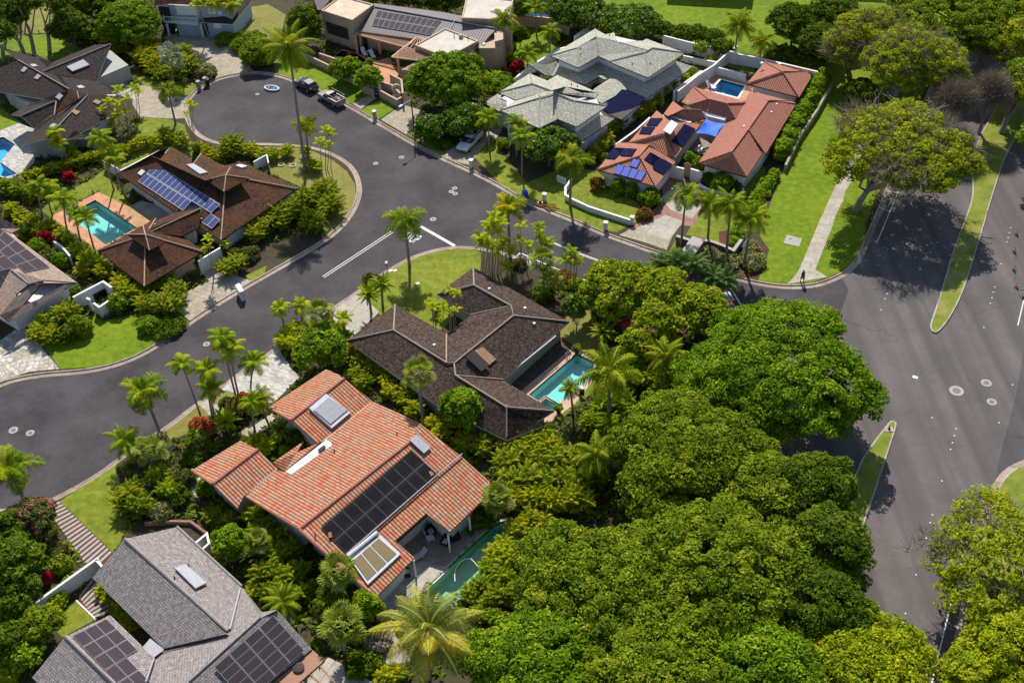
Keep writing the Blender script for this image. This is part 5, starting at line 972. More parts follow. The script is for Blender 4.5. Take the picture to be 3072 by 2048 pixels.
def crownmesh(name, R3, clump=1.0, leaf=.26, dens=1., mat='leaf_monkeypod', seed=1, shape=None, flat=.55, perclump=None, up=.75, cover=1.5):
    rng = np.random.default_rng(seed); shape = shape or {}; R3 = np.array(R3, float)
    area = 2*math.pi*R3[0]*R3[1]*.8+math.pi*R3[0]*R3[2]*.9; n = max(6, int(area/(clump**2)*1.15*dens)); C_, sh = clumpset(rng, R3-clump*.45, shape, n)
    k = perclump or int(cover*math.pi*2*clump**2/(leaf**2*1.1)); n = len(C_); rc = clump*rng.uniform(.65, 1.25, n)
    idx = np.repeat(np.arange(n), k); d = unit(rng.normal(size=(n*k, 3))); d[:, 2] = np.abs(d[:, 2])*np.where(rng.random(n*k) < .82, 1, -.6)
    rr = rng.uniform(.55, 1., n*k)**.6; off = d*rr[:, None]*rc[idx][:, None]*np.array([1, 1, flat]); c = C_[idx]+off
    out = unit(C_/R3)[idx]; nr = unit(d*.55+np.array([0, 0, up])+out*.25+rng.normal(size=(n*k, 3))*.62)
    ct = rng.uniform(0, 1, n); tone = .5*ct[idx]**1.3+.6*rng.uniform(0, 1, n*k)**1.5
    if 'flower' in shape: f = rng.random(n*k) < shape['flower']; tone = np.where(f, rng.uniform(.92, 1, n*k), tone*.85)
    V, F = quads(c, nr, leaf*rng.uniform(.65, 1.3, n*k), rng=rng); return npmesh(name, V, F, tone, mat)
def limbs(mb, base, tip, r, rng, levels, spread, n=3, bend=.12, lf=1.):
    b, t = Vector(base), Vector(tip); L_ = (t-b).length; pts = [b]
    for k in range(1, 5): q = b.lerp(t, k/4); q += Vector(rng.normal(size=3)*L_*bend*(.5 if k < 4 else 0)); pts.append(q)
    mb.tube(pts, r, r*.6, n=6 if levels > 1 else 4, cap=False)
    if levels > 0:
        d = (t-b).normalized()
        for k in range(n):
            a = Vector(rng.normal(size=3)); a = (a-a.dot(d)*d).normalized(); nd = (d*rng.uniform(.5, .9)+a*spread*rng.uniform(.7, 1.2)+Vector((0, 0, .12))).normalized(); o_ = pts[-1] if k else pts[-2]
            limbs(mb, o_, o_+nd*L_*rng.uniform(.38, .55)*lf, r*.58, rng, levels-1, spread, n, bend, lf)
def trunkmesh(name, mat, base, C_, R3, r, seed=1, nl=6, levels=2, lf=.8):
    """trunk forking into limbs that reach the underside of the crown"""
    rng = np.random.default_rng(seed); mb = MB(); fork = Vector((base[0]*.75+C_[0]*.25, base[1]*.75+C_[1]*.25, max(.8, base[2]+(C_[2]-base[2])*.35)))
    mb.tube([base, Vector(base).lerp(fork, .5)+Vector(rng.normal(size=3)*.1), fork], r*1.25, r, n=9, cap=False)
    for k in range(nl):
        a = 2*math.pi*(k+rng.uniform(-.3, .3))/nl; t = Vector((C_[0]+math.cos(a)*R3[0]*.5, C_[1]+math.sin(a)*R3[1]*.5, C_[2]+R3[2]*rng.uniform(-.1, .2)))
        limbs(mb, fork, t, r*.55, rng, levels, .75, 3, lf=lf)
    return mb
def place(px_, zc): return g(px_, zc)
_seed = [100]
def tree(name, s, rx, zc, zr, label, mat='leaf_monkeypod', ry=1., clump=1.1, leaf=.3, base=None, group=None, cat='tree', bark='bark', tr=None, cover=1.5, dens=1., shape=None, flat=.55, twig=0, levels=1, up=.75, nl=6):
    """s: surveyed centre of the crown, rx: half width in survey pixels"""
    _seed[0] += 1; sd_ = _seed[0]; p = P(s)[0]; C_ = g(p, zc); R_ = rx/ppm(C_); R3 = (R_, R_*ry, zr); b = g1(base) if base else np.array([C_[0], C_[1]+.3, 0]); b = np.array([b[0], b[1], ZL])
    e = empty(name, b, label, cat, group)
    me = crownmesh('crown', R3, clump, leaf, dens, mat, sd_, shape, flat, up=up, cover=cover); o = bpy.data.objects.new('crown', me); COL.objects.link(o); o.parent = e; o.location = tuple(C_-b)
    lb = Vector((0, 0, 0)); lc = tuple(C_-b); mb = trunkmesh('trunk', bark, lb, lc, R3, tr or max(.07, R_*.045), sd_, nl, levels, 1.0 if twig and twig > 500 else .75); t = mb.build('trunk', bark); t.parent = e
    if twig:
        rng = np.random.default_rng(sd_); C2, _ = clumpset(rng, np.array(R3), {'inner': .3}, int(twig)); tw = MB(); k = 14; n = len(C2); idx = np.repeat(np.arange(n), k)
        d = unit(rng.normal(size=(n*k, 3))+np.array([0, 0, .7])+unit(C2)[idx]*.8); L_ = rng.uniform(.7, 1.9, n*k)[:, None]; sd2 = unit(np.cross(d, rng.normal(size=(n*k, 3))))*.022; c = C2[idx]-unit(C2)[idx]*.5
        V = np.stack([c-sd2, c+sd2, c+d*L_+sd2*.3, c+d*L_-sd2*.3], 1).reshape(-1, 3); m2 = npmesh('twigs', V, np.arange(len(V)).reshape(-1, 4), rng.uniform(0, 1, n*k), 'leaf_twig'); o = bpy.data.objects.new('twigs', m2); COL.objects.link(o); o.parent = e; o.location = tuple(C_-b)
    return e
_shr = {}
def shrub(s, rx, hgt, label, mat='leaf_shrub', group=None, name='shrub', cat='shrub', ry=1., leaf=.2, clump=.42, z0=ZL, tone=None, cover=1.3, flower=None):
    """low rounded bush standing on the ground; s: its middle"""
    p = P(s)[0]; C_ = g(p, z0+hgt*.45); R_ = rx/ppm(C_); key = (mat, round(R_/.5), round(hgt/.5), leaf); 
    if key not in _shr: _shr[key] = (crownmesh('foliage', (R_, R_*ry, hgt*.62), min(clump, R_*.6), leaf, 1.2, mat, len(_shr)+3, {'zmin': -.5, 'inner': .15, **({'flower': flower} if flower else {})}, .8, up=.55, cover=cover), R_, hgt)
    me, r0, h0 = _shr[key]; e = empty(name, (C_[0], C_[1], z0), label, cat, group); o = bpy.data.objects.new('foliage', me); COL.objects.link(o); o.parent = e; o.location = (0, 0, hgt*.42); k = R_/r0; o.scale = (k, k, hgt/h0); o.rotation_euler = (0, 0, RNG.uniform(0, 6.28))
    mb = MB(); [mb.tube([(0, 0, 0), (math.cos(a_)*R_*.2, math.sin(a_)*R_*.2, hgt*.25), (math.cos(a_)*R_*.45, math.sin(a_)*R_*.45, hgt*.6)], .05, .02, n=4) for a_ in (0.3, 1.6, 2.9, 4.2, 5.4)]; t = mb.build('stem', 'bark'); t.parent = e
    return e
# ---- fronds
def fronds(rng, spec, lwf=.62):
    """spec: list of (origin, azimuth, elevation, length, droop, width, nleaf, leaflet droop, twist noise); returns V, F, tone"""
    VV = []; TT = []
    for (o, az, el, L_, dr, wd, nl, ld, plume, tn) in spec:
        n = 9; t = np.linspace(0, 1, n); th = el-dr*t**1.25; ds = L_/(n-1); hor = np.concatenate([[0], np.cumsum(np.cos(th[:-1])*ds)]); ver = np.concatenate([[0], np.cumsum(np.sin(th[:-1])*ds)])
        dirh = np.array([math.cos(az), math.sin(az), 0]); side = np.array([-math.sin(az), math.cos(az), 0]); pts = np.array(o)+hor[:, None]*dirh+ver[:, None]*np.array([0, 0, 1.])
        # rachis
        w_ = .02+.012*L_; r_ = w_*(1-t*.8); a, b = pts-side*r_[:, None], pts+side*r_[:, None]
        VV.append(np.stack([a[:-1], b[:-1], b[1:], a[1:]], 1).reshape(-1, 3)); TT.append(np.full(n-1, .85))
        s = np.repeat(np.linspace(.10, .99, nl), 2); sg = np.tile([-1., 1.], nl); m = len(s)
        q = np.stack([np.interp(s, t, pts[:, k]) for k in range(3)], 1); tg = np.stack([np.interp(s, t, np.gradient(pts[:, k])) for k in range(3)], 1); tg = unit(tg)
        prof = np.sin(np.clip(s*1.02+.05, 0, 1)*math.pi)**.45*(1-.35*s); ll = wd*prof*rng.uniform(.85, 1.15, m)
        dv = side*sg[:, None]+tg*(.55+.7*s)[:, None]+np.array([0, 0, 1.])*(rng.uniform(-plume, plume, m)-ld*.35)[:, None]; dv = unit(dv); tip = q+dv*ll[:, None]+np.array([0, 0, -1.])*(ld*ll*.55)[:, None]; mid = q+dv*(ll*.55)[:, None]
        hw = tg*(L_/nl*lwf)*np.clip(1.2-s[:, None]*.5, .4, 1)
        VV.append(np.stack([q-hw*.5, q+hw*.5, mid+hw, mid-hw], 1).reshape(-1, 3)); VV.append(np.stack([mid-hw, mid+hw, tip+hw*.15, tip-hw*.15], 1).reshape(-1, 3)); tt = tn+rng.uniform(-.13, .13, m); TT += [tt, tt+.08]
    V = np.concatenate(VV); return V, np.arange(len(V)).reshape(-1, 4), np.concatenate(TT)
def crown_spec(rng, n, L_, el=(1.3, -.3), dr=1.3, wd=.5, nl=26, ld=.5, plume=.1, o=(0, 0, 0), tn=None, jit=.18):
    out = []; ga = 2.39996
    for k in range(n):
        t = k/max(1, n-1); out.append((o, k*ga+rng.uniform(-.2, .2), el[0]+(el[1]-el[0])*t+rng.uniform(-jit, jit), L_*rng.uniform(.82, 1.1)*(.8+.2*math.sin(t*3)), dr*rng.uniform(.75, 1.25), wd, nl, ld, plume, (rng.uniform(.05, .95) if tn is None else tn)+.12*(t > .85)))
    return out
PALM = {}
def palmcrown(kind, var):
    key = (kind, var)
    if key in PALM: return PALM[key]
    rng = np.random.default_rng(hash(key) % 9999 if 0 else sum(map(ord, kind))*7+var)
    K = dict(foxtail=dict(n=13, L_=1.05, el=(1.3, -.3), dr=2.1, wd=.36, nl=90, ld=.2, plume=1.1), coconut=dict(n=30, L_=1., el=(1.4, -.85), dr=1.2, wd=.27, nl=58, ld=.7, plume=.08), manila=dict(n=15, L_=1., el=(1.35, -.1), dr=1.7, wd=.36, nl=26, ld=.45, plume=.15),
             queen=dict(n=20, L_=1., el=(1.4, -.5), dr=1.5, wd=.28, nl=44, ld=.9, plume=.5), wispy=dict(n=26, L_=1., el=(1.4, -.2), dr=1.2, wd=.26, nl=30, ld=.6, plume=.5), cycad=dict(n=34, L_=1., el=(1.35, -.15), dr=.8, wd=.17, nl=32, ld=.2, plume=.1), tuft=dict(n=9, L_=1., el=(1.35, .2), dr=1.4, wd=.34, nl=16, ld=.3, plume=.15))[kind]
    V, F, T = fronds(rng, crown_spec(rng, **K), {'foxtail': 1.1, 'coconut': .42}.get(kind, .6)); PALM[key] = (V, F, T); return PALM[key]
def fanmesh(var, n=17):
    key = ('fan', var)
    if key in PALM: return PALM[key]
    rng = np.random.default_rng(77+var); VV = []; TT = []
    for k in range(n):
        t = k/(n-1); az = k*2.39996; el = 1.25-1.9*t+rng.uniform(-.12, .12); d = np.array([math.cos(az)*math.cos(el), math.sin(az)*math.cos(el), math.sin(el)]); up_ = np.array([-math.cos(az)*math.sin(el), -math.sin(az)*math.sin(el), math.cos(el)]); sd_ = np.cross(d, up_)
        pl_ = rng.uniform(.38, .62); c = d*pl_; w = sd_*.012; VV.append(np.stack([-w, w, c+w, c-w])[None].reshape(-1, 3)); TT.append([.9]); ns = 17; r = .50; base_t = rng.uniform(.05, .9)
        for j in range(ns):
            a = (j/(ns-1)-.5)*3.5; dd = d*math.cos(a)+sd_*math.sin(a); L_ = r*(1-.12*abs(a)/2)*rng.uniform(.9, 1.08); dd2 = dd*.95+np.array([0, 0, -.22])+up_*.05; m_ = c+dd*L_*.6+up_*.06*(j % 2); tip = c+dd*L_*.62+dd2*L_*.42; ww = np.cross(dd, up_)*.044*r*2
            VV.append(np.stack([c-ww*.1, c+ww*.1, m_+ww, m_-ww])); VV.append(np.stack([m_-ww, m_+ww, tip+ww*.05, tip-ww*.05])); TT.append([base_t+rng.uniform(-.1, .1)]); TT.append([base_t+.2])
    V = np.concatenate(VV); PALM[key] = (V, np.arange(len(V)).reshape(-1, 4), np.concatenate(TT)); return PALM[key]
_pm = {}
def crownobj(kind, var, mat):
    key = (kind, var, mat)
    if key not in _pm: V, F, T = fanmesh(var) if kind == 'fan' else palmcrown(kind, var); _pm[key] = npmesh('fronds', V, F, T, mat)
    return bpy.data.objects.new('fronds', _pm[key])
def palm(top, base, R_, label, kind='manila', mat='frond_green', group=None, bark='bark_grey', r=.11, bend=None, name='palm_tree', multi=None, h=None, swell=0.):
    """top: surveyed middle of the crown, base: surveyed foot of the trunk (in light, not its shadow)"""
    t = P(top)[0]; b = g1(base, ZL) if base else None
    if b is None: c_ = g(t, h); b = np.array([c_[0], c_[1], ZL])
    z = h if h else max(1.2, height(b, t)); c = g(t, z); e = empty(name, b, label, 'palm tree', group); off = Vector(tuple(c-b)); mid = off*.5
    if bend: q = P(bend)[0]; mid = Vector(tuple(g(q, z*.5)-b))
    mb = MB(); n = 9; pts = []
    for k in range(n+1): s = k/n; pts.append(mid*(2*s*(1-s))*1.0+off*(s*s)+Vector((0, 0, 0)))
    if not bend: pts = [Vector((off.x*s*s*.6+off.x*s*.4, off.y*s*s*.6+off.y*s*.4, off.z*s)) for s in [k/n for k in range(n+1)]]
    mb.tube(pts, r*1.25, r*.8, n=8); 
    if swell: mb.lathe((0, 0, 0), [(r*2, 0), (r*2.6, .3), (r*1.4, .8)], 10)
    o = mb.build('trunk', bark, None, True); o.parent = e
    if kind in ('foxtail', 'manila', 'tuft'): mb = MB(); p_ = pts[-1]; mb.tube([p_-Vector((0, 0, .1)), p_+Vector((0, 0, R_*.16)), p_+Vector((0, 0, R_*.3))], r*1.25, r*.5, n=7); o = mb.build('crownshaft', 'frond_green' if 0 else 'shaft_green', None, True); o.parent = e
    o = crownobj(kind, int(RNG.integers(0, 3)), mat); COL.objects.link(o); o.parent = e; o.location = pts[-1]+Vector((0, 0, R_*.12)); k = R_*{'fan': 1.15, 'cycad': 1.25, 'coconut': 1.3, 'wispy': 1.4}.get(kind, 1.5); o.scale = (k, k, k); o.rotation_euler = (RNG.uniform(-.08, .08), RNG.uniform(-.08, .08), RNG.uniform(0, 6.28)); return e
plain('shaft_green', (.14, .22, .05))
# areca style clumping palms: many slim canes, arching leaves from near the ground up
def clumpmesh(var, R_, Hh, mat, L_=1.5, dens=1., wd=.42):
    key = ('clump', var, round(R_*2), round(Hh*2), mat)
    if key in _pm: return _pm[key]
    rng = np.random.default_rng(int(R_*10+Hh*100)+var*17); spec = []; canes = []; nst = max(5, int(9*R_*R_**.3*dens)+3); mb = MB()
    for k in range(nst):
        a = k*2.39996; rr = R_*.62*math.sqrt((k+.5)/nst); hh = Hh*rng.uniform(.45, .95)*(1-.3*(rr/R_)**2); lean = rr*.35; x, y = math.cos(a)*rr, math.sin(a)*rr
        mb.tube([(x*.45, y*.45, 0), (x*.8, y*.8, hh*.5), (x, y, hh*.78)], .035, .03, n=4, cap=False); canes.append(1)
        spec += crown_spec(rng, 6, L_*rng.uniform(.85, 1.35), (1.38, .55), 1.25, wd*.8, 19, .75, .12, (x, y, hh*.66), None)
        if k % 2 == 0: spec += crown_spec(rng, 4, L_*.95, (1.0, .4), 1.2, wd*.8, 15, .7, .12, (x*1.1, y*1.1, hh*.3), None)
    V, F, T = fronds(rng, spec, .5); me = npmesh('fronds', V, F, T, mat); cm = mb
    me2 = bpy.data.meshes.new('canes'); me2.from_pydata(mb.v, [], mb.f); me2.materials.append(MAT['bark_pale']); _pm[key] = (me, me2, R_, Hh); return _pm[key]
def clump(s, rx, Hh, label, mat='frond_green', group=None, name='areca_palm', L_=None, cat='palm clump', wd=.42, at='mid', z0=ZL):
    """s: middle of the foliage mass in survey pixels; rx half width"""
    for i_, p in enumerate(P(s)):
        C_ = g(p, z0+Hh*.5); R_ = rx/ppm(C_); L2 = L_ or min(1.9, max(.8, R_*.75)); me, me2, r0, h0 = clumpmesh(int(RNG.integers(0, 3)), R_, Hh, mat, L2, wd=wd)
        e = empty(name, (C_[0], C_[1], z0), label, cat, group)
        for nm, m in (('fronds', me), ('canes', me2)): o = bpy.data.objects.new(nm, m); COL.objects.link(o); o.parent = e; k = R_/r0; o.scale = (k, k, Hh/h0); o.rotation_euler = (0, 0, 0)
        e.rotation_euler = (0, 0, float(RNG.uniform(0, 6.28)))
def cluster(s, base, Hts, R_, label, mat='frond_lime', group=None, r=.05):
    """loose clump of slim bare caned palms with one tuft on each cane"""
    tops = P(s); bs = P(base); b0 = g(bs[0], ZL); e = empty('areca_palm', b0, label, 'palm clump', group)
    for i_, t in enumerate(tops):
        b = g(bs[min(i_, len(bs)-1)], ZL); 
        if Hts: z = Hts[i_ % len(Hts)]; b2 = g(t, z); b = np.array([b[0]*.6+b2[0]*.4, b[1]*.6+b2[1]*.4, ZL])
        z = max(1., height(b, t)) if not Hts else z; c = g(t, z); o1 = Vector(tuple(b-b0)); o2 = Vector(tuple(c-b0)); mb = MB(); mb.tube([o1, o1.lerp(o2, .5)+Vector((RNG.normal()*.1, RNG.normal()*.1, 0)), o2], r*1.2, r*.8, n=5); tr_ = mb.build('cane', 'bark_pale'); tr_.parent = e
        o = crownobj('tuft', int(RNG.integers(0, 3)), mat); COL.objects.link(o); o.parent = e; o.location = o2; k = R_*1.3*float(RNG.uniform(.85, 1.15)); o.scale = (k, k, k); o.rotation_euler = (0, 0, float(RNG.uniform(0, 6.28)))
plain('pink_flower', (.55, .26, .22))
def hedge(s, wd, hh, label, mat='leaf_hedge', clump_=.55, leaf=.22, cat='hedge', name='hedge', z0=ZL, cover=1.5):
    pts = poly_dense([q[:2] for q in G(s, z0)], .35); _seed[0] += 1; rng = np.random.default_rng(_seed[0]); b0 = pts[0]; C_ = []
    for p in pts:
        for k in range(int(wd*hh*3)+3):
            a = rng.uniform(0, math.pi); C_.append([p[0]-b0[0]+rng.normal()*.1+math.cos(a)*wd*.5*rng.uniform(.5, 1), p[1]-b0[1]+rng.uniform(-.5, .5)*wd*.8, hh*rng.uniform(.15, .92)*(.35+.65*math.sin(a))])
    C_ = np.array(C_); n = len(C_); k = int(cover*6*clump_**2/leaf**2); idx = np.repeat(np.arange(n), k); d = unit(rng.normal(size=(n*k, 3))); d[:, 2] = np.abs(d[:, 2]); c = C_[idx]+d*clump_*rng.uniform(.5, 1, n*k)[:, None]*np.array([1, 1, .7])
    V, F = quads(c, unit(d*.6+[0, 0, .6]+rng.normal(size=(n*k, 3))*.45), leaf*rng.uniform(.6, 1.3, n*k), rng=rng); ct = rng.uniform(0, 1, n)
    e = empty(name, (b0[0], b0[1], z0), label, cat); me = npmesh('foliage', V, F, .5*ct[idx]+.5*rng.uniform(0, 1, n*k), mat); o = bpy.data.objects.new('foliage', me); COL.objects.link(o); o.parent = e; return e
# ---- great spreading trees along the avenue
PL = dict(leaf=.21, clump=.85, cover=1.15, levels=1, tr=.42)
tree('monkeypod_tree', 'S 2335 1115', 272, 5.6, 4.6, 'broad dome shaped green tree at the corner of the street and the avenue', base='S 2330 1260', **PL)
tree('monkeypod_tree', 'S 2065 1375', 235, 5.0, 4.2, 'wide dome shaped tree between the areca thicket and the corner tree', base='S 2080 1480', mat='leaf_pod_mid', **PL)
tree('monkeypod_tree', 'S 2440 1490', 125, 5.5, 4.2, 'dark green tree in the left row beside the top of the lower median', base='S 2430 1600', mat='leaf_dark', **PL)
tree('monkeypod_tree', 'S 2290 1500', 140, 5.0, 4.0, 'mid green tree whose crown bulges between the dark median tree and the wide dome', base='S 2290 1600', mat='leaf_pod_mid', **PL)
tree('monkeypod_tree', 'S 2475 1665', 135, 5.5, 4.5, 'dark tree whose crown meets the left kerb of the avenue halfway down', base='S 2470 1790', mat='leaf_dark', **PL)
tree('monkeypod_tree', 'S 2180 1745', 285, 5.2, 4.8, 'largest bright green dome in the lower middle of the tree mass', base='S 2190 1900', mat='leaf_pod_mid', **PL)
tree('monkeypod_tree', 'S 1800 1790', 260, 4.6, 4.2, 'bright green dome beside the areca palms right of the green pool', base='S 1800 1900', mat='leaf_pod_mid', **PL)
tree('monkeypod_tree', 'S 2470 1860', 150, 5.2, 4.2, 'dark rounded crown touching the avenue above the yellowish bottom tree', base='S 2460 1980', mat='leaf_dark', **PL)
tree('monkeypod_tree', 'S 1620 2010', 215, 4.4, 3.8, 'bright tree at the bottom right of the large coconut palm', base='S 1620 2130', **PL)
tree('monkeypod_tree', 'S 1980 2030', 240, 5.0, 4.0, 'green dome cut by the bottom edge in the middle of the tree mass', base='S 1980 2160', mat='leaf_pod_mid', **PL)
tree('monkeypod_tree', 'S 2290 2040', 200, 5.0, 4.0, 'green crown at the bottom edge left of the yellowish tree', base='S 2290 2180', **PL)
tree('monkeypod_tree', 'S 2590 2030', 215, 4.6, 3.8, 'yellow green tree at the bottom edge beside the avenue', base='S 2600 2160', mat='leaf_pod_yellow', **PL)
PS = dict(leaf=.21, clump=.75, cover=1.0, levels=2, tr=.33)
tree('monkeypod_tree', 'S 3010 1690', 225, 5.5, 3.6, 'airy lime green tree overhanging the right side of the avenue', base='S 3040 1800', mat='leaf_pod_lime', dens=.6, twig=200, **{**PS, 'clump': .6, 'cover': .9})
tree('monkeypod_tree', 'S 3060 1960', 170, 4.5, 3.2, 'darker lime tree below the airy one at the lower right', base='S 3060 2060', mat='leaf_pod_yellow', **PS)
tree('monkeypod_tree', 'S 2905 2040', 95, 3.8, 2.6, 'small bright crown at the bottom edge right of the avenue', base='S 2910 2100', mat='leaf_pod_lime', **PS)
tree('monkeypod_tree', 'd 960 1010', 212, 8.0, 3.6, 'thin yellow green spreading tree with bare grey twigs over the park path', base='d 655 1425', mat='leaf_pod_yellow', dens=.85, twig=650, bark='bark_grey', nl=9, **{**PS, 'clump': .62, 'cover': .95})
tree('monkeypod_tree', 'd 1050 430', 145, 7.5, 4.2, 'half bare tree with forked trunks behind the spreading park tree', base='d 880 660', mat='leaf_pod_yellow', dens=.9, twig=500, bark='bark_grey', nl=8, **PS)
tree('monkeypod_tree', 'd 800 250', 110, 6.5, 3.8, 'yellowish crown left of the half bare tree', base='d 790 420', mat='leaf_pod_yellow', dens=.9, twig=150, **PS)
tree('monkeypod_tree', 'd 590 340', 70, 5.0, 3.8, 'lime crown leaning over the corner of the tiled pavilion', base='d 620 520', mat='leaf_pod_lime', dens=.6, twig=200, **{**PS, 'clump': .6, 'cover': .9})
tree('monkeypod_tree', 'd 1330 130', 205, 7.0, 4.2, 'wide dark green flat crown along the top right edge', base='d 1330 380', mat='leaf_pod_mid', **PS)
tree('monkeypod_tree', 'd 1150 -40', 120, 7.0, 4.0, 'green crown cut by the top edge left of the wide flat crown', base='d 1150 120', mat='leaf_pod_yellow', **PS)
tree('monkeypod_tree', 'd 1640 20', 140, 7.0, 4.0, 'bright crown in the very top right corner', base='d 1640 230', mat='leaf_pod_yellow', **PS)
tree('monkeypod_tree', 'd 1750 330', 85, 6.5, 4.2, 'tall yellow green crown at the right edge above the median', base='d 1780 620', mat='leaf_pod_yellow', twig=60, **PS)
tree('monkeypod_tree', 'd 1760 570', 60, 5.5, 3.5, 'small green crown at the right edge below the tall one', base='d 1640 900', mat='leaf_monkeypod', twig=60, bark='bark_grey', **PS)
tree('monkeypod_tree', 'S 3135 260', 95, 6.5, 3.6, 'crown hanging in from beyond the right edge near the top', base='S 3160 420', mat='leaf_pod_yellow', twig=200, **PS); tree('monkeypod_tree', 'S 3190 430', 110, 6.0, 3.4, 'crown beyond the right edge that shades the avenue', base='S 3230 560', mat='leaf_monkeypod', twig=200, **PS)
for s_, rx_, lab in (('d 1560 300', 62, 'bare grey twiggy tree between the wide crown and the right edge tree'), ('d 1560 640', 58, 'bare grey twiggy tree over the top of the median'), ('d 1320 690', 62, 'pale bare branches hanging over the shaded road behind the park tree')):
    tree('bare_tree', s_, rx_, 6., 2.8, lab, mat='leaf_twig', dens=.12, leaf=.2, clump=.6, cover=.3, twig=420, levels=4, bark='bark_grey', tr=.2, nl=8)
tree('round_tree', 'd 230 165', 70, 3.8, 3.0, 'round dense dark tree with forked trunk on the upper lawn', base='d 225 350', mat='leaf_dark', leaf=.24, clump=.6, bark='bark', levels=2)
tree('dense_tree', 'd 520 120', 80, 4.0, 3.0, 'greyish dark tree behind the round tree on the upper lawn', mat='leaf_dark', leaf=.24, clump=.6); tree('dense_tree', 'd 420 290', 75, 3.0, 2.6, 'dark bushy tree behind the tiled pavilion', mat='leaf_dark', leaf=.24, clump=.6)
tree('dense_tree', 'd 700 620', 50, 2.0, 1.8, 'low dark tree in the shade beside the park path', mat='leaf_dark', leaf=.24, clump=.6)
hedge('d 100 385|250 400|400 440', 2.2, 1.9, 'dark low hedge behind the tiled pavilion', 'leaf_dark')
hedge('d 440 570|330 740|230 900|155 1075', 1.9, 2.6, 'long bright clipped hedge between the tiled house and the park lawn'); wr('d 500 560|400 740|290 900|190 1110', .1, 1., 'brown wall foot running along the park side of the long hedge', .25, 'stone_tan', 'stone_tan')
hedge('d 110 1180|40 1320', 1.0, 1.1, 'low lime hedge at the end of the long hedge'); hedge('c 1770 1260|1720 1370|1690 1420', 1.1, 1.2, 'lime hedge beside the small palms right of the tiled house'); hedge('F 2000 1000|1930 1200', 1.0, 1.2, 'lime shrub hedge behind the dark stone wall')
# ---- mango trees and other broadleaf trees
MG = dict(mat='leaf_mango', leaf=.27, clump=.62, cover=1.5, flat=.8, levels=2)
tree('mango_tree', 'g 800 500', 108, 3.6, 3.0, 'yellow green mango tree left of the median palms', base='g 800 700', **MG); tree('mango_tree', 'g 1080 530', 90, 3.6, 2.9, 'mango tree with pink flower stalks in front of the median pier', base='g 1080 720', **MG)
tree('mango_tree', 'g 1340 640', 88, 3.4, 2.8, 'mango tree touching the corner dome tree', base='g 1340 800', **MG); tree('mango_tree', 'g 1080 740', 85, 3.2, 2.8, 'mango tree above the red play slide', base='g 1080 880', **MG); tree('mango_tree', 'g 940 880', 55, 2.6, 2.2, 'small mango tree below the red play slide', base='g 940 980', **MG); tree('mango_tree', 'g 620 560', 45, 2.8, 2.2, 'small mango tree at the left end of the mango row', base='g 620 660', **MG)
for s_ in P('g 740 350|850 495|1085 485|1210 495|1310 495|1540 585|1235 785|1010 775'):
    q = g(s_, 5.2); mb = MB(); rr_ = np.random.default_rng(int(s_[0]))
    for k in range(22): a_ = rr_.uniform(0, 6.28); e_ = rr_.uniform(.1, 1.3); l_ = rr_.uniform(.35, .75); mb.tube([q, q+np.array([math.cos(a_)*math.cos(e_), math.sin(a_)*math.cos(e_), math.sin(e_)])*l_], .03, .012, n=3, cap=False)
    tag(mb.build('flower_spray', 'pink_flower'), 'pink spiky flower spray rising from the mango crowns', 'flower spray', 'pink flower sprays on the mango trees')
tree('round_tree', 'b 1335 570', 112, 4.0, 4.2, 'large round bright tree in front of the beige modern house', base='b 1330 760', **{**MG, 'mat': 'leaf_shrub', 'clump': .55}); FL = dict(mat='leaf_plumeria', leaf=.26, clump=.6, flat=.8, shape={'flower': .035}, cover=1.4)
tree('plumeria_tree', 'b 1440 800', 78, 2.4, 2.2, 'plumeria with white flowers above the white pickup', **FL); tree('plumeria_tree', 'b 1230 860', 50, 1.9, 1.7, 'dark plumeria in shade beside the beige driveway', **FL); tree('plumeria_tree', 'c 340 985', 78, 2.8, 2.4, 'white flowering plumeria in front of the sage roofs', base='c 330 1120', **FL)
tree('plumeria_tree', 'c 520 90', 82, 3.0, 2.6, 'white flowering plumeria at the top behind the sage house', **FL); tree('plumeria_tree', 'c 860 165', 92, 2.8, 2.5, 'wide white flowering plumeria behind the upper sage roof', **FL); tree('plumeria_tree', 'c 120 60', 45, 2.6, 2.2, 'plumeria beside the wall and the far pool', **FL)
tree('plumeria_tree', 'g 510 620', 36, 2.6, 1.9, 'small white flowering tree at the right corner of the dark shake roof', base='g 520 790', **FL)
DT = dict(mat='leaf_dark', leaf=.28, clump=.7, cover=1.4, levels=2)
tree('round_tree', 'f 1430 1310', 62, 3.2, 2.8, 'round vivid green tree at the edge of the dark shake roof', base='f 1430 1450', **{**DT, 'mat': 'leaf_shrub', 'clump': .5, 'leaf': .2}); tree('leafy_tree', 'f 470 890', 75, 3.0, 2.4, 'leafy green tree above the top of the terracotta roof', **{**DT, 'mat': 'leaf_shrub'})
tree('leafy_tree', 'i 1550 640', 55, 2.2, 2.0, 'fine leaved round tree right of the grey shingle roof', **{**DT, 'mat': 'leaf_shrub', 'leaf': .18, 'clump': .4}); tree('leafy_tree', 'j 780 1070', 45, 2.2, 2.0, 'leafy green tree between the two fan palms', **{**DT, 'mat': 'leaf_hedge', 'leaf': .18, 'clump': .4})
tree('leafy_tree', 'j 560 1060', 60, 1.9, 1.6, 'dark leafy bush below the upper fan palm', **DT); tree('bougainvillea_tree', 'i 220 480', 75, 2.2, 2.2, 'big flowering bougainvillea with pink red blooms left of the slab path', **{**DT, 'mat': 'leaf_bougain', 'leaf': .2, 'clump': .5})
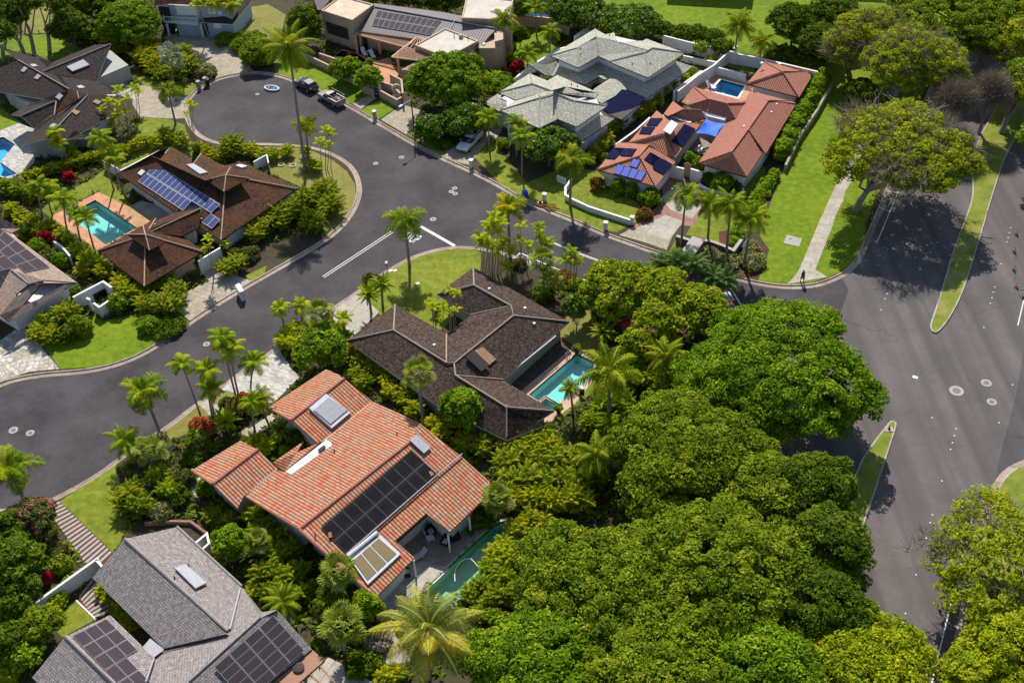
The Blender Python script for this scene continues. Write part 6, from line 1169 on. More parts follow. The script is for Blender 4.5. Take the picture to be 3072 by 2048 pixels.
tree('leafy_tree', 'i 60 800', 95, 3.2, 3.0, 'dark fine leaved tree at the lower left edge behind the white wall', **DT); tree('leafy_tree', 'i 40 560', 60, 3.0, 2.4, 'dark tree at the left edge beside the bougainvillea', **DT); tree('leafy_tree', 'i 100 1000', 70, 2.4, 2.2, 'dark foliage above the white wall at the left edge', **DT)
tree('leafy_tree', 'i 270 1190', 62, 2.0, 1.8, 'pale olive shrub tree below the white wall', **{**DT, 'mat': 'frond_olive', 'leaf': .2, 'clump': .45}); tree('leafy_tree', 'i 60 1310', 60, 2.0, 1.7, 'dark shrub tree at the bottom left edge', **DT); tree('leafy_tree', 'i 180 1380', 45, 1.6, 1.4, 'green shrub left of the grey gable corner', **{**DT, 'mat': 'leaf_shrub'})
tree('round_tree', 'a 870 170', 92, 3.6, 3.6, 'big dense round tree left of the blue grey house', base='a 860 330', **{**DT, 'mat': 'leaf_shrub', 'clump': .55, 'leaf': .24}); tree('leafy_tree', 'a 470 190', 60, 3.2, 3.0, 'dark tree behind the roof at the upper left', **DT); tree('leafy_tree', 'a 620 40', 80, 3.6, 3.0, 'very dark tree at the top edge left of the round tree', **DT); tree('leafy_tree', 'a 800 -20', 80, 3.6, 3.0, 'dark tree at the top edge above the round tree', **DT)
for s_, b_, rx_, lab in (('a 60 110', 'a 165 378', 62, 'sparse dark tree with a pale leaning trunk at the top left corner'), ('a 180 10', 'a 232 372', 60, 'tall dark tree with a straight pale trunk at the top left'), ('a 330 20', 'a 335 345', 60, 'tall dark tree with a thick pale trunk near the top left roof'), ('a 20 230', 'a 30 415', 35, 'dark leaning tree at the left edge near the top')):
    tree('tall_tree', s_, rx_, 8. if 'tall' in lab else 5.5, 2.2, lab, base=b_, bark='bark_pale', tr=.28, mat='leaf_dark', leaf=.3, clump=.7, dens=.75, cover=1., nl=4)
tree('leafy_tree', 'b 370 190', 50, 3.2, 3.6, 'tall silvery green tree left of the beige house', base='b 390 380', **{**DT, 'clump': .45, 'leaf': .22}); 
for s_, lab in (('b 900 -30', 'dark tree at the top edge behind the warm flat roof'), ('b 1060 -10', 'dark tree behind the left end of the metal roof'), ('b 1210 15', 'dark tree behind the middle of the metal roof'), ('b 1340 20', 'dark tree behind the right end of the metal roof')): tree('leafy_tree', s_, 44, 2.6, 2.4, lab, **DT)
for s_, lab in (('c 1100 215', 'dark grey shrub right of the wide plumeria'), ('c 1220 235', 'dark shrub above the left part of the long white wall'), ('c 1320 235', 'dark shrub above the middle of the long white wall'), ('c 1420 265', 'dark shrub above the right part of the long white wall'), ('c 1490 330', 'dark shrub at the right end of the long white wall')): tree('leafy_tree', s_, 34, 1.6, 1.5, lab, **DT)
tree('sapling', 'c 1350 330', 22, 2.0, 1.1, 'slim pale green sapling inside the long white wall', mat='leaf_hedge', leaf=.2, clump=.35, dens=.7, cover=.9, tr=.05)
for s_, rx_, lab, m_ in (('b 60 350', 55, 'pinkish olive bush at the top of the cul-de-sac', 'frond_olive'), ('b 640 470', 45, 'green bush on the beige wall above the lawn', 'leaf_shrub'), ('b 800 530', 42, 'bright leafy bush above the beige wall and path', 'leaf_hedge'), ('b 1680 590', 50, 'broad leafed bush between the round tree and the sage roof', 'leaf_shrub'), ('c 130 250', 25, 'dark bush under the curved beige wall', 'leaf_dark')):
    tree('leafy_tree', s_, rx_, 2.0, 1.8, lab, mat=m_, leaf=.26, clump=.5)
tree('silver_shrub', 'b 420 110', 20, 2.2, 2., 'thin grey shrub beside the beige house corner', **DT)
# ---- shrubs
for a_ in [('c 795 1255', 22, 2.0, 'clipped cone shaped dark shrub, left one under the blue glare panels', 'leaf_shrub'), ('c 880 1280', 19, 1.9, 'clipped cone shaped shrub, right one under the blue glare panels', 'leaf_shrub'), ('c 1010 1330', 32, 1.9, 'large round shrub at the driveway edge by the tiled house', 'leaf_shrub'), ('c 970 1440', 24, 1.0, 'rusty orange low shrub at the driveway edge', 'leaf_rusty'), ('c 655 1240', 20, 1.5, 'bushy shrub at the left corner of the tiled house', 'leaf_rusty'), ('c 1490 1225', 32, 2.0, 'big dark shrub in the white planter before the tiled house', 'leaf_shrub'), ('c 1400 1200', 22, 1.3, 'dark shrub by the arched gate', 'leaf_dark'), ('c 1590 1240', 20, 1.2, 'dark shrub at the right end of the white planter', 'leaf_dark'), ('c 1330 1115', 22, 2.2, 'green vine shrub over the arched gate', 'leaf_shrub'), ('c 1265 1085', 22, 2.3, 'green vine shrub left of the arched gate', 'leaf_shrub'),
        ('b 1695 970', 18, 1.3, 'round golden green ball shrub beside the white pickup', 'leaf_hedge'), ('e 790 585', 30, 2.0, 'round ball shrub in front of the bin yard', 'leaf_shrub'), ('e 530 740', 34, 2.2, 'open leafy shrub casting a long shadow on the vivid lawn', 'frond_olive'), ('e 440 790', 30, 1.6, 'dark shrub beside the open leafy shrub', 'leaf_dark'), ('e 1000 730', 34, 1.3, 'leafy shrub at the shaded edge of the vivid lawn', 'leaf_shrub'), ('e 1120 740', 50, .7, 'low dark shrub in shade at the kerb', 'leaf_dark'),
        ('m 190 760', 32, 1.8, 'glowing orange croton at the verge', 'leaf_orange'), ('m 110 720', 18, 1.3, 'small orange shrub left of the glowing croton', 'leaf_orange'), ('m 560 560', 36, 1.8, 'green and orange croton between the slim palms', 'leaf_redgreen'), ('m 640 460', 22, 1.8, 'orange tipped shrub by the paved drive', 'leaf_orange'), ('m 470 500', 25, 1.4, 'reddish dark shrub left of the croton', 'leaf_redgreen'), ('m 130 1000', 32, 1.7, 'dark red speckled shrub left of the terracotta wing', 'leaf_redgreen'), ('m 60 1120', 32, 1.5, 'dark green shrub at the left tip of the terracotta wing', 'leaf_dark'), ('m 110 880', 34, 1.5, 'dark green bush behind the glowing croton', 'leaf_shrub'),
        ('g 130 315', 20, .9, 'small red flowering shrub by the kerb left of the hatch marks', 'leaf_redgreen'), ('g 540 500', 16, .8, 'red shrub by the mango row', 'leaf_redgreen'), ('g 430 420', 36, 1.0, 'low reddish ground shrub beside the hatch marks', 'leaf_rusty'), ('g 500 450', 28, .9, 'low olive shrub beside the hatch marks', 'frond_olive'), ('a 1380 480', 32, 1.3, 'cream speckled shrub by the two stone pillars', 'leaf_cream'), ('b 20 300', 40, 1.6, 'bush by the driveway at the top of the cul-de-sac', 'leaf_shrub'), ('a 1660 280', 55, 1.8, 'large mixed bush right of the blue house drive', 'leaf_shrub'), ('a 1740 380', 45, 1.6, 'purple tinged bush beside the cul-de-sac top', 'frond_olive'), ('a 1520 260', 32, 1.2, 'sparse green shrub in front of the blue house', 'leaf_shrub'),
        ('c 120 460', 20, 1.9, 'bright red leafed shrub by the pale climbing wall', 'leaf_red'), ('a 460 1190', 15, 1.6, 'crimson flowering shrub in the hedge at the brown house lawn', 'leaf_red'), ('e 300 150', 20, 1.8, 'dark red leafed shrub beside the tan roof', 'leaf_red'), ('b 672 385', 8, 1.4, 'small red flower bush on the pool terrace', 'leaf_red'), ('e 180 90', 26, 1.6, 'dark leafy shrub right of the tan roof top', 'leaf_dark'), ('e 250 200', 30, 1.5, 'leafy shrub along the tan roof edge', 'leaf_shrub'), ('e 330 270', 30, 1.4, 'dark red and green shrub along the tan roof', 'leaf_redgreen'), ('e 410 290', 28, 1.4, 'broad leaf shrub near the end of the tan roof', 'leaf_shrub'), ('e 480 500', 22, 1.3, 'low shrub between the tan roof and white yard wall', 'leaf_shrub'),
        ('e 1570 260', 24, 1.3, 'orange and green shrub by the rust roof entrance', 'leaf_redgreen'), ('e 1680 250', 26, 1.3, 'reddish flowering shrub near the street verge', 'leaf_redgreen'), ('e 1330 300', 18, 1.5, 'dark small shrub by the garage door', 'leaf_dark'), ('i 370 690', 30, 1.2, 'red cordyline shrub at the white wall', 'leaf_redgreen'), ('i 400 770', 34, 1.2, 'silver green shrub near the white wall', 'frond_olive'), ('i 320 870', 16, 1.2, 'crimson leafed shrub below the silver green one', 'leaf_red'), ('i 1180 300', 40, 1.6, 'leafy shrub mass left of the stepping stones', 'leaf_dark'), ('i 1230 200', 30, 1.8, 'dark red leafed bush above the stepping stones', 'leaf_redgreen'), ('i 1400 250', 32, 1.4, 'green bush beneath the terracotta wing tip', 'leaf_shrub'), ('i 1080 420', 34, 1.3, 'flowering undergrowth above the brick planter', 'leaf_cream'),
        ('m 1090 1010', 14, .9, 'lime shrub on the courtyard wall', 'leaf_hedge'), ('m 1200 880', 26, 1.4, 'dark shrub under the terracotta wing', 'leaf_dark'), ('f 800 420', 20, 1.0, 'orange tipped shrub by the kerb behind the fan palms', 'leaf_redgreen'), ('j 1560 450', 34, 1.5, 'dark shrub at the top end of the green pool', 'leaf_dark'), ('s 70 400', 14, 1.0, 'small shrub left of the tiled garage wing', 'leaf_shrub'), ('F 1620 1280', 38, .9, 'pale leafy ground shrub before the dark stone wall', 'leaf_cream'), ('F 1840 1400', 40, .9, 'pale shrub bed below the dark stone wall', 'leaf_cream'), ('F 2200 1400', 40, 1.0, 'pale shrub bed round the leaning palm trunks', 'leaf_cream'), ('F 2180 1210', 26, .9, 'variegated shrub right of the street lamp', 'leaf_cream'),
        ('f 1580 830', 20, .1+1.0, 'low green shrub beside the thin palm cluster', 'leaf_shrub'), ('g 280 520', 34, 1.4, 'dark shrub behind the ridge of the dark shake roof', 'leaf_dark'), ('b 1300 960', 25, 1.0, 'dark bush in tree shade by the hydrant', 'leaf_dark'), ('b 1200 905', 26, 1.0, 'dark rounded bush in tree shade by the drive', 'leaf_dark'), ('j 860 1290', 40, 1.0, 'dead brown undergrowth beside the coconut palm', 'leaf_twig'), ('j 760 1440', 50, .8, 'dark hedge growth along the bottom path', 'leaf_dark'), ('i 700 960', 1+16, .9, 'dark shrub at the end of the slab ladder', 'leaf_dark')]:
    shrub(a_[0], a_[1], a_[2], a_[3], a_[4])

# ---- clumping palms: yellow-green masses
def CL(s, rx, hh, lab, mat='frond_gold', grp=None, **k): clump(s, rx, hh, lab, mat, grp or (lab if s.count('|') else None), **k)
CL('a 180 1180|260 1160|330 1130|400 1110|470 1090|540 1070|610 1050|670 1040', 22, 2.0, 'golden areca palm in the hedge row between the grey paving and the brown house lawn')
CL('a 760 1010|830 1000|900 970|970 940|1040 950', 22, 2.0, 'golden areca palm in the hedge row behind the rear of the rust brown roof')
CL('a 1110 900|1180 920|1220 950', 28, 2.3, 'green areca palm at the hedge end by the cul-de-sac kerb', 'frond_olive')
CL('a 1330 985|1400 1020|1450 1040', 22, 1.9, 'golden areca palm behind the rust roof near the cul-de-sac'); CL('a 1560 970', 44, 3.0, 'tall dense areca clump between the rust roof and the cul-de-sac', 'frond_olive'); CL('a 1690 1000', 30, 2.2, 'green areca clump right of the tall dense one', 'frond_gold')
CL('b 150 1030|100 1040', 26, 1.8, 'golden areca clump behind the short white fence'); CL('b 245 1010', 24, 2.0, 'lime areca clump casting a star shadow on the lawn', 'frond_lime'); CL('b 435 1110', 24, 1.9, 'golden areca clump at the foot of the very tall coconut palm'); CL('b 370 1010', 14, 2.0, 'small green clump behind the tall coconut trunk', 'frond_green')
CL('b 500 1270|390 1330|540 1370', 42, 3.0, 'dense olive areca clump at the lawn corner right of the rust roof', 'frond_olive'); CL('b 280 1400|420 1480|180 1420', 42, 3.0, 'dense areca clump against the right end of the rust roof', 'frond_olive'); CL('b 100 1480|40 1560', 34, 2.5, 'bright areca clump over the rust roof eave', 'frond_gold'); CL('f 40 60|100 40|200 20', 36, 2.6, 'areca clump beside the street below the rust roof corner', 'frond_olive')
CL('a 40 1240|110 1260|180 1270', 30, 2.4, 'green areca clump in the thick hedge at the left edge', 'frond_green'); CL('a 230 1290|300 1250', 32, 2.4, 'dark areca clump behind the pool lawn', 'frond_green')
CL('a 70 1400|140 1450|210 1490|260 1540', 28, 2.0, 'golden areca clump in the row left of the turquoise pool'); CL('e 330 60|400 110|460 150', 22, 1.8, 'areca clump in the row below the turquoise pool'); CL('e 520 220|590 280|650 310', 30, 2.1, 'lime green areca clump between the white wall and the garage roof', 'frond_lime'); CL('e 700 360|560 350', 26, 2.0, 'areca clump behind the bin yard wall', 'frond_gold')
CL('e 820 440|880 500', 40, 2.8, 'areca clump between the bin yard and the garage roof', 'frond_gold'); CL('e 1010 450|1110 430|1180 480', 38, 3.0, 'dense areca clump before the garage roof point', 'frond_olive'); CL('e 990 580|1080 580|1170 570', 40, 2.6, 'dark areca clump at the back of the vivid lawn', 'frond_olive')
CL('e 300 700|400 660|460 620', 38, 2.4, 'areca clump between the tan roof and the vivid lawn', 'frond_olive'); CL('e 250 780|340 790', 34, 2.0, 'low areca clump at the edge of the stone drive', 'frond_gold'); CL('e 1520 340|1590 300', 36, 2.4, 'areca clump between drive and entrance path at the rust roof', 'frond_olive')
CL('a 620 220|690 240', 34, 2.2, 'areca clump behind the dark roof with the long skylight', 'frond_gold'); CL('a 530 170', 36, 2.6, 'dark olive areca clump behind the dark roof', 'frond_olive'); CL('a 800 310|740 260', 30, 2.0, 'golden areca clump left of the silver palm', 'frond_gold'); CL('a 960 370|1040 420|1000 320', 42, 2.8, 'big golden areca clump around the silver palm'); CL('a 1210 350|1260 430|1190 470', 40, 3.0, 'tall areca clump right of the silver palm', 'frond_olive'); CL('a 1080 490', 34, 2., 'low areca clump below the silver palm', 'frond_olive')
CL('c 1290 490|1230 520|1160 560|1100 600', 20, 1.9, 'golden areca palm in the hedge row beside the white wall of the tiled house'); CL('c 1060 660|1000 700|940 740', 24, 2.1, 'lime areca palm in the hedge row below the navy array', 'frond_lime'); CL('c 880 760|820 810|760 850', 24, 2.1, 'green areca palm in the hedge row near the lower sage roof', 'frond_green'); CL('c 720 930|680 980|640 1010|600 1060', 22, 2.0, 'yellow areca palm in the hedge row before the shaggy golden palm')
CL('c 70 380', 26, 2.0, 'green palm clump under the palms by the climbing wall', 'frond_green'); CL('b 1640 520', 32, 1.8, 'lime leafy clump in front of the sage house corner', 'frond_lime'); CL('c 1420 400', 16, 1.2, 'golden clump by the white wall above the bright blue pool')
CL('f 640 900|720 930|800 960', 34, 2.6, 'golden areca clump between the terracotta and dark shake roofs'); CL('f 860 1020|930 1090', 32, 2.5, 'areca clump behind the middle of the terracotta roof', 'frond_gold'); CL('f 960 1150|1040 1200|1110 1280', 36, 2.6, 'areca clump under the big fan palm', 'frond_gold'); CL('f 700 1060|760 1100', 32, 2.2, 'dark areca clump at the terracotta roof corner', 'frond_olive')
CL('f 300 760|240 820|330 850', 36, 2.6, 'bright areca clump above the stone drive', 'frond_lime'); CL('f 420 760', 34, 2.6, 'areca clump below the drive edge fan palm', 'frond_green'); CL('f 590 750|640 800', 26, 2.2, 'green palm clump beside the concrete drive', 'frond_green')
CL('f 1240 1380|1300 1440|1210 1490', 34, 2.4, 'areca clump below the round vivid tree', 'frond_gold'); CL('f 1440 1500|1560 1530', 40, 2.6, 'areca clump at the lower end of the dark shake roof', 'frond_olive')
CL('g 100 1420|200 1400|300 1450', 44, 3.0, 'areca clump in the thicket just below the dark shake roof', 'frond_olive'); CL('g 60 1520|180 1510|320 1540', 44, 3.0, 'areca clump in the upper middle of the thicket', 'frond_gold')
CL('k 40 60|160 40|280 60|400 40|520 60', 46, 3.2, 'areca clump in the broad thicket right of the terracotta roof', 'frond_olive'); CL('k 60 190|190 170|320 190|440 180|560 190', 46, 3.2, 'areca clump in the middle band of the thicket', 'frond_olive'); CL('k 90 320|230 320|360 340|480 320|560 330', 44, 3.0, 'areca clump in the lower band of the thicket above the pool', 'frond_gold'); CL('k 620 60|660 150', 40, 3.0, 'areca clump against the wide dome tree', 'frond_olive')
CL('k 200 450|100 520|280 480', 34, 2.6, 'areca clump at the upper right bank of the green pool', 'frond_gold'); CL('j 1700 640|1640 720|1750 720', 36, 2.8, 'lime areca clump at the right bank of the green pool', 'frond_lime'); CL('j 1600 800|1700 850|1560 900', 36, 2.8, 'areca clump below the right bank of the green pool', 'frond_green'); CL('j 1480 960|1600 1000|1700 960', 36, 2.6, 'areca clump right of the large coconut palm', 'frond_olive'); CL('j 1550 1100|1640 1120', 32, 2.2, 'areca clump beside the bottom bright tree', 'frond_green')
CL('g 900 980|1000 1060|860 1080', 42, 3.4, 'tall areca clump between the mango row and the corner dome', 'frond_green'); CL('g 1120 1000|1180 1080|1080 1180', 44, 3.6, 'arching areca clump beside the corner dome tree', 'frond_olive'); CL('g 700 1250|820 1240', 44, 3.0, 'dark areca clump under the shaggy queen palm', 'frond_green'); CL('g 600 1370|740 1400', 40, 2.6, 'green clump below the teal pool end', 'frond_green')
CL('j 40 560|100 500|60 640', 34, 2.6, 'areca clump left of the terracotta gable', 'frond_green'); CL('j 200 600|180 700|260 660', 38, 2.8, 'dark areca clump along the terracotta wall', 'frond_green'); CL('j 140 800|240 830|330 820|60 830', 38, 2.8, 'golden areca clump left of the upper fan palm', 'frond_olive'); CL('j 300 960|390 930|210 920', 34, 2.4, 'areca clump above the solar roof corner', 'frond_green'); CL('j 120 960', 30, 2.2, 'areca clump draping the grey shingle roof', 'frond_olive'); CL('i 1700 420|1760 520', 36, 2.8, 'bright areca clump above the fine leaved tree', 'frond_lime')
CL('i 1430 440|1520 460', 34, 1.8, 'spiky clump above the fine leaved tree', 'frond_olive'); CL('i 1700 940', 26, 1.6, 'spiky lime clump at the grey roof edge', 'frond_lime'); CL('i 880 270|830 330|940 350', 44, 3.2, 'big areca clump beside the front lawn', 'frond_olive'); CL('i 1060 170|1130 260', 36, 3.0, 'tall green areca clump right of the front lawn', 'frond_green'); CL('i 1010 380', 32, 2.0, 'low areca clump above the brick planter', 'frond_olive')
CL('i 680 950|720 1000', 14, 1.0, 'small golden plant in the strip between the grey roofs'); CL('i 780 1080|840 1140', 14, 1.0, 'golden plant in the middle of the grey roof strip'); CL('i 900 1180|870 1160', 12, 1.0, 'golden plant at the lower end of the grey roof strip')
CL('i 380 1000', 34, 1.6, 'bright yellow green broad leaf clump over the white wall', 'frond_lime'); CL('i 30 1440|60 1500', 34, 1.8, 'banana like clump at the bottom left corner', 'frond_lime'); CL('j 980 1500|900 1540', 34, 1.6, 'golden clump at the bottom below the coconut palm', 'frond_gold'); CL('m 740 920|860 960', 34, 1.7, 'bushy lime palm clump above the left terracotta wing', 'frond_lime')
CL('f 1250 620', 10, 1.6, 'thin palm clump at the lawn edge by the dark roof', 'frond_green', L_=.8)
# ---- palms with clear trunks
palm('b 262 330', 'b 372 1150', 3.3, 'very tall coconut palm leaning over the cul-de-sac', 'coconut', 'frond_olive', bend='b 320 760', r=.17, swell=1)
palm('b 375 850', 'b 395 1040', 1.5, 'small golden palm behind the very tall coconut palm', 'foxtail', 'frond_gold')
cluster('b 512 880|470 960|525 980|545 900', 'b 505 1130|485 1140|520 1140|545 1130', None, .95, 'slim multi caned palm right of the very tall coconut palm')
palm('K 340 370', 'K 412 1045', 2.05, 'plumy green palm on the corner lawn over the painted word', 'foxtail', 'frond_green', r=.16)
palm('K 1960 150', 'K 1985 860', 1.9, 'orange tipped palm rising from the thin palm grove', 'foxtail', 'frond_gold', r=.15)
palm('c 478 1090', 'c 472 1390', 2.05, 'shaggy golden palm at the kerb of the front lawn', 'foxtail', 'frond_olive', r=.15)
palm('c 112 840', 'c 112 1050', 1.5, 'slim palm with a pale trunk by the sage house, left one', 'manila'); palm('c 150 930', 'c 148 1185', 1.6, 'slim palm with a pale trunk by the sage house, right one', 'manila')
palm('q 495 530', 'q 503 775', 1.6, 'small palm between the white pickup and the ball shrub', 'manila', r=.09); palm('C 1340 370', 'C 1372 1230', 2.0, 'palm standing before the right wall of the beige house', 'queen', 'frond_olive', r=.14)
palm('c 337 220', 'c 335 365', 1.5, 'small palm by the climbing wall, right one', 'manila'); palm('c 190 370', 'c 182 480', 1.5, 'small palm by the climbing wall near the red shrub', 'manila')
palm('c 1603 180', 'c 1572 420', 2.4, 'tall palm with drooping fronds on the lawn above the bright blue pool', 'queen', 'frond_olive', r=.14); palm('c 1765 290', 'd 10 432', 1.7, 'yellow palm behind the tiled pavilion', 'queen', 'frond_gold', r=.12)
palm('F 1280 520', 'F 1212 1205', 1.75, 'feathery palm at the drive entrance, leftmost of the four by the stone wall', 'foxtail', 'frond_green', r=.13); palm('F 1620 620', 'F 1575 1195', 1.9, 'feathery palm behind the stone pier, second of the four', 'queen', 'frond_green', r=.14)
palm('F 1900 640', 'F 1832 1370', 1.9, 'feathery palm before the dark wall, third of the four', 'queen', 'frond_green', r=.14); palm('F 2200 830', 'F 2085 1480', 1.9, 'feathery palm with a leaning trunk, rightmost of the four', 'queen', 'frond_green', r=.14)
for s_, b_, lab in (('y 1430 290', 'y 1450 430', 'wispy blue green palm at the left of the median'), ('y 1560 260', 'y 1560 440', 'wispy palm behind the stone pier on the median'), ('y 1720 290', 'y 1720 470', 'wispy palm right of the median pier'), ('y 1880 400', 'y 1860 520', 'wispy palm at the right of the median'), ('y 1990 440', 'y 1960 545', 'small wispy palm at the far end of the median'), ('y 1420 390', 'y 1430 470', 'low wispy palm under the left median palm')): palm(s_, b_, 1.7, lab, 'wispy', 'frond_wispy', r=.1)
palm('E 1760 240', 'E 1985 1100', 1.7, 'tall leaning palm behind the rust roof, left one of the pair', 'manila', 'frond_green', bend='E 1850 680'); palm('E 1980 570', 'E 2195 1255', 1.5, 'tall leaning palm behind the rust roof, right one of the pair', 'manila', 'frond_green', bend='E 2030 900')
palm('E 960 120', 'E 1110 640', 1.2, 'thin pale green palm before the white gable window', 'manila', 'frond_lime'); palm('E 1020 320', 'E 1125 690', 1.1, 'lower thin palm before the white gable window', 'manila', 'frond_lime'); palm('a 485 1020', None, 1.0, 'tiny palm right of the white gable window', 'manila', h=1.6)
palm('E 660 1060', 'E 740 1555', 1.4, 'dark palm left of the turquoise pool, left one', 'manila'); palm('E 800 1110', 'E 915 1550', 1.5, 'dark palm left of the turquoise pool, right one', 'manila'); palm('a 430 1350', 'a 455 1560', 1.6, 'palm at the left corner of the turquoise pool', 'manila')
palm('a 510 1430', 'e 543 170', 1.2, 'palm leaning over the pool, left one of the close pair', 'manila'); palm('a 580 1475', 'e 640 240', 1.4, 'palm leaning over the pool, right one of the close pair', 'manila')
palm('e 1490 820', 'm 555 420', 1.4, 'slender palm over the street, highest of the group', 'manila', r=.1); palm('e 1545 905', 'm 602 488', 1.4, 'slender palm just below the highest over the street', 'manila', r=.1); palm('e 1222 1000', 'm 175 688', 1.25, 'slender dark trunked palm over the street, leftmost of the group', 'manila', bend='m 80 380', r=.1)
palm('e 1392 1040', 'm 290 640', 1.35, 'slender palm in the middle of the street group', 'manila', r=.1); palm('e 1412 1165', 'm 325 675', 1.35, 'slender palm lowest in the street group', 'manila', r=.1); palm('e 1705 985', 'm 730 500', 1.4, 'slender palm before the grey stone drive', 'manila', r=.1)
palm('m 830 430', 'm 938 760', 1.3, 'dark feathery palm left of the upper terracotta wing', 'queen', 'frond_green', bend='m 855 600'); palm('m 730 480', 'm 775 855', 1.2, 'dark thin palm beside the feathery one by the terracotta wing', 'queen', 'frond_green')
palm('e 970 1195', 'e 1068 1432', 2.1, 'bushy drooping palm leaning over the street below the group', 'foxtail', 'frond_green', r=.15); palm('i 65 155', 'i 175 362', 2.3, 'bushy drooping palm at the left edge over the street', 'foxtail', 'frond_green', r=.15)
palm('f 203 620', 'f 235 760', 1.1, 'small pale green palm at the kerb, left one', 'manila', 'frond_lime'); palm('f 342 605', 'f 355 720', 1.1, 'small pale green palm at the kerb, right one', 'manila', 'frond_lime'); palm('f 625 690', 'f 640 810', 1.0, 'small palm on the concrete drive edge', 'manila', 'frond_lime')
palm('f 475 650', 'f 540 880', 1.6, 'dark fan palm above the bright areca clump', 'fan', 'frond_fan', r=.15); palm('f 1130 1060', 'f 1168 1420', 1.7, 'big fan palm standing between the two large roofs', 'fan', 'frond_fan', r=.16)
palm('f 890 460', 'f 892 600', 1.45, 'stiff green palm at the edge of the corner lawn', 'cycad', 'frond_green', r=.13); palm('f 800 530', 'f 815 650', 1.5, 'stiff green palm left of the other at the corner lawn', 'cycad', 'frond_green', r=.13)
palm('a 1150 380', 'a 1168 560', 1.9, 'silver blue palm amid the golden clumps', 'fan', 'frond_silver', bark='bark_pale', r=.16); palm('a 1132 620', 'a 1180 830', 1.7, 'drooping green palm on the pale drive at the cul-de-sac', 'foxtail', 'frond_olive', r=.13)
cluster('a 1275 700|1255 770|1300 720', 'a 1300 960|1290 950|1312 940', None, .8, 'thin three caned palm at the cul-de-sac kerb', 'frond_lime')
palm('D 890 60', 'D 1110 710', 1.4, 'palm with a leaning pale trunk before the balcony', 'manila', 'frond_lime', bend='D 960 330'); palm('D 1190 70', 'D 1270 600', 1.4, 'palm before the right windows of the blue house', 'manila', 'frond_lime'); palm('D 1480 130', 'D 1462 600', 1.5, 'palm at the right corner of the blue house', 'manila', 'frond_olive')
palm('g 690 790', 'g 690 880', 1.5, 'low stiff palm by the red play slide', 'cycad', 'frond_olive'); palm('g 470 1160', 'g 490 1325', 1.1, 'small palm at the lower end of the teal pool', 'queen', 'frond_green'); palm('g 735 1060', 'g 728 1400', 2.9, 'large shaggy queen palm right of the teal pool', 'queen', 'frond_olive', r=.17)
palm('g 285 300', 'g 300 520', 1.7, 'dark fan palm at the kerb right of the thin palm grove', 'fan', 'frond_fan'); palm('g 350 440', None, 1.5, 'lower dark fan palm behind the dark shake ridge', 'fan', 'frond_fan', h=2.4)
cluster('K 1740 280|1700 400|1500 590|1640 440|1600 620|1800 490|1850 380|1700 720|1560 700|1880 700|1800 800|1950 1050', 'K 1700 1150|1640 1150|1560 1160|1600 1170|1680 1170|1740 1160|1780 1150|1720 1180|1580 1170|1830 1150|1800 1170|1900 1250', None, 1.15, 'thick grove of thin canes with lime tufts at the corner lawn edge')
cluster('g 140 60|130 160|190 200|80 240|30 160', 'g 150 370|130 380|180 380|90 390|50 380', None, 1.0, 'loose group of thin canes right of the lime grove'); cluster('g 260 80|300 170|330 190|270 130', 'g 290 330|320 330|340 330|270 330', None, 1.0, 'thin caned palms between the grove and the double line', 'frond_green')
cluster('g 475 230|520 310|440 300|500 270', 'g 475 470|495 475|455 480|490 480', None, .95, 'thin caned palms standing before the street hatch marks', 'frond_green')
cluster('f 1340 500|1390 520|1230 610|1300 600|1350 640|1390 620|1280 680|1205 580', 'f 1345 770|1370 760|1250 740|1300 770|1350 780|1380 740|1290 770|1230 700', None, .75, 'leafy thin caned clump in the notch of the dark shake roof')
cluster('a 800 610|900 590|930 620|860 660|730 690|690 740|800 700|780 770|840 760|700 800|660 830|750 840', 'a 870 870|920 780|940 740|880 840|840 880|800 890|870 850|850 880|860 870|790 900|760 900|820 890', None, 1.0, 'wide leaning grove of thin canes beside the dark many winged roof')
cluster('e 1400 150|1390 210|1510 180', 'e 1432 400|1440 410|1500 260', None, .85, 'thin caned palm at the white entrance wall'); palm('j 595 830', 'j 600 1010', 1.7, 'grey green fan palm by the lower skylight of the terracotta roof', 'fan', 'frond_fan', r=.15)
palm('j 625 1190', 'j 640 1360', 1.9, 'grey green fan palm left of the large coconut palm', 'fan', 'frond_fan', r=.16); palm('j 1205 1230', 'j 1200 1540', 4.1, 'large coconut palm with yellow tipped fronds at the bottom', 'coconut', 'frond_coco', r=.2)
palm('j 60 620', None, 1.3, 'pale fan palm left of the terracotta gable', 'fan', 'frond_fan', h=2.6); palm('i 1010 10', 'i 1030 160', 1.6, 'fan palm above the front lawn, right one', 'fan', 'frond_fan'); palm('e 840 1510', None, 1.7, 'palm above the front lawn, left one', 'queen', 'frond_green', h=2.8); palm('m 440 700', None, 1.5, 'bushy green cycad palm beside the glowing croton', 'cycad', 'frond_green', h=1.4)
palm('m 1060 800', None, 1.25, 'bushy cycad palm against the upper terracotta wing', 'cycad', 'frond_green', h=1.3); palm('j 225 1030', None, 1.7, 'wide frond palm over the corner of the lower solar roof', 'coconut', 'frond_olive', h=3.6); palm('i 400 820', None, .5, 'small yellow rosette plant by the white wall', 'cycad', 'frond_gold', h=.4)
palm('k 640 40', None, 2.0, 'shaggy palm at the right of the areca thicket', 'queen', 'frond_olive', h=4.0); palm('g 1120 960', None, 2.2, 'arching palm above the thicket beside the corner dome', 'queen', 'frond_olive', h=5.0); palm('j 1660 330', None, 1.6, 'fan palm at the right corner of the terracotta roof', 'fan', 'frond_fan', h=3.0)
palm('c 240 60', None, 1.6, 'dark palm by the curved beige wall', 'manila', 'frond_green', h=4.5)

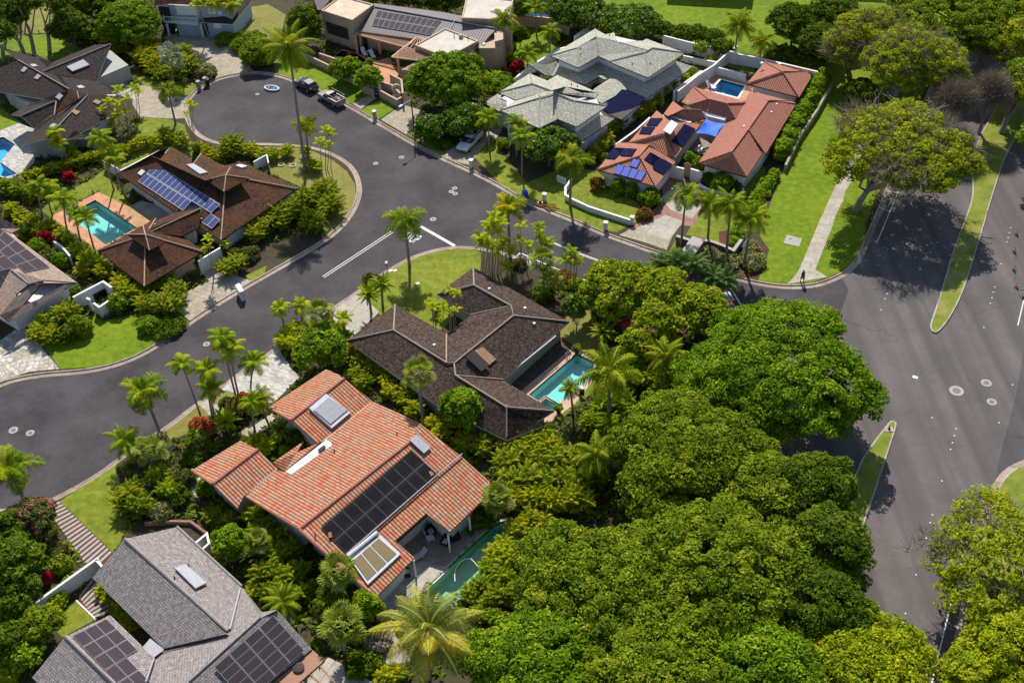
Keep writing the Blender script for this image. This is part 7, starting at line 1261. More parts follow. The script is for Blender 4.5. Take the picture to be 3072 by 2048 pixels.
# ---- undergrowth: leafy ground cover wherever the lots are planted
def inside(pt, poly):
    x, y = pt[:, 0], pt[:, 1]; r = np.zeros(len(pt), bool); q = np.asarray(poly)[:, :2]; p = np.roll(q, 1, 0)
    for (x1, y1), (x2, y2) in zip(p, q): c = ((y1 > y) != (y2 > y)); xx = (x2-x1)*(y-y1)/((y2-y1) if y2 != y1 else 1e-9)+x1; r ^= c & (x < xx)
    return r
def undergrowth(s, dens, leaf, hh, mat, name):
    poly = np.array([q[:2] for q in G(s, ZL)]); lo_, hi_ = poly.min(0), poly.max(0); rng = np.random.default_rng(int(dens*10+leaf*100)+len(s)); n_ = int((hi_-lo_).prod()*dens); n_ = min(n_, 260000)
    p = rng.uniform(lo_, hi_, (n_, 2)); clump_ = np.sin(p[:, 0]*1.9+np.sin(p[:, 1]*1.3)*2)+np.sin(p[:, 1]*2.3+np.sin(p[:, 0]*1.1)*2); k = inside(p, poly) & (clump_+rng.normal(size=n_)*.9 > -.7)
    p, clump_ = p[k], clump_[k]
    for c in list(POOLS.values())+COVER:
        c = np.array([q[:2] for q in c]); p, clump_ = (lambda m: (p[m], clump_[m]))(~inside(p, c))
    for K in KK:
        a, b = K[:-1], K[1:]; keep = np.ones(len(p), bool)
        for i in range(0, len(p), 4000):
            q = p[i:i+4000, None]; d = b-a; t = np.clip(((q-a)*d).sum(2)/(d*d).sum(1), 0, 1); r = q-(a+d*t[..., None]); ds = np.hypot(r[..., 0], r[..., 1]); j = ds.argmin(1); w_ = q[:, 0]-a[j]; keep[i:i+4000] = ~((ds.min(1) < 9) & (d[j, 0]*w_[:, 1]-d[j, 1]*w_[:, 0] < .15*np.hypot(*d[j].T)))
        p, clump_ = p[keep], clump_[keep]
    m = len(p); c = np.column_stack([p, ZL+hh*(.5+.25*clump_)*rng.random(m)]); V, F = quads(c, unit(np.array([0, 0, 1.])+rng.normal(size=(m, 3))*.6), leaf*rng.uniform(.5, 1.4, m), 1.9, rng)
    o = link(name, npmesh(name, V, F, .4*rng.random(m)+.3+.12*clump_, None), mat); tag(o, kind='stuff')
undergrowth('e 1090 1440|1440 1180|1700 1250|f 0 1200|300 850|560 640|760 850|1000 1100|1275 1300|g 50 1500|420 1330|500 1240|640 1050|720 880|600 760|450 600|350 480|300 380|700 500|1400 600|1700 800|1500 1568|k 1200 600|600 1500|j 600 1568|i 1600 1400|1150 600|960 480|760 700|800 400|860 200|760 90', 14, .34, .7, 'leaf_dark', 'undergrowth')
undergrowth('a -20 600|560 900|900 780|1300 960|1700 1000|b 60 1000|600 1560|f 0 200|e 1400 560|1000 680|400 700|0 680|-20 -200', 10, .32, .6, 'leaf_dark', 'undergrowth')
undergrowth('a -20 -60|1100 -60|1100 260|1440 500|1300 640|1000 600|700 520|560 330|0 440', 8, .34, .6, 'leaf_dark', 'undergrowth'); undergrowth('b 0 0|300 0|480 400|900 450|1100 700|1100 880|1450 1080|1600 880|c 100 900|600 1100|1000 780|1600 280|1500 260|900 -60|b 900 -60', 8, .34, .6, 'leaf_dark', 'undergrowth'); undergrowth('i -20 300|330 380|620 830|600 900|500 1010|350 1250|200 1568|-20 1568', 12, .32, .7, 'leaf_shrub', 'undergrowth')
# ================================================================== VEHICLES
def wheel(parent, x, y, r, side):
    e = MB(); n = 16
    def ring(rr, yy): return [(x+rr*math.cos(k*2*math.pi/n), yy, r+rr*math.sin(k*2*math.pi/n)) for k in range(n)]
    y0, y1 = y-side*.2, y; R0, R1, R2_ = ring(r, y0), ring(r, y1), ring(r*.62, y1)
    for k in range(n): e.quad(R0[k], R0[(k+1) % n], R1[(k+1) % n], R1[k]); e.quad(R1[k], R1[(k+1) % n], R2_[(k+1) % n], R2_[k])
    e.face(R0[::-1]); w_ = e.build('wheel', 'rubber'); w_.parent = parent; m = MB(); R3_ = ring(r*.62, y1+side*.01); m.face(R3_); [m.tube([(x, y1+side*.02, r), (x+r*.55*math.cos(a), y1+side*.02, r+r*.55*math.sin(a))], .03, n=4) for a in (0, 1.26, 2.5, 3.77, 5.03)]; o = m.build('rim', 'grey_metal'); o.parent = w_
def loft(parent, name, mat, st, cap=True, sm=True):
    """st: stations (x, [(y, z) half section bottom to top]) mirrored to both sides"""
    mb = MB(); rings = [[(x, -y, z) for y, z in h][::1]+[(x, y, z) for y, z in h[::-1]] for x, h in st]; n = len(rings[0])
    for i in range(len(rings)-1):
        for k in range(n): mb.quad(rings[i][k], rings[i+1][k], rings[i+1][(k+1) % n], rings[i][(k+1) % n])
    if cap: mb.face(rings[0]); mb.face(rings[-1][::-1])
    o = mb.build(name, mat, None, False, True); o.parent = parent; m = o.modifiers.new('bevel', 'BEVEL'); m.width = .05; m.segments = 2; m.limit_method = 'ANGLE'; m.angle_limit = R(25)
    return o
def bx(parent, name, mat, c, sx, sy, sz): mb = MB(); mb.box(c, sx, sy, sz); o = mb.build(name, mat); o.parent = parent; return o
def vehicle(name, s1, s2, L_, W_, label, cat, paint, kind, flip=1, z=0., up=1):
    """s1: near side front tyre contact, s2: near side rear tyre contact"""
    a, b = g1(s1, z), g1(s2, z); d = (a-b)[:2]; d = d/np.linalg.norm(d); n = np.array([-d[1], d[0]])
    if n@(a[:2]) < 0: n = -n
    c = (a+b)[:2]/2+n*W_/2*up; e = empty(name, (c[0], c[1], z), label, cat); e.rotation_euler = (0, 0, math.atan2(d[1], d[0])); h = L_/2; w_ = W_/2
    for sx in (.31*L_, -.30*L_):
        for sd_ in (1, -1): wheel(e, sx, sd_*(w_-.01), .33, sd_)
    low = lambda x, zb, zt, k=1.: (x, [(w_*.93*k, zb), (w_*k, zb+.18), (w_*k, zt-.14), (w_*.93*k, zt)])
    if kind == 'suv':
        loft(e, 'body', paint, [low(-h, .38, .85, .90), low(-h+.12, .28, .98), low(-h*.45, .25, .98), low(h*.35, .25, .96), low(h*.7, .26, .86, .97), low(h-.12, .28, .76, .93), low(h, .36, .66, .84)])
        G_ = lambda x, zt, k=1.: (x, [(w_*.93*k, .94), (w_*.78*k, zt)])
        loft(e, 'window_band', 'car_glass', [G_(-h+.15, 1.0), G_(-h*.72, 1.40), G_(-.2, 1.46), G_(h*.2, 1.42), G_(h*.52, .97)])
        loft(e, 'roof', paint, [(-h*.76, [(w_*.70, 1.41), (w_*.66, 1.45)]), (-.3, [(w_*.74, 1.46), (w_*.68, 1.52)]), (h*.18, [(w_*.70, 1.43), (w_*.66, 1.47)])])
    else:
        loft(e, 'body', paint, [low(-h, .48, .98, .95), low(-h+.1, .42, 1.0), low(-h*.1, .40, 1.0), low(h*.3, .40, 1.0), low(h*.65, .40, .96, .98), low(h-.12, .40, .90, .95), low(h, .46, .78, .88)])
        bx(e, 'bed_floor', 'black', (-h*.56, 0, .995), L_*.38, W_*.80, .02)
        for sd_ in (1, -1): bx(e, 'bed_side', paint, (-h*.56, sd_*(w_-.09), .98), L_*.40, .12, .28)
        bx(e, 'tailgate', paint, (-h+.06, 0, .95), .08, W_*.86, .30)
        G_ = lambda x, zt, k=1.: (x, [(w_*.93*k, .96), (w_*.76*k, zt)])
        loft(e, 'window_band', 'car_glass', [G_(-h*.14, 1.1), G_(-h*.10, 1.50), G_(h*.16, 1.52), G_(h*.46, 1.02)]); loft(e, 'roof', paint, [(-h*.12, [(w_*.72, 1.5), (w_*.68, 1.56)]), (h*.18, [(w_*.72, 1.5), (w_*.66, 1.56)])])
        for sd_ in (1, -1): bx(e, 'pillar', paint, (h*.02, sd_*w_*.85, .98), .1, .08, .5)
    for sd_ in (1, -1):
        bx(e, 'headlight', 'white_metal', (h-.06, sd_*w_*.62, .62), .12, .3, .14); bx(e, 'tail_light', 'red_plastic', (-h+.02, sd_*w_*.80, .72), .1, .16, .2); bx(e, 'mirror', paint, (h*.32, sd_*(w_+.08), .98), .14, .16, .13)
    bx(e, 'bumper', 'dark_trim', (h-.02, 0, .34), .16, W_*.84, .14); bx(e, 'bumper', 'dark_trim' if kind == 'suv' else 'grey_metal', (-h, 0, .40), .16, W_*.84, .14); bx(e, 'number_plate', 'white_paint', (-h-.09, 0, .5), .02, .34, .14); return e
vehicle('parked_car', 'H 160 325', 'H 330 418', 4.1, 1.7, 'dark charcoal car with a shiny pale roof parked at the cul-de-sac kerb', 'car', 'suv_paint', 'suv')
tk = vehicle('pickup_truck', 'H 520 530', 'H 748 655', 4.7, 1.75, 'grey pickup with a cluttered open bed and a frame rack parked behind the dark car', 'pickup truck', 'truck_paint', 'pick')
wt = vehicle('pickup_truck', 'q 345 795', 'q 440 695', 4.7, 1.8, 'white pickup with a loaded bed parked in the driveway under the plumeria', 'pickup truck', 'white_paint_car', 'pick', z=ZL, up=1)
def rack(t, L_, W_):
    mb = MB(); z = 1.75
    for x in (-L_*.48, -L_*.05): 
        for y in (-W_*.45, W_*.45): mb.tube([(x, y, 1.0), (x, y, z)], .03, n=5)
        mb.tube([(x, -W_*.45, z), (x, W_*.45, z)], .03, n=5)
    for y in (-W_*.45, W_*.45): mb.tube([(-L_*.5, y, z), (L_*.15, y, z)], .03, n=5)
    o = mb.build('rack', 'grey_metal'); o.parent = t
rack(tk, 4.7, 1.75); rack(wt, 4.7, 1.8)
def load(t, k0, lab):
    loc = t.location; rz = t.rotation_euler.z; rr_ = np.random.default_rng(k0); mats = ['wood', 'dark_trim', 'grey_metal', 'concrete_collar', 'mower_red', 'white_metal']
    for k in range(5):
        x, y = -2.05+.35*k, rr_.uniform(-.4, .4); c_, s_ = math.cos(rz), math.sin(rz); e = empty('tool_crate', (loc.x+x*c_-y*s_, loc.y+x*s_+y*c_, loc.z+1.02), lab, 'equipment', lab); mb = MB(); mb.box((0, 0, 0), rr_.uniform(.25, .5), rr_.uniform(.2, .5), rr_.uniform(.15, .4), rr_.uniform(0, 3), taper=.85); o = mb.build('crate_body', mats[int(rr_.integers(0, 6))]); o.parent = e
        mb = MB(); mb.tube([(-.1, 0, .3), (.1, 0, .42)], .03, n=4); o = mb.build('handle', 'dark_trim'); o.parent = e
load(tk, 3, 'mixed garden tools and crates in the open bed of the grey pickup'); load(wt, 9, 'tools and cuttings in the bed of the white pickup')
# ------------------------------------------------------------------ street lamps
def lamp(base, top, headp, label):
    b = g1(base, ZL); z = height(b, P(top)[0]); e = empty('street_lamp', b, label, 'street lamp'); hd = g1(headp, z)-b; hd[2] = z-ZL-.12
    mb = MB(); mb.tube([(0, 0, 0), (0, 0, z-ZL)], .11, .08, n=8); o = mb.build('pole', 'dark_trim'); o.parent = e; mb = MB(); mb.lathe((0, 0, 0), [(.16, 0), (.15, .7), (.09, .8)], 10); o = mb.build('pole_base', 'grey_metal'); o.parent = e
    mb = MB(); d = np.array([hd[0], hd[1], 0]); mb.tube([(0, 0, z-ZL-.05), tuple(d*.5+[0, 0, z-ZL+.08]), tuple(d*.85+[0, 0, z-ZL])], .04, n=6); o = mb.build('arm', 'white_metal'); o.parent = e
    mb = MB(); mb.box((d[0], d[1], z-ZL-.06), .75, .34, .16, math.atan2(d[1], d[0]), taper=.8); o = mb.build('lamp_head', 'white_metal'); o.parent = e
lamp('H 2012 1080', 'H 1965 520', 'H 1790 620', 'dark street lamp with a pale box head at the kerb below the beige house'); lamp('F 2092 1480', 'F 2130 1085', 'F 2085 1180', 'street lamp among the leaning palms right of the stone wall')
# ------------------------------------------------------------------ people
def person(s, s_head, label, shirt, legs, face=0., stride=.22, hat=False, lean=0.):
    b = g1(s, ZL); hgt = 1.72; e = empty('person', b, label, 'person'); e.rotation_euler = (0, 0, face)
    V = [(0, 0, .93), (lean*.3, 0, 1.12), (lean*.6, 0, 1.36), (lean*.8, 0, 1.48), (lean, 0, 1.56), (lean+.02, 0, 1.66)]; rad = [.14, .13, .16, .06, .08, .10]; E_ = [(0, 1), (1, 2), (2, 3), (3, 4), (4, 5)]
    def chain(root, pts, rr):
        k = root
        for p, r_ in zip(pts, rr): V.append(p); rad.append(r_); E_.append((k, len(V)-1)); k = len(V)-1
    for sd_, st in ((1, stride), (-1, -stride)):
        chain(0, [(0, sd_*.10, .86), (st*.55, sd_*.11, .50), (st*.8-.05, sd_*.11, .10), (st*.8+.1, sd_*.11, .05)], [.10, .065, .045, .04])
        chain(2, [(lean*.6, sd_*.2, 1.38), (lean*.5-st*.35, sd_*.25, 1.12), (lean*.5+.12-st*.5, sd_*.22, .90), (lean*.5+.17-st*.5, sd_*.21, .82)], [.06, .045, .035, .035])
        h_ = len(V)-1; p = V[h_]
        for q, (dx, dy, dz) in enumerate(((.03, -.03, -.09), (.01, -.01, -.10), (-.01, .01, -.095), (-.03, .02, -.08), (.05, -sd_*.04, -.04))): chain(h_, [(p[0]+dx, p[1]+dy, p[2]+dz)], [.01])
    me = bpy.data.meshes.new('body'); me.from_pydata(V, E_, []); o = bpy.data.objects.new('body', me); COL.objects.link(o); o.parent = e; m = o.modifiers.new('skin', 'SKIN'); 
    for i_, r_ in enumerate(rad): me.skin_vertices[0].data[i_].radius = (r_, r_) if me.skin_vertices else (r_, r_)
    me.skin_vertices[0].data[0].use_root = True; m2 = o.modifiers.new('sub', 'SUBSURF'); m2.levels = 1; m2.render_levels = 1; me.materials.append(MAT['skin'])
    mb = MB(); mb.lathe((lean*.5, 0, 0), [(.17, .92), (.175, 1.1), (.20, 1.35), (.13, 1.47), (.07, 1.50)], 12, sx=.78, sy=1.12); o = mb.build('shirt', shirt, None, True); o.parent = e
    for sd_, st in ((1, stride), (-1, -stride)):
        mb = MB(); mb.tube([(0, sd_*.10, .95), (st*.35, sd_*.11, .66), (st*.55, sd_*.11, .48)], .115, .09, n=9); o = mb.build('shorts_leg', legs, None, True); o.parent = e; mb = MB(); mb.box((st*.8+.04, sd_*.11, 0), .27, .1, .09, taper=.8); o = mb.build('shoe', 'dark_trim'); o.parent = e
        mb = MB(); mb.tube([(lean*.6, sd_*.19, 1.42), (lean*.5-st*.25, sd_*.24, 1.2)], .075, .06, n=8); o = mb.build('sleeve', shirt, None, True); o.parent = e
    mb = MB(); mb.lathe((lean, 0, 1.63), [(.115, 0), (.12, .06), (.09, .12), (.03, .15)], 12); o = mb.build('cap' if hat else 'hair', 'cloth_dark' if hat else 'hair', None, True); o.parent = e
    mb = MB(); [mb.lathe((lean+.1, y_, 1.655), [(.012, 0), (.012, .015)], 5) for y_ in (.035, -.035)]; mb.tube([(lean+.1, 0, 1.65), (lean+.135, 0, 1.62)], .014, n=4); o = mb.build('face', 'hair'); o.parent = e
    return e
person('S 1013 636', None, 'person in a white shirt and black shorts bending beside the big areca clumps', 'cloth_white', 'cloth_dark', face=3.6, lean=.18, stride=.15)
person('S 2406 846', None, 'person in dark clothes walking at the corner where the park path meets the kerb', 'cloth_dark', 'cloth_dark', face=-1.2)
person('S 2080 228', None, 'person seen small beside the white wall near the bright blue pool', 'cloth_white', 'cloth_dark', face=.5, stride=.1)
# ------------------------------------------------------------------ street furniture and clutter
def thing(name, s, z, label, cat, group=None, rz=0.): q = g1(s, z); e = empty(name, (q[0], q[1], z), label, cat, group); e.rotation_euler = (0, 0, rz); return e
def part(e, name, mat, fn, sm=False): mb = MB(); fn(mb); o = mb.build(name, mat, None, sm); o.parent = e; return o
def bin_(s, z, label, group, rz, mat='black'):
    e = thing('wheelie_bin', s, z, label, 'rubbish bin', group, rz); part(e, 'bin_body', mat, lambda m: m.box((0, 0, .05), .48, .52, .85, taper=1.15)); part(e, 'lid', mat, lambda m: m.box((0, .02, .9), .6, .66, .08, taper=.9)); part(e, 'handle', mat, lambda m: m.tube([(-.24, .34, .88), (.24, .34, .88)], .025, n=5))
    for x in (-.2, .2): part(e, 'wheel', 'rubber', lambda m: m.tube([(x-.03, .26, .1), (x+.03, .26, .1)], .1, n=10))
for s_, lab in (('G 635 385', 'dark wheeled bin leftmost in the white walled yard'), ('G 700 350', 'dark wheeled bin second from the left in the white walled yard'), ('G 770 320', 'dark wheeled bin third from the left in the white walled yard'), ('G 835 290', 'dark wheeled bin rightmost in the white walled yard')): bin_(s_, ZL, lab, 'bins in the white walled yard', .5)
sheet('path', [q[:2] for q in G('G 620 420|690 520|860 400|900 250|780 260', ZL)], ZL+.03, 'mulch')
bin_('S 1576 592', ZL, 'blue lidded bin on the verge beside the fallen fronds', None, .4, 'blue_fabric'); bin_('D 1070 1480', ZL, 'dark rounded bin beside the stone pillars at the cul-de-sac', None, .2); bin_('g 548 1190', ZL, 'dark bin standing by the teal pool edge', None, .1)
def cone(s, label):
    e = thing('traffic_cone', s, 0, label, 'traffic cone'); part(e, 'base', 'black', lambda m: m.box((0, 0, 0), .4, .4, .04)); part(e, 'cone_body', 'orange_plastic', lambda m: m.lathe((0, 0, .04), [(.17, 0), (.04, .72), (.03, .74)], 12)); part(e, 'reflective_band', 'white_paint', lambda m: m.lathe((0, 0, .36), [(.112, 0), (.09, .14)], 12))
for s_, lab in (('M 770 280', 'orange traffic cone highest up the avenue'), ('M 742 505', 'orange traffic cone second from the top on the avenue'), ('M 735 745', 'orange traffic cone third from the top on the avenue'), ('M 770 970', 'orange traffic cone nearest the folded barrier')): cone(s_, lab)
e = thing('barrier', 'M 868 1040', 0, 'orange and white folding road barrier at the right edge', 'road barrier', None, .6)
for y in (-.3, .3): part(e, 'leg', 'white_metal', lambda m: [m.tube([(x, y, 0), (x, 0, 1.)], .035, n=4) for x in (-.6, .6)])
part(e, 'board', 'orange_plastic', lambda m: m.box((0, -.06, .65), 1.4, .05, .3)); part(e, 'board', 'white_paint', lambda m: m.box((0, -.17, .25), 1.4, .05, .25))
e = thing('traffic_cone', 'h 885 1428', .15, 'small red cone on a square pad at the tip of the lower median', 'traffic cone'); part(e, 'pad', 'concrete_collar', lambda m: m.box((0, 0, 0), .8, .75, .05)); part(e, 'cone_body', 'red_plastic', lambda m: m.lathe((0, 0, .05), [(.15, 0), (.03, .5)], 10))
e = thing('fire_hydrant', 'S 1269 424', ZL, 'white topped yellow hydrant at the kerb below the round tree', 'fire hydrant'); part(e, 'barrel', 'leaf_cream' if 0 else 'cream_line', lambda m: m.lathe((0, 0, 0), [(.16, 0), (.14, .1), (.11, .15), (.11, .5), (.15, .55)], 12)); part(e, 'bonnet', 'white_paint', lambda m: m.lathe((0, 0, .55), [(.15, 0), (.12, .12), (.04, .2)], 12)); [part(e, 'outlet', 'cream_line', lambda m, x=x: m.tube([(0, 0, .4), (x, 0, .4)], .06, n=8)) for x in (-.2, .2)]
e = thing('red_mower', 'S 1620 612', .02, 'red lawn mower standing in the gutter beside the fallen fronds', 'lawn mower', None, -.5); part(e, 'deck', 'mower_red', lambda m: m.box((0, 0, .12), .9, .6, .2, taper=.8)); part(e, 'engine', 'black', lambda m: m.lathe((.05, 0, .32), [(.2, 0), (.2, .2), (.1, .26)], 10)); part(e, 'handle', 'dark_trim', lambda m: [m.tube([(-.4, y, .25), (-1.1, y, .9)], .025, n=5) for y in (-.22, .22)]+[m.tube([(-1.1, -.22, .9), (-1.1, .22, .9)], .025, n=5)])
for x in (-.35, .35):
    for y in (-.33, .33): part(e, 'wheel', 'rubber', lambda m: m.tube([(x, y-.04, .13), (x, y+.04, .13)], .13, n=10))
rr_ = np.random.default_rng(5); sp_ = [((float(rr_.uniform(-.9, .9)), float(rr_.uniform(-.25, .25)), .1+.04*k), float(rr_.uniform(-.5, .5))+math.pi*(k % 2), .25, 1.3, .5, .3, 14, .5, .2, .8) for k in range(7)]
V_, F_, T_ = fronds(rr_, sp_); q = g1('S 1640 622', .02); e = empty('palm_debris', q, 'heap of brown fallen palm fronds in the gutter', 'garden waste'); e.rotation_euler = (0, 0, -.5); o = bpy.data.objects.new('fronds', npmesh('fronds', V_, F_, T_, 'leaf_rusty')); COL.objects.link(o); o.parent = e
e = thing('dead_frond', 'S 1596 600', .02, 'reddish fallen branch lying along the gutter above the mower', 'garden waste', None, -.55); part(e, 'branch', 'leaf_redgreen' if 0 else 'brown_wall', lambda m: [m.tube([(-1.2, 0, .05), (-.3, .06, .12), (.7, -.05, .08), (1.2, .1, .05)], .06, .02, n=5)]+[m.tube([(x, 0, .08), (x+.3, .2*(-1)**i_, .16)], .025, n=3) for i_, x in enumerate((-.9, -.5, -.1, .3, .7))])
e = thing('oval_raft', 'S 816 268', .01, 'oval white rimmed raft with a blue grey middle lying on the cul-de-sac', 'inflatable raft', None, -.45)
def ov(m, a, b, z, r): 
    p_ = [(a*math.cos(t), b*math.sin(t), z+r) for t in np.linspace(0, 2*math.pi, 25)]; m.tube(p_, r, n=7, cap=False)
part(e, 'rim', 'white_paint', lambda m: ov(m, 1.15, .62, .05, .13), True); part(e, 'floor', 'blue_glass', lambda m: m.lathe((0, 0, .08), [(1., 0), (1., .05)], 20, sx=1.1, sy=.55)); [part(e, 'seat', 'black', lambda m, x=x: m.box((x, 0, .13), .4, .45, .12)) for x in (-.5, .45)]
e = thing('post_box', 'S 1162 810', ZL, 'small brown post box with a grey top at the kerb above the stiff palms', 'letter box'); part(e, 'post', 'wood', lambda m: m.tube([(0, 0, 0), (0, 0, .9)], .07, n=6)); part(e, 'box', 'wood', lambda m: m.box((0, 0, .85), .3, .55, .3)); part(e, 'lid', 'grey_metal', lambda m: m.box((0, 0, 1.15), .36, .6, .06, taper=.7))
for s_, lab in (('K 185 1105', 'white meter lid in the lawn by the kerb'), ('K 538 1308', 'white meter lid in the lawn beside the palm shadow'), ('S 1172 812', 'pale meter lid near the small brown post box')): q = g1(s_, ZL); mb = MB(); mb.box((q[0], q[1], ZL), .5, .35, .04, .4, taper=.9); tag(mb.build('meter_lid', 'white_paint'), lab, 'utility cover')
# play slide
e = thing('play_slide', 'g 850 800', ZL, 'red plastic play slide in the shade of the mango trees', 'play slide', None, 1.4)
part(e, 'roof', 'red_plastic', lambda m: m.lathe((0, 0, 2.0), [(.9, 0), (.5, .3), (.05, .5)], 8)); part(e, 'chute', 'red_plastic', lambda m: [m.quad((-.3, -.5, 1.2), (.3, -.5, 1.2), (.3, -2.2, .25), (-.3, -2.2, .25)), m.box((-.33, -1.35, .6), .06, 1.8, .35), m.box((.33, -1.35, .6), .06, 1.8, .35)]); part(e, 'platform', 'wood', lambda m: m.box((0, 0, 1.1), 1.1, 1., .08)); [part(e, 'post', 'wood', lambda m, x=x, y=y: m.tube([(x, y, 0), (x, y, 2.0)], .05, n=5)) for x in (-.5, .5) for y in (-.45, .45)]
# ------------------------------------------------------------------ patio things
def lounger(s, z, label, rz, mat='white_paint', cush='cloth_white', group=None):
    e = thing('sun_lounger', s, z, label, 'sun lounger', group, rz); part(e, 'seat', cush, lambda m: m.box((0, -.3, .28), .6, 1.2, .08)); part(e, 'backrest', cush, lambda m: [m.quad((-.3, .3, .34), (.3, .3, .34), (.3, .85, .85), (-.3, .85, .85)), m.quad((-.3, .3, .28), (-.3, .85, .78), (.3, .85, .78), (.3, .3, .28)), m.quad((-.3, .3, .28), (-.3, .3, .34), (-.3, .85, .85), (-.3, .85, .78)), m.quad((.3, .3, .28), (.3, .85, .78), (.3, .85, .85), (.3, .3, .34))])
    for x in (-.25, .25):
        for y in (-.85, .35): part(e, 'leg', mat, lambda m: m.tube([(x, y, 0), (x, y, .3)], .03, n=5))
lounger('B 945 950', ZL+.05, 'white lounger under the slatted pergola, left one', .35); lounger('B 1090 990', ZL+.05, 'white lounger under the slatted pergola, right one', .35)
e = thing('side_table', 'B 1020 945', ZL, 'small round white table between the two white loungers', 'side table'); part(e, 'top', 'white_paint', lambda m: m.lathe((0, 0, .42), [(.26, 0), (.26, .04)], 14)); part(e, 'leg', 'white_paint', lambda m: m.tube([(0, 0, 0), (0, 0, .42)], .05, n=6))
e = thing('potted_bush', 'B 1045 1200', .2, 'round topiary bush in a pale pot on the beige terrace', 'potted plant'); part(e, 'pot', 'marble', lambda m: m.lathe((0, 0, 0), [(.22, 0), (.3, .35), (.34, .5), (.28, .52)], 14)); o = bpy.data.objects.new('foliage', crownmesh('foliage', (.5, .5, .6), .25, .1, 1.5, 'leaf_hedge', 5, {'zmin': -.6}, .9)); COL.objects.link(o); o.parent = e; o.location = (0, 0, 1.05)
e = thing('round_sculpture', 'H 1735 460', .2, 'round stone ring sculpture on a base behind the beige stair wall', 'sculpture'); part(e, 'ring', 'marble', lambda m: m.tube([(.55*math.cos(t), .15, 1.15+.55*math.sin(t)) for t in np.linspace(0, 6.28, 19)], .2, n=8, cap=False), True); part(e, 'base', 'marble', lambda m: m.lathe((0, 0, 0), [(.7, 0), (.72, .3), (.5, .45)], 14))
e = thing('air_conditioner', 'C 1230 1070', ZL, 'grey air conditioning unit in the shade of the beige house', 'air conditioner', None, .2); part(e, 'casing', 'grey_metal', lambda m: m.box((0, 0, 0), .95, .4, .9)); part(e, 'fan', 'dark_trim', lambda m: m.tube([(0, -.21, .45), (0, -.19, .45)], .3, n=14)); part(e, 'grille', 'white_metal', lambda m: [m.tube([(-.3, -.23, .2+.1*k), (.3, -.23, .2+.1*k)], .012, n=3) for k in range(6)])
e = thing('scooter', 'D 1550 540', ZL, 'dark and white motor scooter beside the blue grey house', 'scooter', None, 1.2); part(e, 'body', 'white_paint_car', lambda m: m.box((0, 0, .3), 1.0, .3, .4, taper=.7)); part(e, 'seat', 'black', lambda m: m.box((-.2, 0, .7), .6, .26, .1)); part(e, 'handlebar', 'black', lambda m: [m.tube([(.5, 0, .4), (.4, 0, 1.)], .04, n=5), m.tube([(.4, -.3, 1.), (.4, .3, 1.)], .03, n=5)]); [part(e, 'wheel', 'rubber', lambda m, x=x: m.tube([(x, -.06, .25), (x, .06, .25)], .25, n=12)) for x in (-.55, .6)]
def armchair(s, label, rz, frame='black', cush='pale_fabric'):
    e = thing('armchair', s, ZL+.03, label, 'armchair', None, rz); part(e, 'seat', frame, lambda m: m.box((0, 0, .12), .78, .78, .24)); part(e, 'backrest', frame, lambda m: m.box((0, .38, .12), .84, .14, .7, taper=.95)); part(e, 'cushion', cush, lambda m: m.box((0, -.04, .36), .56, .6, .12, taper=.92))
    for x in (-.38, .38): part(e, 'armrest', frame, lambda m: m.box((x, 0, .12), .12, .8, .48))
    for x in (-.33, .33):
        for y in (-.33, .33): part(e, 'leg', frame, lambda m: m.tube([(x, y, 0), (x, y, .14)], .03, n=5))
armchair('p 340 318', 'black armchair with a pale cushion, left one at the pool patio', -.5); armchair('p 398 288', 'black armchair at the pool patio nearest the planter', .3, cush='charcoal_fabric'); armchair('p 240 255', 'black armchair in the shade of the terracotta roof corner', .5); armchair('p 80 520', 'black armchair with a pale cushion at the lower roof corner', 1.8)
e = thing('side_table', 'p 238 300', ZL+.03, 'white slatted table in the shade between armchairs', 'side table', None, .4); part(e, 'top', 'white_paint', lambda m: [m.box((x, 0, .42), .1, .7, .04) for x in np.linspace(-.3, .3, 6)]); [part(e, 'leg', 'white_paint', lambda m, x=x, y=y: m.tube([(x, y, 0), (x, y, .42)], .03, n=4)) for x in (-.3, .3) for y in (-.3, .3)]
lounger('p 165 410', ZL+.03, 'pale lounger on the sunlit patio at the terracotta roof corner', -1.0, cush='pale_fabric'); lounger('p 195 225', ZL+.03, 'pale lounger deep in the shade under the terracotta roof', .4, cush='pale_fabric')
e = thing('pool_cleaner_hose', 'p 395 540', ZL-.1, 'white curved hose floating in the green pool', 'pool hose'); q0 = g1('p 395 540', ZL-.1); pts_ = [g1('p %f %f' % c_, ZL-.09)-q0 for c_ in ((395, 560), (392, 520), (400, 480), (425, 440), (460, 418), (495, 415), (520, 440), (545, 470))]; part(e, 'hose', 'white_paint', lambda m: m.tube([tuple(p_) for p_ in pts_], .05, n=6), True)
e = thing('pool_toy', 'p 650 240', ZL-.1, 'small blue float near the top end of the green pool', 'pool float'); part(e, 'float', 'blue_fabric', lambda m: m.lathe((0, 0, 0), [(.12, 0), (.16, .06), (.05, .14)], 10))
e = thing('potted_plant', 'p 497 262', ZL, 'dark potted plant on the shaded pool edge', 'potted plant'); part(e, 'pot', 'black', lambda m: m.lathe((0, 0, 0), [(.15, 0), (.22, .3), (.2, .32)], 12)); o = bpy.data.objects.new('foliage', crownmesh('foliage', (.3, .3, .3), .18, .1, 1.5, 'leaf_dark', 6)); COL.objects.link(o); o.parent = e; o.location = (0, 0, .45)
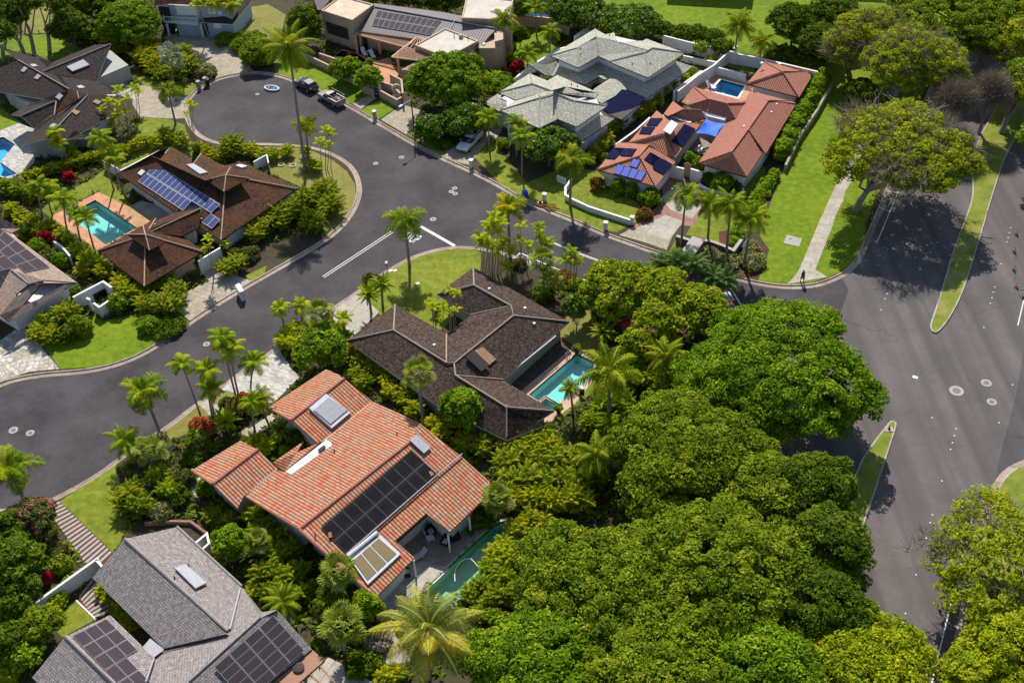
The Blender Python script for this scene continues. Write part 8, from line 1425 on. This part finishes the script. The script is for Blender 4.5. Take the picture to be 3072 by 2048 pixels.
for a_, b_, lab in (('p 105 575', 'p 265 400', 'long pale step edge between the patio and the green pool, upper one'), ('p 85 605', 'p 275 415', 'long pale step edge between the patio and the green pool, lower one')): q0, q1 = g1(a_, ZL), g1(b_, ZL); mb = MB(); mb.tube([q0+[0, 0, .06], q1+[0, 0, .06]], .08, n=4); tag(mb.build('step_edge', 'concrete_collar'), lab, 'step')
q4 = G('p 355 470|340 495|180 645|165 635', ZL); mb = MB(); mb.prism(q4, ZL-.12, ZL-.06); tag(mb.build('pool_ledge', 'white_wall'), 'pale underwater ledge along the near edge of the green pool', 'pool ledge')
e = thing('fountain', 's 740 375', ZL, 'tiered stone fountain in the tiled house courtyard', 'fountain'); part(e, 'basin', 'marble', lambda m: m.lathe((0, 0, 0), [(.25, 0), (.2, .4), (.6, .6), (.65, .72), (.5, .70)], 16)); part(e, 'upper_bowl', 'marble', lambda m: m.lathe((0, 0, .7), [(.1, 0), (.08, .4), (.3, .5), (.28, .54)], 14))
for s_, lab in (('g 515 915', 'dark green pot with a plant at the top corner of the teal pool'), ('g 395 1320', 'leafy potted plant at the bottom corner of the teal pool')):
    e = thing('potted_plant', s_, ZL, lab, 'potted plant'); part(e, 'pot', 'dark_trim', lambda m: m.lathe((0, 0, 0), [(.2, 0), (.28, .45), (.25, .48)], 12)); o = bpy.data.objects.new('foliage', crownmesh('foliage', (.45, .45, .4), .2, .12, 1.4, 'leaf_shrub', 8)); COL.objects.link(o); o.parent = e; o.location = (0, 0, .75)
for a_, b_, lab in (('g 440 945', 'g 452 975', 'curved pool ladder rail, left one'), ('g 452 935', 'g 466 962', 'curved pool ladder rail, right one')): q0, q1 = g1(a_, ZL), g1(b_, ZL); mb = MB(); mb.tube([q0, q0+[0, 0, .7], q0*.6+q1*.4+[0, 0, .85], q1+[0, 0, .5], q1-[0, 0, .1]], .035, n=6); tag(mb.build('pool_rail', 'grey_metal'), lab, 'pool rail')
for s_, lab in (('a 1245 545', 'round boulder left of the stone mailbox pillar'), ('b 210 1110', 'white ring planter on the lawn beside the short fence, left one'), ('b 290 1115', 'white ring planter on the lawn beside the short fence, right one')):
    q = g1(s_, ZL); mb = MB(); (mb.lathe(q, [(.5, 0), (.55, .2), (.35, .5), (.1, .6)], 10) if 'boulder' in lab else mb.tube([(q[0]+.4*math.cos(t), q[1]+.4*math.sin(t), ZL+.08) for t in np.linspace(0, 6.28, 17)], .08, n=6, cap=False)); tag(mb.build('boulder' if 'boulder' in lab else 'ring_planter', 'stone_tan' if 'boulder' in lab else 'marble', None, True), lab, 'boulder' if 'boulder' in lab else 'planter')
e = thing('parasol', 'c 1400 570', ZL, 'pale folded parasol beside the bright blue pool', 'parasol'); part(e, 'pole', 'wood', lambda m: m.tube([(0, 0, 0), (0, 0, 2.4)], .04, n=6)); part(e, 'canopy', 'pale_fabric', lambda m: m.lathe((0, 0, 1.1), [(.16, 0), (.2, .5), (.08, 1.2)], 9)); part(e, 'base', 'marble', lambda m: m.lathe((0, 0, 0), [(.3, 0), (.28, .1)], 12))
lounger('c 1415 590', ZL+.05, 'pale lounger beside the bright blue pool', .6)
